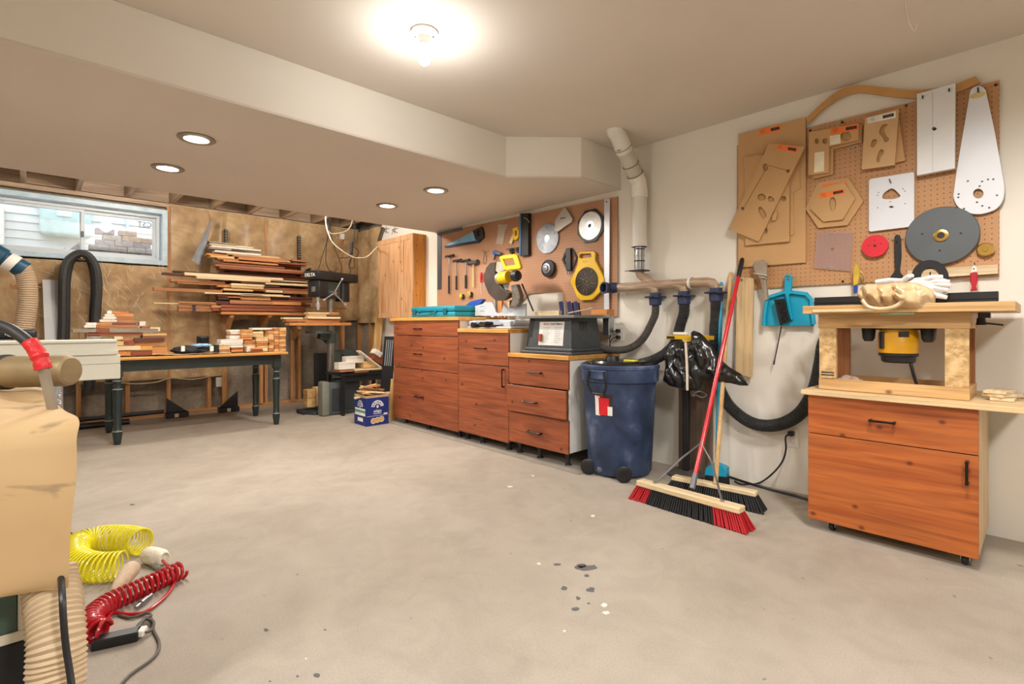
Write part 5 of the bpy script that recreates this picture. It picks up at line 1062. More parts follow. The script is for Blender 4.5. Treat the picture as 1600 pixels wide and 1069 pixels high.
# pliers, trigger clamp with yellow body
t = T('trigger_clamp', 'yellow bodied pliers with blue tips hanging left of the crumpled bag', 'pliers', onX(1338, 430, 3.33)); A66 = crop(1240, 360, 3.686); MC = WF(3.33)
b = MB(MC); b.plate(wp(3.33, *A66((350, 215), (362, 195), (378, 200), (388, 240), (375, 310), (350, 322), (346, 260))), [], 0, .02, .003); b.build('body', P('pliers_yellow', 'c8a83c', .45, var=.2), t)
b = MB(MC); b.tube([(*q, .01) for q in wp(3.33, *A66((385, 235), (402, 255), (405, 285), (395, 305), (375, 315)))], .0035, 6); b.build('handle_loop', P('olive_metal', '8a7a44', .4, .6), t)
b = MB(MC); b.prism(wp(3.33, *A66((350, 322), (372, 316), (370, 362), (350, 365))), 0, .018); b.build('jaw', m_cb, t)
t = T('utility_knife', 'red and white handled pointed tool hanging on the ledge strip', 'tool', onX(1521, 435, 3.32)); MC = WF(3.325)
b = MB(MC); b.plate(wp(3.325, *A66((1030, 212), (1043, 200), (1055, 214), (1058, 242), (1022, 245))), [wp(3.325, *kid and A66(*kid(1040, 224, 5)))], 0, .016, .002); b.build('collar', m_stw, t)
b = MB(MC); b.plate(wp(3.325, *A66((1018, 248), (1060, 244), (1062, 290), (1052, 325), (1060, 345), (1020, 352), (1030, 325), (1018, 295))), [], -.002, .020, .004); b.build('grip', P('knife_red', 'b81c2c', .4), t)
b = MB(MC); b.beam((*wp(3.325, *A66((1043, 186)))[0], .008), (*wp(3.325, *A66((1044, 206)))[0], .008), .006, .004); b.build('tip', m_dark, t)
# curved wooden strip above the pegboard
top = [(1262, 184), (1290, 158), (1318, 139), (1345, 134), (1385, 138), (1430, 142), (1470, 138), (1495, 132), (1525, 120)]
bot = [(1532, 130), (1497, 145), (1470, 151), (1430, 155), (1385, 151), (1345, 146), (1320, 151), (1292, 168), (1264, 194)]
X = XP-.004; b = MB(WF(X)); ln = lambda L: [(p.x, p.y) for p in smoothpath([(x, y, 0) for x, y in L], 5)]; b.plate(wp(X, *(ln(top)+ln(bot))), [], 0, .014, .0); tag(b.build('curved_template', W('orange', 1) if 0 else P('fibre_edge', 'c39458', .6, var=.06)), 'long wavy wooden template lying along the pegboard top edge', 'template')
for i, (u, v) in enumerate(((1556, 133), (1416, 165), (1316, 191), (1266, 204), (1552, 424), (1317, 440))):
    q = onX(u, v, XP); b = MB(); b.cyl(q+V((.002, 0, 0)), q-V((.004, 0, 0)), .007, n=10); tag(b.build('mounting_screw', m_dark), 'dark mounting screw, tan pegboard, %s' % ('upper right corner', 'top edge under the wavy template', 'top edge above the L-shaped template', 'upper left corner', 'lower right corner', 'lower edge left of the pliers')[i], 'screw')
q = [onX(*AK(z_)[0], XP-.01) for z_ in ((615, 392), (618, 378), (660, 368), (660, 384))]; b = MB(); b.tube(q, .003, 6); tag(b.build('peg_hook', m_alu), 'silver double hook below the L-shaped template', 'hook')
# ================================================================== router table
RX0, RX1 = 2.83, 3.34; ry0, ry1 = .200, .832
t = T('router_cabinet', 'orange stained wood cabinet on casters with one drawer above a door', 'cabinet', ((RX0+RX1)/2, (ry0+ry1)/2, 0))
b = MB(); x0 = RX0+.02
for y in (ry0+.009, ry1-.009): b.bx(x0, RX1, y-.009, y+.009, .06, .672, .001)
b.bx(x0, RX1, ry0+.018, ry1-.018, .06, .078); b.bx(RX1-.015, RX1, ry0+.018, ry1-.018, .078, .672); b.bx(x0, RX1, ry0+.018, ry1-.018, .655, .672); b.build('carcass', W('birch', 2), t)
zs = fz(1262.6+.4, 676, RX0)
b = MB(); b.bx(RX0, RX0+.019, ry0, ry1, zs+.002, .670, .0015); f = b.build('drawer', WK('router', 1, .62, '54200c'), t)
A72 = crop(1240, 590, 3.447)
u, v = A72((480, 236))[0]; q = onX(u, v, RX0); pull(f, V((RX0, q.y, q.z)), .10, 'h')
b = MB(); b.bx(RX0, RX0+.019, ry0, ry1, .052, zs-.002, .0015); f = b.build('door', WK('router', 1, .62, '54200c'), t)
u, v = A72((936, 510))[0]; q = onX(u, v, RX0); pull(f, V((RX0, q.y, q.z)), .10, 'v')
b = MB(); b.bx(2.80, XR-.005, .055, ry1+.025, .673, .697, .002); b.build('top_board', W('birch', 1), t)
def caster(t, x, y, zt_):
    b = MB(); b.bx(x-.025, x+.025, y-.025, y+.025, zt_-.004, zt_); b.beam((x+.004, y-.014, zt_), (x+.012, y-.014, .022), .022, .003, (1, 0, 0)); b.beam((x+.004, y+.014, zt_), (x+.012, y+.014, .022), .022, .003, (1, 0, 0)); c = b.build('caster', m_steel, t)
    b = MB(); b.lathe([(.001, -.010), (.018, -.011), (.022, -.006), (.022, .006), (.018, .011), (.001, .010)], (x+.012, y, .0222), (.12, 1, 0), 20); b.build('wheel', m_blk, c)
for x in (2.875, 3.29):
    for y in (.245, .74): caster(t, x, y, .061)
# frame on top: the router table
m_osb = P('osb', 'c09a62', .75, var=.22, scale=30, bmp=.5, bscale=70, hex2='dcb985', lo=.35, hi=.65)
FX0, FX1 = 2.885, 3.19; fy0, fy1 = .232, .80
WOODS['rt'] = ('c49a62', 'd8b07a')
t = T('router_table', 'home made wooden router table with a black fence and open frame', 'router table', ((FX0+FX1)/2, (fy0+fy1)/2, .698))
rz = [.699, .752, 1.005, 1.074]
wk = wood('rt_knotty', *WOODS['rt'], 1, .6, dark='6b4420'); wkx = wood('rt_knotty', *WOODS['rt'], 0, .6, dark='6b4420')
for xx in (FX0, FX1-.02):
    b = MB(); b.bx(xx, xx+.02, fy0, fy1, rz[0], rz[1], .001); b.build('bottom_rail', wk, t)
    b = MB(); b.bx(xx-.001, xx+.02, fy0-.002, fy1+.002, rz[2], rz[3], .001); b.build('top_rail', wk, t)
for yy in (fy0, fy1-.02):
    b = MB(); b.bx(FX0+.02, FX1-.02, yy, yy+.02, rz[0], rz[1]); b.build('bottom_rail', wkx, t)
    b = MB(); b.bx(FX0+.02, FX1-.02, yy, yy+.02, rz[2], rz[3]); b.build('top_rail', wkx, t)
b = MB(); b.bx(FX0+.02, FX1-.02, fy0+.02, fy1-.02, rz[0], rz[0]+.012); b.build('base_board', W('orange', 1), t)
ya_ = onX(1315, 550, FX0).y
for (y0, y1) in ((fy0+.002, onX(1476, 550, FX0).y), (onX(1306, 550, FX0).y, fy1-.002)):
    for xx in (FX0+.002, FX1-.05):
        b = MB(); b.bx(xx, xx+.022, y0, y1, rz[1] if xx < 3 else rz[0]+.013, rz[2], .001); b.build('post', m_osb if xx < 3 else W('brown', 2), t)
    yy = y1 if y0 < .4 else y0
    b = MB(); b.bx(FX0+.024, FX0+.045, y0+.004, y1-.004, rz[1], rz[2], .001); b.build('post', W('rt', 2), t)
for v_ in (582, 586, 592):
    q = onX(1293, v_, FX0); b = MB(); b.bx(FX0+.0008, FX0+.0018, q.y-.028, q.y+.028, q.z-.003, q.z+.003); b.build('stamp_line', m_dark, t)
b = MB(); b.bx(2.80, 3.31, .09, .848, 1.0755, 1.115, .002); b.build('table_top', W('rt', 1), t)
q0, q1 = onX(1272, 470, 3.0), onX(1560, 458, 3.0)
for ya, yb in ((onX(1348, 470, 3.0).y, q0.y), (q1.y, onX(1480, 458, 3.0).y)):
    b = MB(); b.bx(3.0, 3.03, ya, yb, 1.116, 1.165, .002); b.bx(2.994, 3.0, ya, yb, 1.135, 1.14); b.build('fence', m_blk, t)
b = MB(); b.bx(3.03, 3.08, q1.y+.01, q0.y-.01, 1.116, 1.16, .002); b.build('fence_back', m_dark, t)
q = onX(1538, 488, 2.98); b = MB(); b.bx(2.96, 3.0, q.y-.02, q.y+.02, 1.05, 1.074, .002); b.cyl((2.98, q.y+.01, 1.05), (2.98, q.y+.01, 1.02), .014, .018, 12); b.beam((2.97, q.y+.01, 1.03), (2.96, q.y-.06, 1.02), .008, .008); b.build('clamp_lever', m_blk, t)
b = MB(); b.bx(2.786, 2.799, .62, .80, 1.083, 1.098, .001) if 0 else b.bx(2.79, 2.799, .55, .80, 1.082, 1.095, .001); b.build('edge_strip', W('pale', 1), t)
b = MB(); b.bx(2.84, 2.95, .53, .60, 1.0685, 1.0735, .001); 
b.bm.free()
# the router hanging below the table
RC = onX(1402, 535, 2.97); cx, cy = 2.99, RC.y
DZ = MB(); DZ.bm.free(); n0 = set(o.name for o in bpy.data.objects)
t = T('router', 'yellow and black electric router mounted upside down under the router table', 'router', (cx, cy, .95))
b = MB(); b.lathe([(.001, .925), (.070, .925), (.078, .932), (.078, 1.02), (.072, 1.032), (.072, 1.04), (.001, 1.04)], (cx, cy, 0), n=14); b.build('motor_body', P('router_yellow', 'e0a410', .4, var=.05), t)
b = MB(); b.lathe([(.001, 1.04), (.062, 1.04), (.062, 1.062), (.085, 1.064), (.085, 1.0745), (.001, 1.0745)], (cx, cy, 0), n=28); b.build('base_ring', P('router_grey', '73736f', .4, .5), t)
b = MB(); b.lathe([(.001, .885), (.058, .885), (.066, .892), (.068, .915), (.077, .918), (.077, .93), (.001, .93)], (cx, cy, 0), n=28); b.build('end_cap', m_blk, t)
hx = V((.35, -.94, 0)).normalized()
for s in (1, -1):
    c = V((cx, cy, 1.02))+V((SN*-.2, -.99*s, 0)).normalized()*.115; b = MB(); b.lathe([(.001, .05), (.022, .048), (.03, .03), (.026, -.02), (.018, -.035), (.001, -.037)], c, n=16); b.beam(c+V((0, 0, .03)), V((cx, cy, 1.05)), .02, .02); b.build('handle', m_blk, t)
cb_ = onX(1425, 566, 2.97); b = MB(); b.tube(smoothpath([V((cx-.02, cy-.05, .89)), V((cx-.02, cy-.055, .86)), V((cx-.01, cy-.065, .81)), V((cx, cy-.075, .77))]), .007, 8); b.build('power_cord', m_blk, t)
b = MB(); M_ = frame(V((cx, cy, 1.02))+V((-.0785*.9, -.0785*.42, 0)), V((.42, -.9, 0)), (0, 0, 1), V((-.9, -.42, 0))); b = MB(M_); b.bx(-.02, .02, -.012, .012, -.004, .003, .001); b.build('name_plate', m_blk, t)
b = MB(frame((cx-.078*.75, cy+.078*.66, 1.0), (-.66, -.75, 0), (0, 0, 1), (-.75, .66, 0))); b.bx(-.012, .012, -.05, .03, -.004, .008, .003); b.build('depth_rod', m_dark, t)
for o_ in t.children: o_.location.z -= .043
b = MB(); b.cyl((cx, cy, 1.0), (cx, cy, 1.0745), .082, n=28); b.build('mount_ring', P('router_grey', '73736f'), t)
# small things in the frame
b = MB(); q = onX(1328, 592, 2.98); b.blob((2.98, q.y, .738), (.035, .055, .026), 3, .35, 2.5, 4); tag(b.build('plastic_packet', P('cloudy_plastic', 'cbb39f', .2, alpha=.75, coat=.4)), 'clear crumpled packet lying inside the router table frame at left', 'packet')
b = MB(); q = onX(1436, 597, 2.96); b.box((2.96, q.y, .722), (.05, .06, .018), .004, Matrix.Rotation(.3, 3, 'Z')); tag(b.build('small_box', P('clear_case', 'd9d4cc', .3, alpha=.8)), 'small clear plastic box inside the router table frame at right', 'box')
t = T('wood_offcuts', '', 'x', (0, 0, 0)); bpy.data.objects.remove(t)
for i, (u0, v0, u1, v1, zc, tw, lab) in enumerate(((1524, 620, 1560, 600, .705, .3, 'bottom'), (1521, 609, 1556, 597, .7195, -.15, 'middle'), (1519, 602, 1552, 594, .734, .12, 'top'), (1548, 622, 1582, 612, .7055, -.45, 'front'))):
    c = onZ((u0+u1)/2, (v0+v1)/2, zc); X_ = Matrix.Rotation(math.radians(-20)+tw, 3, 'Z')
    if i == 3: c = c+V((-.015, -.03, 0))
    b = MB(); b.box((c.x if i == 3 else 3.03, c.y if i == 3 else .135+.006*i, zc), (.12, .075 if i < 3 else .05, .013), .001, X_); tag(b.build('wood_offcut', W('pale', 0)), 'small pale wood offcut beside the router table, %s' % ['bottom of the little pile', 'middle of the little pile', 'top of the little pile', 'lying in front of the pile'][i], 'wood offcut')
# crumpled bag and gloves on top
m_can = P('bag_tan', 'd3b48a', .35, var=.12, scale=12, coat=.35)
oc = A66((355, 370), (385, 325), (420, 305), (480, 308), (600, 295), (700, 300), (790, 335), (815, 375), (810, 440), (770, 462), (690, 458), (600, 455), (540, 455), (450, 445), (400, 415))
tag(pillow(wp(2.80, *oc), 2.82, .07, .008, 5, 20, m_can, 'plastic_bag', .045, .8), 'crumpled tan translucent plastic bag on the router table top', 'bag')
b = MB(WF(2.735)); b.tube(smoothpath([(*q, .0) for q in wp(2.735, *A66((395, 400), (430, 440), (500, 452), (580, 440), (630, 400), (628, 355), (590, 330)))]), .0085, 8); tag(b.build('bag_handle', m_can), 'twisted loop of the tan plastic bag hanging over the table edge', 'bag')
m_glv = P('glove_white', 'e2dfda', .8, var=.05, bmp=.4, bscale=120)
t = T('work_glove', 'white work gloves with spread fingers behind the tan bag', 'glove', onX(1455, 450, 3.02)); MG = WF(2.97)
b = MB(MG); b.blob((*wp(2.97, *A66((740, 330)))[0], .0), (.085, .045, .035), 3, .3, 2, 9); b.build('palm', m_glv, t)
for z0_, z1_ in (((740, 290), (860, 268)), ((760, 305), (900, 297)), ((770, 320), (905, 318)), ((760, 335), (890, 345)), ((740, 370), (885, 388)), ((640, 285), (690, 262)), ((480, 300), (640, 290))):
    a, c = wp(2.97, *A66(z0_, z1_)); b = MB(MG); b.tube([(*a, .01), (*(Vector(a).lerp(Vector(c), .5)+Vector((0, .004))), .022), (*c, .01)], .012, 8, lambda s: .013-.004*s**3); b.build('finger', m_glv, t)
b = MB(); b.box((2.81, onX(1402, 490, 2.8).y, 1.070), (.02, .12, .006), .001); tag(b.build('green_tag', P('tag_green', '7fae8c', .5)), 'small green tag stuck under the front edge of the router table top', 'tag')
# ================================================================== lumber piles along the back wall
def pile(pname, group, A_, scale, rows, Y0, prefix='board', zmin=None):
    """rows: (x0, x1, y_top, thickness, kind, front offset, depth) in crop units; boards run along x"""
    objs = []
    for x0, x1, yt, th, kind, off, dep in rows:
        Yf = Y0+off; (u0, v0), (u1, _) = A_((x0, yt), (x1, yt)); p, q = onY(u0, v0, Yf), onY(u1, v0, Yf); h = th/scale*(Yf/ray(u0, v0).y)/FPX
        za_ = p.z-h
        if zmin is not None:
            if p.z < zmin+.006: continue
            za_ = max(za_, zmin+.0005)
        objs.append([p.x, q.x, Yf, Yf+dep, za_, p.z, kind])
    objs.sort(key=lambda o: -o[5])
    out = []
    for i, (xa, xb, ya, yb, za, zb, kind) in enumerate(objs):
        b = MB(); tilt = RR.uniform(-.004, .004); b.bx(xa, xb, ya, yb, za+.0005, zb-.0005, .0012); L = xb-xa
        o = b.build(prefix, W(kind, 0 if (xb-xa) >= (yb-ya) else 1))
        size = 'long' if L > 1.2 else ('medium length' if L > .6 else 'short')
        tag(o, '%s %s %s, %s from top of %s' % (size, NICE[kind], prefix.split('_')[-1], ORD[i], pname), 'board', group); out.append(o)
    return out
C2 = crop(240, 300, 4.11)
top = [(360, 535, 315, 9, 'grey', .10, .12), (360, 640, 327, 10, 'pale', .10, .12), (372, 690, 340, 12, 'ash', .05, .12), (365, 500, 352, 12, 'grey', .03, .10), (395, 690, 372, 14, 'ash', .02, .12), (345, 480, 392, 12, 'orange', 0, .14), (470, 812, 388, 12, 'pine', .03, .14),
       (365, 520, 404, 14, 'pine', 0, .12), (510, 872, 402, 14, 'brown', .02, .14), (545, 880, 417, 16, 'orange', 0, .16), (410, 545, 420, 12, 'brown', 0, .12), (450, 800, 434, 12, 'orange', -.02, .15), (890, 992, 432, 12, 'brown', .0, .12), (800, 985, 447, 12, 'red', 0, .14),
       (412, 842, 450, 12, 'red', .0, .14), (400, 1000, 463, 12, 'brown', .0, .14), (425, 1030, 476, 16, 'red', -.02, .16)]
mid = [(130, 830, 503, 10, 'dark', .06, .10), (60, 262, 515, 14, 'dark', .03, .10), (200, 832, 515, 20, 'pale', 0, .10), (160, 700, 530, 8, 'brown', .04, .08), (278, 752, 536, 20, 'pale', -.03, .10), (760, 982, 548, 12, 'dark', .02, .1), (752, 985, 562, 9, 'pine', .0, .1), (110, 460, 558, 16, 'brown', .02, .09),
       (560, 740, 570, 13, 'brown', .02, .1), (720, 1008, 579, 14, 'pale', -.02, .12), (150, 505, 576, 12, 'brown', .03, .09), (500, 712, 585, 14, 'pale', -.02, .12), (712, 810, 597, 12, 'dark', .0, .1), (408, 500, 598, 12, 'orange', 0, .1), (500, 706, 600, 16, 'pine', -.03, .12), (700, 1005, 612, 12, 'red', .02, .1),
       (0, 444, 611, 23, 'brown', 0, .06), (450, 640, 618, 14, 'pine', -.02, .12), (642, 722, 622, 12, 'brown', 0, .1), (722, 830, 628, 16, 'pale', -.02, .1), (834, 1008, 630, 22, 'brown', -.01, .1), (330, 700, 644, 9, 'pale', -.03, .12), (560, 878, 655, 10, 'pale', -.03, .12), (455, 830, 645, 8, 'pine', 0, .1),
       (480, 752, 667, 22, 'orange', 0, .12), (410, 480, 662, 10, 'red', 0, .12), (756, 1020, 668, 18, 'dark', .02, .1), (415, 560, 676, 14, 'dark', .0, .12), (0, 388, 710, 6, 'pale', .0, .05), (160, 402, 702, 22, 'brown', .0, .08), (752, 1022, 690, 10, 'red', .02, .1), (490, 762, 694, 24, 'brown', 0, .12), (762, 948, 702, 22, 'orange', -.01, .12),
       (160, 380, 730, 14, 'brown', .01, .08), (400, 490, 700, 20, 'dark', .02, .12), (372, 432, 728, 16, 'orange', -.02, .12), (950, 1240, 738, 10, 'brown', .12, .06), (374, 432, 746, 18, 'red', -.01, .12), (160, 380, 746, 20, 'brown', .01, .08), (432, 962, 722, 18, 'red', .0, .14), (422, 975, 742, 20, 'red', -.01, .16), (435, 982, 768, 18, 'orange', -.03, .20)]
for k in range(5): top.append((430+RR.uniform(0, 60), 880+RR.uniform(0, 90), 404+k*16, 13, ('brown', 'red', 'orange', 'red', 'dark')[k], .165, .07))
for k in range(16): mid.append((420+RR.uniform(-60, 80), 900+RR.uniform(-20, 110), 512+k*16.5, 14, ('red', 'dark', 'brown', 'red', 'dark', 'orange')[k % 6], .135, .12))
pile('upper rack pile', 'boards on the upper rack shelf', C2, 4.11, top, 6.42)
pile('lower rack pile', 'boards on the lower rack shelves', C2, 4.11, mid, 6.42)
rk = T('lumber_rack', 'wall rack with angled wooden brackets and black slotted uprights holding the lumber', 'rack', (1.9, 6.7, 1.0))
for (x0, y0, x1, y1) in ((925, 282, 945, 430), (455, 240, 475, 320)):
    (u0, v0), (u1, v1) = C2((x0, y0), (x1, y1)); p, q = onY(u0, v0, 6.715), onY(u1, v1, 6.715)
    b = MB(); b.bx(p.x, q.x, 6.705, 6.735, q.z-.5, p.z, .002); s = b.build('slotted_upright', P('upright_dark', '3a3630', .5, .5), rk)
    for k in range(9):
        b = MB(); b.bx(p.x+.008, q.x-.008, 6.703, 6.7052, p.z-.02-k*.032, p.z-.008-k*.032); b.build('slot', P('slot_light', '8c7c66', .7), s)
for (a_, c_) in (((465, 512), (555, 485)), ((960, 522), (1040, 500))):
    (u0, v0), (u1, v1) = C2(a_, c_); p, q = onY(u0, v0, 6.70), onY(u1, v1, 6.46); q.x = p.x; b = MB(); b.beam(p, q, .04, .02); b.build('shelf_arm', m_dark, rk)
def bracket(xt, xb, vt_, vb_, ytop=6.42):
    (u0, v0), (u1, v1) = C2((xt, vt_), (xb, vb_)); p = onY(u0, v0, ytop+.02); q = onY(u1, v1, 6.72); q.x = p.x
    b = MB(); b.beam(p, q, .05, .038, (1, 0, 0), .001); b.build('angled_brace', W('stud', 2), rk)
    b = MB(); b.bx(p.x-.02, p.x+.02, ytop, 6.77, p.z-.032, p.z-.001, .001); b.build('support_arm', W('stud', 1), rk)
    b = MB(); b.bx(p.x-.02, p.x+.02, 6.735, 6.775, .045, p.z, .001); b.build('upright', W('stud', 2), rk)
bracket(500, 445, 790, 940); bracket(745, 700, 790, 870); bracket(935, 915, 865, 940, 6.50)
# loose plastic flap left of the upper pile
fl = [onY(u, v, 6.55) for u, v in C2((372, 172), (350, 330), (322, 420), (296, 492), (252, 432), (340, 235))]
m_flap = P('grey_film', '9aa0aa', .3, var=.12, alpha=.72, coat=.3, scale=14)
tag(pillow([( -p.y, p.z) for p in []] or [(p.x, p.z) for p in fl], 0, .012, .03, 2, 12, m_flap, 'plastic_flap', .02, .5) if 0 else MB().grid(lambda a, c: (lambda L, Rr: V((L.x+(Rr.x-L.x)*a, 6.60-.07*math.sin(a*3)-.03*c, L.z+(Rr.z-L.z)*a)))(fl[0].lerp(fl[4], c), fl[0].lerp(fl[1], min(1, c*2)) if c < .5 else fl[1].lerp(fl[3], (c-.5)*2)), 6, 14, .002).build('plastic_flap', m_flap), 'torn grey translucent plastic flap hanging left of the upper lumber pile', 'plastic sheet')
q = onY(303, 484, 6.41); b = MB(); b.bx(q.x-.012, q.x+.012, 6.39, 6.41, q.z-.03, q.z+.05, .002); b.bx(q.x-.012, q.x+.012, 6.39, 6.43, q.z+.04, q.z+.05); tag(b.build('small_clamp', P('clamp_dkblue', '1f2c4c', .4)), 'tiny dark blue clamp on the thin boards left of the lower pile', 'clamp')
# ================================================================== green legged table
m_gpaint = P('green_black_paint', '1e2b2a', .4, var=.15, coat=.2, scale=14); m_worn = P('worn_paint', '8d8f88', .6)
TX0, TX1, TY0, TY1, TZ = .40, 1.90, 5.34, 6.25, .745
t = T('work_table', 'dark green table with turned legs and a honey wood top under wood stacks', 'table', ((TX0+TX1)/2, (TY0+TY1)/2, 0))
b = MB(); b.bx(TX0, TX1, TY0, TY1, TZ-.024, TZ, .004); b.build('tabletop', W('honey', 0), t)
for (x0, x1, y0, y1) in ((.56, 1.82, 5.43, 5.45), (.56, 1.82, 6.13, 6.15)):
    b = MB(); b.bx(x0, x1, y0, y1, TZ-.125, TZ-.024, .002); b.build('apron', m_gpaint, t)
for x in (.505, 1.815):
    b = MB(); b.bx(x, x+.02, 5.45, 6.13, TZ-.125, TZ-.024, .002); b.build('apron', m_gpaint, t)
prof = [(.001, 0), (.024, 0), (.034, .085), (.036, .115), (.030, .125), (.028, .13), (.030, .30), (.036, .46), (.036, .475), (.028, .485), (.026, .49), (.032, .50), (.032, .508), (.024, .515), (.026, .525), (.035, .54), (.035, .55), (.028, .56), (.03, .58), (.001, .58)]
for (x, y) in ((.525, 5.455), (1.82, 5.455), (.525, 6.12), (1.82, 6.12)):
    b = MB(); b.lathe(prof, (x, y, 0), n=20); b.bx(x-.036, x+.036, y-.036, y+.036, .58, TZ-.024, .003); l = b.build('leg', m_gpaint, t)
    for z, r in ((.115, .0375), (.545, .0365), (.473, .0372)):
        b = MB(); b.lathe([(r-.003, -.004), (r, -.003), (r, .002), (r-.003, .004)], (x, y, z), n=20, cap=False); b.build('worn_ring', m_worn, l)
C4 = crop(110, 460, 8.906)
stk = [(510, 575, 225, 45, 'ash', .25, .06), (575, 810, 235, 28, 'orange', .25, .08), (480, 615, 272, 38, 'ash', .22, .06), (615, 880, 264, 44, 'orange', .22, .1), (455, 640, 312, 32, 'ash', .2, .06), (640, 860, 310, 44, 'brown', .2, .1), (410, 650, 350, 36, 'ash', .18, .08), (650, 900, 358, 34, 'brown', .18, .1),
       (210, 365, 392, 38, 'ash', .12, .1), (365, 580, 395, 36, 'orange', .12, .1), (580, 920, 395, 34, 'red', .12, .1), (190, 355, 430, 38, 'ash', .10, .1), (355, 930, 432, 34, 'brown', .10, .1), (960, 1045, 378, 60, 'ash', .16, .08), (990, 1110, 448, 26, 'red', .12, .08), (1110, 1250, 460, 55, 'pale', .16, .05),
       (30, 360, 480, 52, 'grey', .05, .12), (362, 545, 472, 62, 'red', .05, .14), (545, 1220, 478, 50, 'grey', .04, .14), (215, 1010, 540, 36, 'red', .06, .14), (1010, 1340, 545, 34, 'pine', .06, .12), (225, 435, 585, 50, 'grey', .05, .12), (610, 730, 588, 46, 'pale', .03, .12), (730, 880, 588, 60, 'brown', .03, .14), (1000, 1330, 580, 30, 'brown', .06, .12),
       (885, 1310, 612, 50, 'dark', .02, .10), (640, 745, 655, 58, 'pine', .03, .12), (745, 885, 652, 55, 'red', .02, .12), (885, 1330, 668, 44, 'orange', .05, .12), (640, 975, 722, 60, 'pale', 0, .14), (975, 1140, 722, 60, 'honey', 0, .14), (660, 850, 785, 75, 'orange', .02, .2), (850, 1140, 795, 62, 'red', .0, .14), (1140, 1350, 735, 110, 'orange', .06, .10)]
NICE['honey'] = 'honey yellow'
pile('left stack on the green table', 'wood pieces in the left stack on the table', C4, 8.906, stk, 5.42, 'board', TZ)
C5 = crop(240, 490, 7.2727)
stk = []
def col_(x0, x1, ys, kinds, off, dep=.14):
    for i in range(len(ys)-1): stk.append((x0+RR.uniform(-6, 6), x1+RR.uniform(-5, 5), ys[i], ys[i+1]-ys[i]-1.5, kinds[i % len(kinds)], off, dep))
col_(1430, 1505, [160, 200, 235, 262, 292, 320, 350, 375, 402, 430], ['pine', 'orange', 'pine', 'brown'], .0)
col_(1372, 1428, [168, 200, 232, 262, 292, 330, 365, 400, 433], ['brown', 'pine', 'orange'], .02)
col_(1308, 1368, [196, 236, 300, 330, 362, 396, 432], ['orange', 'pine', 'brown'], .02)
col_(1170, 1300, [268, 292, 316, 340, 368, 394, 434], ['pine', 'pale', 'orange', 'brown'], .0)
col_(1125, 1250, [206, 230, 254, 266], ['pale', 'pine'], .03)
col_(1005, 1122, [182, 218, 250, 276, 300], ['orange', 'pine', 'orange'], .0)
col_(1025, 1165, [302, 328, 354, 382], ['orange', 'brown', 'pine'], .02)
col_(872, 1015, [184, 212, 236, 250, 285, 300], ['ash', 'ash', 'brown'], .06)
col_(765, 1015, [296, 340, 362], ['ash', 'ash'], -.02)
col_(750, 870, [345, 362, 388, 408, 440], ['ash', 'pine', 'pale', 'brown'], -.06)
col_(880, 1020, [362, 392, 412, 440], ['ash', 'red', 'orange'], -.04)
col_(1060, 1150, [378, 402, 438], ['ash', 'ash'], -.04)
col_(1120, 1240, [390, 412, 444], ['orange', 'red'], -.08, .06)
col_(1120, 1435, [162, 188], ['ash'], .10, .10)
pile('right stack on the green table', 'short wood blocks in the right stack on the table', C5, 7.2727, stk, 5.50, 'block', TZ)
# tool belt and canister on the table
t = T('tool_pouch', 'black tool bag with white buckle lying on a tan cloth between the table stacks', 'tool bag', (1.15, 5.55, TZ))
p, q = onY(268, 548, 5.5), onY(326, 545, 5.5)
b = MB(); b.blob(((p.x+q.x)/2, 5.5, TZ+.045), ((q.x-p.x)/2, .10, .042), 3, .25, 2.5, 3); b.build('bag_body', P('bag_cloth', '14171d', .7, bmp=.4), t)
b = MB(); b.blob((q.x-.06, 5.50, TZ+.083), (.09, .07, .018), 3, .3, 3, 8); b.build('blue_lining', P('lining_blue', '8fb4cf', .6), t)
b = MB(); b.grid(lambda a, c: (p.x-.16+.62*a, 5.38+.28*c, TZ+.008+.02*abs(noise.noise(V((a*7, c*5, 3))))+.02*max(0, .3-a)), 26, 12, .003); b.build('tan_cloth', P('cloth_tan', 'b59c7d', .9, bmp=.4), t)
for u in (286, 331):
    c = onY(u, 545, 5.39); b = MB(); b.bx(c.x-.015, c.x+.015, 5.385, 5.40, c.z-.025, c.z+.025, .004); b.build('buckle', m_stw, t)
p = onY(317, 532, 5.75); b = MB(); b.lathe([(.001, 0), (.055, 0), (.058, .01), (.054, .14), (.057, .15), (.05, .165), (.001, .165)], (p.x, 5.75, TZ+.001), n=22); tag(b.build('canister', P('canister_black', '15171b', .4)), 'small black canister behind the tool bag on the table', 'canister')
b = MB(); c = onY(337, 548, 5.5); b.bx(c.x-.02, c.x+.02, 5.46, 5.54, TZ+.012, TZ+.085, .006); tag(b.build('black_box', m_blk), 'small black box between the tool bag and the right wood stack', 'box')
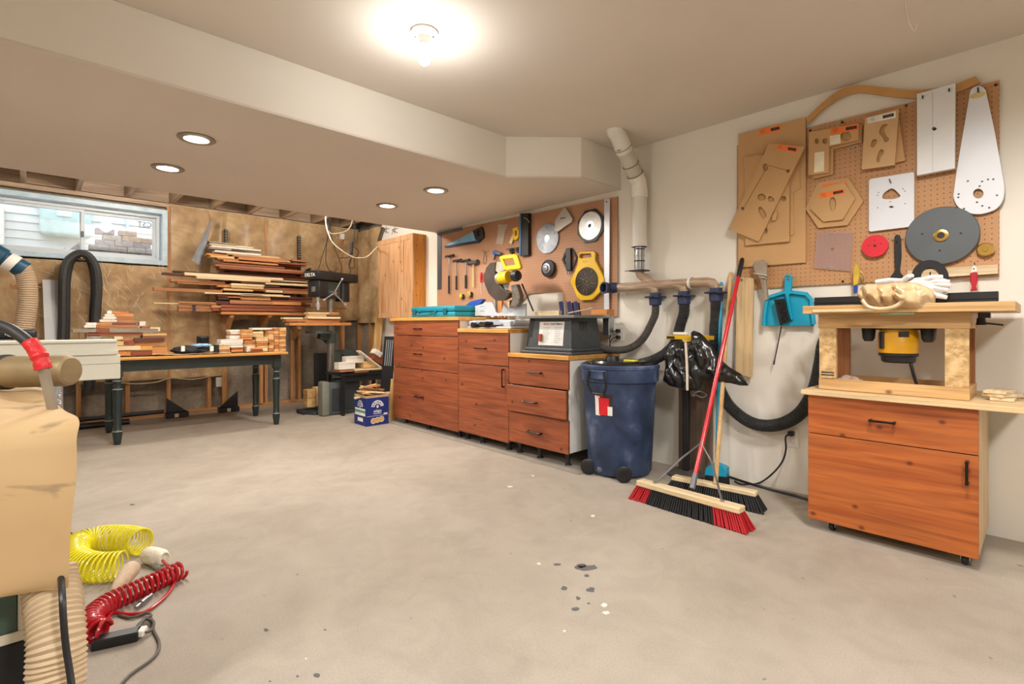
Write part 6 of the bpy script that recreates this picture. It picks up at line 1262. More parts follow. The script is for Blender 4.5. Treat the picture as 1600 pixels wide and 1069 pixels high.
# ================================================================== things behind and beside the table
b = MB(); bs_ = onY(78, 600, 6.55); tp_ = onY(76, 435, 6.72)
p = onY(66, 437, 6.70); q = onY(90, 437, 6.70)
b.beam(((p.x+q.x)/2+.04, 6.42, .002), ((p.x+q.x)/2, 6.70, p.z), q.x-p.x, .02, (1, 0, 0), .001); tag(b.build('white_board', P('grey_white_board', 'c5c6c8', .5, var=.03)), 'tall narrow grey white board leaning on the back wall under the window', 'board')
t = T('hose_loop', 'thick black ribbed hose hanging in a tall narrow loop below the window', 'hose', onY(125, 480, 6.62))
for d_, r_, yy in ((0, .037, 6.55), (.0, .034, 6.63)):
    o_ = 5 if yy > 6.6 else 0
    L_ = [(97+o_, 545), (98+o_, 500), (99+o_, 440), (104+o_, 412), (115+o_*.6, 400), (127, 396+o_*.6), (140-o_*.4, 402), (150-o_, 420), (153-o_, 450), (150-o_, 500), (146-o_, 560), (140-o_, 610)]
    b = MB(); corr(b, [onY(u, v, yy) for u, v in L_], r_, .018, 10, .035); b.build('hose_coil', m_hose2 if d_ == 0 else m_hose, t)
b = MB(); b.cyl(onY(127, 403, 6.6)+V((0, .15, 0)), onY(127, 403, 6.6)+V((0, -.05, 0)), .012, n=8); b.build('wall_peg', W('pine', 1), t)
t = T('beige_hose', 'thick beige ribbed dust hose with blue end bending down below the window', 'hose', onY(40, 450, 6.3)); m_bh = P('beige_hose', 'b39c80', .6, var=.08, scale=20)
b = MB(); corr(b, [onY(u, v, 6.3) for u, v in ((22, 413), (34, 420), (42, 440), (44, 470), (40, 500), (34, 530), (30, 560))], .068, .020, 16, .04); b.build('hose_pipe', m_bh, t)
p, q = onY(2, 402, 6.3), onY(22, 413, 6.3); d_ = (q-p).normalized(); b = MB(); b.lathe([(.05, 0), (.085, 0), (.085, .09), (.07, .10), (.07, .2), (.078, .2), (.078, .26), (.05, .26)], p-d_*.08, d_, 24); b.build('blue_cuff', P('cuff_blue', '1f4e68', .4), t)
b = MB(); b.lathe([(.072, 0), (.082, 0), (.082, .07), (.072, .07)], p+d_*.04, d_, 24, False); b.build('white_band', m_stw, t)
# tool with black guard in the far left
t = T('bench_grinder', 'black and grey bench machine with a rounded black guard arm at far left', 'machine', onY(20, 525, 4.9))
p, q = onY(-20, 523, 4.9), onY(58, 523, 4.9)
b = MB(); b.bx(p.x, q.x, 4.88, 4.93, p.z-.035, p.z+.035, .02, seg=3); b.build('guard_arm', m_blk, t)
text('DELTA', frame((q.x-.12, 4.878, p.z+.005), (1, 0, 0), (0, 0, 1), (0, -1, 0)), .028, m_stw, t)
b = MB(); b.bx(p.x, p.x+.30, 4.86, 5.0, p.z-.11, p.z-.05, .01); b.build('body', P('machine_grey', '5d5a55', .5), t)
text('DELTA', frame((onY(12, 540, 4.85).x, 4.858, p.z-.08), (1, 0, 0), (0, 0, 1), (0, -1, 0)), .045, m_stw, t)
b = MB(); b.bx(p.x, p.x+.32, 4.86, 5.05, 0, p.z-.11, .01); b.build('stand', P('machine_dark', '33353a', .6), t)
b = MB(); b.bx(p.x+.05, p.x+.11, 4.89, 4.94, p.z-.051, p.z-.034); b.build('arm_post', m_steel, t)
b = MB(); b.beam((p.x+.1, 4.86, p.z+.0), (q.x-.10, 4.86, p.z-.02), .02, .02); b.build('chrome_slide', m_alu, t)
# cream rails
YR3 = 3.0; pa = onY(183, 531, YR3); m_rail = P('cream_rail', 'd9d6c6', .45, var=.04)
t = T('extrusion_stack', 'long cream coloured extruded rails stacked and jutting in from the left', 'rail', (-.2, YR3+.08, pa.z-.16))
zz1, zz2, zz3 = pa.z, onY(183, 554, YR3).z, onY(185, 575, YR3).z
b = MB(); b.bx(-1.2, pa.x, YR3, YR3+.16, zz2, zz1, .003); b.bx(-1.2, pa.x, YR3-.008, YR3, zz1-.012, zz1, .002); b.bx(-1.2, pa.x+.004, YR3-.010, YR3, zz2, zz2+.020, .002); b.build('upper_rail', m_rail, t)
b = MB(); b.bx(-1.2, pa.x+.012, YR3-.004, YR3+.16, zz3+.02, zz2-.001, .003); b.bx(onY(118, 590, YR3).x, pa.x+.012, YR3-.006, YR3+.16, zz3-.05, zz3+.0195, .003); b.build('lower_rail', m_rail, t)
zt3 = zz3-.05
q0, q1 = onY(66, 620, YR3+.05), onY(98, 620, YR3+.05)
m_wrap = P('silver_wrap', 'b9bbbd', .25, .6, var=.25, scale=18, bmp=.9, bscale=40)
b = MB(); b.bx(q0.x-.3, q1.x, YR3+.01, YR3+.15, 0, zt3-.001, .006); 
tag(b.build('wrapped_stack', m_wrap), 'tall box wrapped in shiny silver plastic film under the cream rails', 'box')
# foreground: paper covered bench top, tank, hose, saw cabinet
m_paper, tt, bs = nodes('kraft_paper'); tc = nd(tt, 'TexCoord')
n = nd(tt, 'TexNoise', Scale=3, Detail=3.0); lk(tt, tc.outputs['Object'], n.inputs['Vector']); c_ = ramp(tt, n.outputs[0], [(.3, lin('b8986c')), (.7, lin('c9ac80'))])
mp = nd(tt, 'Mapping'); mp.inputs['Scale'].default_value = (6, 9, 13); mp.inputs['Rotation'].default_value = (0, .5, 0); lk(tt, tc.outputs['Object'], mp.inputs[0]); n = nd(tt, 'TexNoise', Scale=1, Detail=5.0, Distortion=.5); lk(tt, mp.outputs[0], n.inputs['Vector'])
c_ = mixc(tt, ramp(tt, n.outputs[0], [(.60, (0, 0, 0)), (.66, (.75, .75, .75))]), c_, lin('8f7b5c')); lk(tt, c_, bs.inputs['Base Color']); bs.inputs['Roughness'].default_value = .8
t = T('covered_table', 'bench at left covered with draped brown paper hanging over its front', 'table', at(40, 700, 1.3)*1)
prof_r = [(58, 606, 1.75), (72, 615, 1.6), (86, 630, 1.47), (104, 643, 1.36), (126, 656, 1.25), (120, 684, 1.22), (117, 720, 1.21), (114, 780, 1.20), (110, 850, 1.19), (107, 905, 1.18), (105, 920, 1.18)]
prof_l = [(-150, 603, 1.7), (-150, 612, 1.55), (-150, 628, 1.40), (-150, 650, 1.28), (-150, 678, 1.16), (-150, 700, 1.12), (-150, 740, 1.10), (-150, 800, 1.09), (-150, 870, 1.085), (-150, 932, 1.08), (-150, 948, 1.08)]
PR = smoothpath([at(*p) for p in prof_r], 4); PL_ = smoothpath([at(*p) for p in prof_l], 4)
def pf(a, c):
    i = c*(len(PR)-1); k = int(min(i, len(PR)-2)); f = i-k; r = PR[k].lerp(PR[k+1], f); l = PL_[k].lerp(PL_[k+1], f); p = l.lerp(r, a)
    return p+V((-.7, -.7, 0))*(.012*noise.noise(V((a*3, c*4, 1))))+V((0, 0, .010*noise.noise(V((a*5, c*3, 5)))*(1 if c < .4 else 0)))
b = MB(); b.grid(pf, 30, 44, .0015); pp = b.build('paper_cover', m_paper, t, smooth=60)
# bench body under the paper
b = MB(); b.bx(-.85, .0, 1.70, 2.03, .70, .735, .004); b.build('bench_top', W('brown', 0), t)
for y in (1.72, 1.95):
    b = MB(); b.bx(-.83, -.78, y, y+.05, 0, .70); b.build('leg', W('brown', 2), t)
b = MB(); c = at(20, 612, 1.72); b.box((c.x-.03, c.y, c.z-.02), (.22, .14, .035), .006); tag(b.build('white_tray', m_stw), 'flat white tray edge showing behind the brown paper', 'tray')
# green saw cabinet
YG = 1.735; o_ = onY(42, 950, YG); zlow = onY(41, 1010, YG).z; M_ = frame((o_.x, YG, 0), (1, 0, 0), (0, 1, 0), (0, 0, 1))
t = T('saw_cabinet', 'green steel machine cabinet with cream edges on a black base at lower left', 'machine', (o_.x, o_.y, 0))
b = MB(M_); b.bx(-.50, -.016, 0, .30, zlow+.03, .698, .003); b.build('green_body', P('machine_green', '40584e', .45, var=.08), t)
b = MB(M_); b.bx(-.016, 0, -.004, .30, zlow+.03, .698, .004); b.build('cream_edge', P('cream_edge', 'd8d2c0', .5), t)
b = MB(M_); b.bx(-.50, 0, -.006, -.0005, zlow+.02, zlow+.045, .002); b.build('cream_edge', P('cream_edge', 'd8d2c0', .5), t)
b = MB(M_); b.bx(-.50, .0, -.002, .30, 0, zlow+.019, .004); b.build('black_base', P('cobweb_black', '15161a', .7, var=.3, scale=30), t)
# dusty cylinder
cA, cB = at(-130, 585, 1.62), at(112, 579, 1.62)
m_mt = P('dusty_metal', '92805f', .5, .4, var=.25, scale=7, hex2='a8946f')
t = T('dust_cylinder', 'dusty brown metal cylinder with a flange lying across the left foreground', 'cylinder', (cA+cB)/2)
rr_ = 24.5/FPX*1.62; ax3 = (cB-cA).normalized(); L_ = (cB-cA).length
b = MB(); b.lathe([(.001, 0), (rr_, 0), (rr_, L_-.02), (rr_*.93, L_-.006), (rr_*.8, L_), (.001, L_)], cA, ax3, 40); b.build('barrel', m_mt, t)
fz_ = (at(5, 582, 1.62)-cA).length; b = MB(); b.lathe([(rr_, 0), (rr_+.006, .003), (rr_+.006, .018), (rr_, .021)], cA+ax3*fz_, ax3, 40, False); b.build('flange', m_dark, t)
b = MB(); b.lathe([(rr_, 0), (rr_+.004, .002), (rr_+.004, .010), (rr_, .012)], cA+ax3*(fz_-.035), ax3, 40, False); b.build('flange', m_dark, t)
ps_ = at(-100, 640, 1.62); b = MB(); b.bx(ps_.x-.05, ps_.x+.05, ps_.y-.04, ps_.y+.04, 0, cA.z-rr_+.01); b.build('support', m_dark, t)
# pipe with red tape
t = T('taped_tube', 'black hose joined with red tape to a grey tube arching over the brown paper', 'hose', at(60, 560, 1.36))
hp = smoothpath([at(u, v, z) for u, v, z in ((-60, 500, 1.36), (-20, 504, 1.36), (10, 512, 1.36), (32, 525, 1.36), (50, 540, 1.36))]); b = MB(); b.tube(hp, .0145, 12); b.build('black_hose', m_hose2, t)
tpth = smoothpath([at(u, v, 1.36) for u, v in ((46, 534), (55, 546), (63, 560), (68, 577))], 5); b = MB(); b.tube(tpth, .018, 14, lambda s: .0185+.004*noise.noise(V((s*9, 0, 1)))); b.build('red_tape', P('tape_red', 'd2262a', .45, var=.12, scale=40, bmp=.5), t)
b = MB(); b.tube(smoothpath([at(u, v, z) for u, v, z in ((67, 572, 1.36), (72, 595, 1.37), (78, 620, 1.38), (82, 640, 1.39))]), .0125, 12); b.build('grey_tube', P('tube_grey', '9c9282', .5, .2), t)
# floor hose, cords
b = MB(); HPath = [at(76, 893, 1.235), at(80, 915, 1.225), at(85, 950, 1.20), at(89, 1000, 1.17), at(88, 1045, 1.155), at(86, 1085, 1.14)]
lastp = HPath[-1].copy(); HPath += [V((lastp.x-.02, lastp.y-.05, .10)), V((lastp.x-.1, lastp.y-.14, .062)), V((lastp.x-.3, lastp.y-.2, .062))]
corr(b, HPath, .053, .012, 26, .045); tag(b.build('corrugated_hose', P('hose_cream', 'c4ad8c', .6, var=.05)), 'thick cream corrugated hose dropping to the floor beside the green cabinet', 'hose')
b = MB(); b.tube(smoothpath([at(u, v, z) for u, v, z in ((94, 885, 1.215), (97, 925, 1.14), (99, 965, 1.115), (103, 1010, 1.11), (109, 1050, 1.10), (116, 1100, 1.08))]), .0065, 8)
tag(b.build('black_cable', m_blk), 'black cable hanging down in front of the cream corrugated hose', 'cable')
def gl(u, v, z=.006): return onZ(u, v, z)
b = MB(); b.tube(smoothpath([gl(100, 828), gl(118, 837), gl(137, 847), gl(150, 858), gl(158, 870)]), .004, 8); tag(b.build('floor_cable', m_blk), 'thin black cable coming from under the paper to the yellow coil', 'cable')
# coil hoses
def coil(b, path, r, turns, tr, rf=None, ph=0, lift=0, seg=18):
    pts = smoothpath(path, 12); L = [0]
    for i in range(1, len(pts)): L.append(L[-1]+(pts[i]-pts[i-1]).length)
    N = int(turns*seg); out = []; j = 0
    for k in range(N+1):
        s = L[-1]*k/N
        while j < len(pts)-2 and L[j+1] < s: j += 1
        f = (s-L[j])/max(1e-9, L[j+1]-L[j]); c = pts[j].lerp(pts[j+1], f); d = (pts[min(j+2, len(pts)-1)]-pts[max(j-1, 0)]).normalized(); sd = d.cross(V((0, 0, 1))).normalized(); up = sd.cross(d)
        q = r*(rf(k/N) if rf else 1); a = ph+2*math.pi*k/seg; out.append(c+sd*q*math.cos(a)+up*q*math.sin(a)+V((0, 0, q-r if rf else 0)))
    return b.tube(out, tr, 7)
m_yc = P('hose_yellow', 'e8dc1e', .3, var=.05, coat=.4); m_rc = P('hose_red', 'b40e1e', .3, var=.05, coat=.4)
c0, c1, c2_, c3_, c4_ = gl(196, 905), gl(150, 912), gl(112, 895), gl(110, 868), gl(150, 850)
ry = .054
pth = [p+V((0, 0, ry+.0)) for p in (gl(190, 905), gl(150, 908), gl(118, 897), gl(118, 875), gl(150, 862), gl(190, 860), gl(222, 866))]
b = MB(); coil(b, pth, ry, 44, .0040)
e_ = gl(240, 868, .03); tag(b.build('coiled_hose', m_yc), 'bright yellow coiled air hose lying on the floor', 'hose')
pth = [gl(165, 985, .036), gl(150, 985, .034), gl(143, 965, .034), gl(165, 945, .034), gl(200, 928, .034), gl(232, 914, .034), gl(262, 900, .034), gl(285, 890, .034)]
b = MB(); coil(b, pth, .031, 26, .0062, seg=16); p_ = gl(185, 965, .01)
b.tube(smoothpath([gl(166, 975, .02), gl(175, 958, .012), gl(200, 960, .008), gl(225, 957, .008), gl(250, 940, .008), gl(268, 920, .008), gl(276, 898, .02)]), .0058, 8)
b.tube(smoothpath([gl(283, 884, .03), gl(272, 884, .03), gl(262, 884, .03), gl(254, 876, .03)]), .0058, 8)
tag(b.build('coiled_hose', m_rc), 'red coiled air hose lying on the floor in front of the yellow one', 'hose')
m_mask = P('masking_tape', 'e2dccb', .7, var=.06, bmp=.5, bscale=50)
a_, c_ = gl(226, 866, .035), gl(262, 874, .03); d_ = (c_-a_).normalized(); b = MB(); b.lathe([(.001, 0), (.022, 0), (.034, .02), (.036, .06), (.034, .095), (.026, .11), (.022, .112), (.020, .10), (.001, .09)], a_, d_, 20); tag(b.build('taped_nozzle', m_mask), 'white tape wrapped cone at the end of the yellow coil', 'nozzle')
a_, c_ = gl(177, 925, .022), gl(205, 890, .06); d_ = (c_-a_).normalized(); b = MB(); b.lathe([(.001, -.01), (.012, 0), (.022, .03), (.030, .07), (.032, .10), (.026, .12), (.018, .125), (.001, .125)], a_, d_, 16); tag(b.build('taped_nozzle', P('tape_old', 'cdb59a', .7, var=.12, bmp=.4)), 'beige tape wrapped cone lying between the yellow and red coils', 'nozzle')
for (u0, v0, u1, v1, lab) in ((235, 882, 256, 890, 'small metal air coupling beside the white taped cone'), (212, 950, 236, 930, 'metal air coupling lying under the red coil')):
    a_, c_ = gl(u0, v0, .012), gl(u1, v1, .012); d_ = (c_-a_).normalized(); L_ = (c_-a_).length; b = MB(); b.lathe([(.001, 0), (.006, 0), (.007, L_*.3), (.011, L_*.32), (.011, L_*.7), (.007, L_*.72), (.008, L_), (.001, L_)], a_, d_, 12); tag(b.build('air_coupling', m_steel), lab, 'coupling')
a_, c_ = gl(145, 1008, .012), gl(218, 992, .012); b = MB(); b.beam(a_+V((0, 0, .004)), c_+V((0, 0, .004)), .032, .045, (0, 0, 1), .004); pb_ = tag(b.build('black_box', P('box_black', '1a1a1c', .35)), 'long flat black box with a cord lying in front of the red coil', 'power box')
a2, c2 = gl(218, 992, .02), gl(226, 982, .02); b = MB(); b.beam(a2, c2, .02, .02, None, .003); tag(b.build('white_plug', m_stw), 'small white plug at the end of the long black box', 'plug')
m_gc = P('cord_grey', '5b564e', .5)
b = MB(); b.tube(smoothpath([gl(225, 985, .01), gl(218, 978, .012), gl(228, 968, .012), gl(240, 972, .02), gl(236, 985, .01), gl(222, 988, .02), gl(214, 980, .01), gl(225, 968, .01), gl(236, 962, .012), gl(228, 958, .01), gl(205, 965, .007), gl(186, 961, .006)]), .0045, 8)
b.tube(smoothpath([gl(236, 966, .008), gl(240, 985), gl(248, 1002), gl(247, 1018), gl(235, 1032), gl(215, 1046), gl(200, 1058), gl(180, 1080), gl(150, 1110)]), .0045, 8)
tag(b.build('grey_cord', m_gc), 'knotted grey cord running from the black box toward the lower frame edge', 'cord')
# ================================================================== black clamps, outlet, drill press corner
def foot(u0, v0, u1, v1, flip, lab):
    Yf = 6.62; p, q = onY(u0, v0, Yf), onY(u1, v1, Yf); t = T('steel_foot', lab, 'stand foot', ((p.x+q.x)/2, Yf, 0)); w = q.x-p.x; h = p.z; b = MB(BF(Yf))
    tri = [(p.x, .06), (q.x, .06), (p.x, h)] if not flip else [(p.x, .06), (q.x, .06), (q.x, h)]
    b.prism(tri, -.02, .02, .002); b.build('gusset', m_blk, t); b = MB(BF(Yf)); b.bx(p.x-.01, q.x+.01, .001, .06, -.05, .05, .003); b.build('sole', m_blk, t)
    b = MB(BF(Yf)); b.bx(p.x+w*.35, p.x+w*.55, .01, .05, .05, .06, .002); b.build('end_block', W('pale', 0), t)
foot(260, 622, 292, 648, 0, 'black triangular steel foot by the base plate under the table, left of two'); foot(343, 614, 371, 642, 1, 'black triangular steel foot by the base plate under the table, right of two')
p, q = onY(90, 652, 6.5), onY(202, 652, 6.5); b = MB(); b.cyl((p.x, 6.5, p.z+.02), (q.x, 6.5, p.z+.02), .028, n=10)
tag(b.build('steel_tube', m_blk), 'black steel tube lying by the wall behind the table legs', 'tube')
bpy.data.objects['steel_tube'].location.z = .029
p, q = onY(196, 648, 6.66), onY(256, 642, 6.66); b = MB(); b.cyl((p.x-.7, 6.68, .07), (q.x+.0, 6.68, .07), .022, n=10); b.bx(p.x-.6, p.x-.56, 6.66, 6.70, 0, .06); tag(b.build('steel_bar', m_blk), 'long black bar along the base plate left of the steel foot', 'bar')
p = onY(343, 597, YB-.09); t = T('stud_outlet', 'white electrical outlet fixed to a stud under the table', 'outlet', p); M_ = frame(p+V((0, -.004, 0)), (1, 0, 0), (0, 0, 1), (0, -1, 0)); b = MB(M_); b.bx(-.036, .036, -.055, .055, -.03, .004, .002); b.build('cover_plate', m_plate, t)
for s in (1, -1):
    b = MB(M_); b.bx(-.015, .015, s*.025-.014, s*.025+.014, .004, .007, .002); b.build('socket', m_plate, t)
# drill press
DX, DY = 2.62, 5.97
t = T('drill_press', 'tall floor drill press with black belt cover and steel column in the back corner', 'drill press', (DX, DY, 0)); m_dpg = P('press_green', '3b4540', .45, .2, var=.12)
fw = V((-.94, -.34, 0)).normalized(); sd = V((.34, -.94, 0)).normalized()
MD = frame((DX, DY, 0), -fw, sd, (0, 0, 1))
if MD.determinant() < 0: MD = frame((DX, DY, 0), -fw, sd, (0, 0, 1))
def zpx(v, u=513): d = ray(u, v); return CAM.z+d.z*6.13
def DB(name, m_, *args, **k):
    b = MB(); Bx = Matrix((-fw, -sd, V((0, 0, 1)))).transposed().to_4x4(); Bx.translation = V((DX, DY, 0)); b.M = Bx
    return b
b = DB(0, 0); b.cyl((0, 0, .02), (0, 0, zpx(445)), .042, n=22); b.build('column', P('column_steel', '8e8a84', .3, .85, var=.12), t)
b = DB(0, 0); b.cyl((0, 0, .01), (0, 0, .12), .07, .055, 20); b.bx(-.38, .12, -.15, .15, 0, .03, .01); b.build('base', m_dpg, t)
z1, z2, z3 = zpx(426), zpx(440), zpx(468)
b = DB(0, 0); b.bx(-.30, .34, -.125, .125, z2, z1, .02, seg=2); cv = b.build('belt_cover', m_blk, t)
b = DB(0, 0); b.bx(-.302, -.299, -.125+.01, .115, z2+.03, z1-.03) ; b.build('name_plate', P('label_black', '15151a'), t)
lm_ = (DB(0, 0).M) @ frame((-.304, 0, (z1+z2)/2), (0, -1, 0), (0, 0, 1), (-1, 0, 0)); text('DELTA', lm_ @ Matrix.Translation((-.01, 0, 0)), .055, m_stw, t, bold=.001)
b = DB(0, 0); b.bx(-.26, -.12, -.10, .10, z3+.02, z2-.002, .015, seg=2); b.build('head_front', m_blk, t)
b = DB(0, 0); b.bx(-.13, .08, -.085, .085, z3+.01, z2-.002, .01); b.build('head', m_dpg, t)
b = DB(0, 0); b.cyl((.19, 0, z3-.02), (.19, 0, z2-.002), .085, n=22); b.build('motor', m_blk, t)
b = DB(0, 0); b.bx(-.263, -.258, -.03, .03, z3+.08, z3+.14, .004); b.build('switch', m_steel, t)
b = DB(0, 0); b.lathe([(.001, 0), (.022, 0), (.022, .03), (.016, .035), (.016, .06), (.025, .065), (.025, .10), (.018, .13), (.001, .15)][::-1] if 0 else [(.001, -.15), (.014, -.14), (.024, -.10), (.024, -.065), (.016, -.06), (.016, -.035), (.022, -.03), (.022, .03), (.001, .03)], (-.19, 0, z3+.01), n=16); b.build('chuck', m_alu, t)
hc_ = V((-.07, .10, z3+.07)); b = DB(0, 0)
b.cyl((-.07, -.085, z3+.07), (-.07, -.15, z3+.07), .03, .025, 16)
b.build('feed_hub', m_steel, t)
for a in (1.05, 3.6, 5.55):
    b = DB(0, 0); dx, dz = math.cos(a), math.sin(a); b.cyl((-.07, -.13, z3+.07), (-.07+dx*.2, -.16, z3+.07+dz*.2), .006, n=8); b.blob((-.07+dx*.2, -.16, z3+.07+dz*.2), (.014, .014, .014), 2, 0); b.build('feed_handle', m_alu, t)
zt_ = zpx(517)
b = DB(0, 0); b.cyl((-.18, 0, zt_-.03), (-.18, 0, zt_), .15, n=28); b.beam((-.18, 0, zt_-.05), (0, 0, zt_-.09), .08, .05); b.cyl((0, 0, zt_-.15), (0, 0, zt_-.03), .065, n=20); b.build('table_arm', m_dpg, t)
b = DB(0, 0); b.cyl((.0, .06, zt_-.09), (.0, .13, zt_-.09), .008, n=8); b.cyl((0, .13, zt_-.09), (.04, .14, zt_-.14), .007, n=8); b.build('table_crank', m_blk, t)
# boards on the drill press table
stk = [(860, 1195, 765, 10, 'brown', .0, .1), (990, 1130, 772, 12, 'pale', -.08, .1), (1100, 1190, 772, 10, 'orange', -.02, .1), (1000, 1110, 786, 14, 'pine', -.1, .1), (1110, 1190, 784, 8, 'brown', -.02, .1), (835, 960, 805, 11, 'pale', -.05, .1), (990, 1200, 800, 14, 'pale', -.1, .1), (850, 980, 817, 16, 'brown', -.06, .12), (975, 1195, 815, 22, 'orange', -.06, .12), (875, 1270, 838, 20, 'orange', -.12, .15)]
stk = stk[1:]
pile('small pile on the drill press table', 'wood pieces on the drill press table', C2, 4.11, stk, 5.88, 'board', zt_)
# cords above the drill press
b = MB(); b.tube(smoothpath([onY(u, v, 5.6) for u, v in ((509, 335), (509, 348), (512, 362), (519, 378), (532, 390), (548, 400), (560, 403), (575, 400), (590, 386))]+[V((XR-.15, 5.9, 1.95))]), .006, 8); tag(b.build('hanging_cable', P('cable_white', 'd9cbb5', .5)), 'white cable swinging in a long arc above the drill press', 'cable')
b = MB(); b.tube(smoothpath([onY(u, v, 6.2) for u, v in ((553, 328), (549, 350), (542, 360), (530, 364), (518, 365), (512, 360))]), .007, 8); tag(b.build('hanging_cable', P('cable_white', 'd9cbb5')), 'short white cable curving into the junction box above the drill press', 'cable')
for i, pl_ in enumerate((((516, 336), (514, 352), (510, 380), (503, 402), (497, 425)), ((517, 336), (515, 355), (510, 385), (509, 405), (512, 418), (520, 428)), ((518, 336), (516, 358), (522, 385), (530, 405), (534, 420), (531, 428)), ((549, 402), (545, 414), (548, 425), (541, 433), (534, 432)), ((552, 385), (560, 392), (558, 401), (553, 402), (554, 414), (552, 419), (546, 417), (549, 404)), ((531, 403), (545, 402), (549, 395), (551, 382)), ((527, 420), (523, 425), (529, 431), (524, 426), (514, 423)))):
    b = MB(); b.tube(smoothpath([onY(u, v, 6.25+.02*i) for u, v in pl_]), .0042, 6); tag(b.build('hanging_cord', P('cord_black', '2a1c18', .5)), 'thin black cord above the drill press, ' + ['leftmost, taut down to the belt cover', 'second from left, sagging behind the cover', 'third from left, curving down to the motor', 'lowest loop on the right side', 'double loop hanging on the right', 'short one across to the plug bundle', 'little loop right above the cover'][i], 'cord')
p = onY(534.5, 370, 6.72); b = MB(); b.box(p, (.055, .05, .08), .004); tag(b.build('junction_box', m_plate), 'small white junction box on the stud above the drill press', 'electrical box')
b = MB(); b.cyl(p+V((0, .0, -.04)), V((p.x, p.y, 1.4)), .006, n=6); tag(b.build('thin_conduit', P('conduit_orange', 'c27a52', .5)), 'thin orange wire running down from the white junction box', 'wire')
b = MB(); b.tube([onY(u, v, 6.0) for u, v in ((553, 325), (554, 365), (553, 376))], .006, 8); b.beam(onY(550, 378, 6.0), onY(549, 398, 6.0), .03, .03, None, .004); b.cyl(onY(553, 372, 6.0), onY(553, 380, 6.0), .012, n=8); tag(b.build('plug_bundle', m_dark), 'bundle of black plugs hanging from the joists above the drill press', 'plugs')
b = MB(); b.beam(onX(592, 378, 3.363), onX(599, 356, 3.363), .05, .03, None, .003); tag(b.build('metal_bracket', P('bracket_steel', '6c6558', .4, .5)), 'dull metal bracket at the top left of the tall pine cabinet', 'bracket')
# planks and stuff in the corner
b = MB(); pt_, pb2 = onX(597, 378, 3.33), onX(588, 549, 3.05); pA, pB = onY(588, 549, 5.98), onY(598, 440, 5.98); dd = (pB-pA); b.beam(pA-dd*(pA.z/dd.z)*.98, pA+dd*((1.5-pA.z)/dd.z), .10, .02, (1, 0, 0), .001)
o_ = b.build('leaning_plank', W('pine', 2)); tag(o_, 'tall pale pine plank leaning beside the tall pine cabinet', 'plank')
b = MB(); b.beam((2.98, 5.95, .01), (3.06, 5.97, .46), .13, .02, (0, 1, 0)) ; b.bm.free()
t = T('tool_case', 'grey hard shell tool case standing upright under the drill press', 'tool case', (2.62, 5.62, 0))
p, q = onY(502, 640, 5.60), onY(560, 640, 5.60)
b = MB(); b.bx(p.x, q.x, 5.55, 5.67, .004, .37, .02, seg=2); b.build('case_shell', P('case_grey', '4d5150', .5), t)
b = MB(); b.bx(p.x-.012, p.x+.075, 5.54, 5.68, .0035, .385, .02, seg=2); b.build('case_rim', P('case_light', '7c7c70', .5), t)
b = MB(); b.bx(p.x+.10, q.x-.03, 5.543, 5.55, .05, .30, .006); b.build('front_panel', P('case_dark', '33373a', .5), t)
b = MB(); b.tube([(p.x+.14, 5.61, .36), (p.x+.14, 5.61, .40), (q.x-.06, 5.61, .40), (q.x-.06, 5.61, .36)], .012, 8); b.build('handle', m_blk, t)
for i, (u0, u1, v0, v1) in enumerate(((480, 493, 610, 622), (494, 502, 606, 634), (480, 493, 623, 635))):
    p, q = onY(u0, v0, 5.85), onY(u1, v1, 5.85); b = MB(); za_ = .002 if i != 0 else onY(u0, 622.5, 5.85).z; b.bx(p.x, q.x, 5.85, 5.97, max(.045, q.z) if i != 0 else za_, p.z, .002); tag(b.build('wood_block', W('pine', 1)), 'square pine block beside the grey tool case, %s' % ['upper left', 'right', 'lower left'][i], 'wood block')
b = MB(); p, q = onY(472, 638, 5.82), onY(503, 638, 5.82); b.bx(p.x, q.x, 5.80, 6.0, .001, .044, .008); tag(b.build('dark_slab', m_dark), 'flat dark slab on the floor under the pine blocks', 'slab')
b = MB(); p, q = onY(492, 552, 6.3), onY(512, 604, 6.3); b.bx(p.x, q.x, 6.28, 6.34, 0, p.z, .006)
tag(b.build('folding_stand', m_blk), 'black upright folded stand behind the drill press column', 'stand')
t = T('storage_cabinet', 'dark grey greenish metal cabinet standing behind the drill press', 'cabinet', (2.9, 6.4, 0)); p, q = onY(523, 548, 6.35), onY(556, 600, 6.35)
b = MB(); b.bx(p.x, q.x, 6.35, 6.6, 0, p.z, .008); b.build('body', P('cabinet_green', '4c554f', .5, var=.2), t)
b = MB(); b.tube([(p.x+.1, 6.34, p.z-.06), (p.x+.1, 6.31, p.z-.07), (p.x+.1, 6.31, p.z-.2), (p.x+.1, 6.34, p.z-.21)], .012, 8); b.build('handle', m_blk, t)
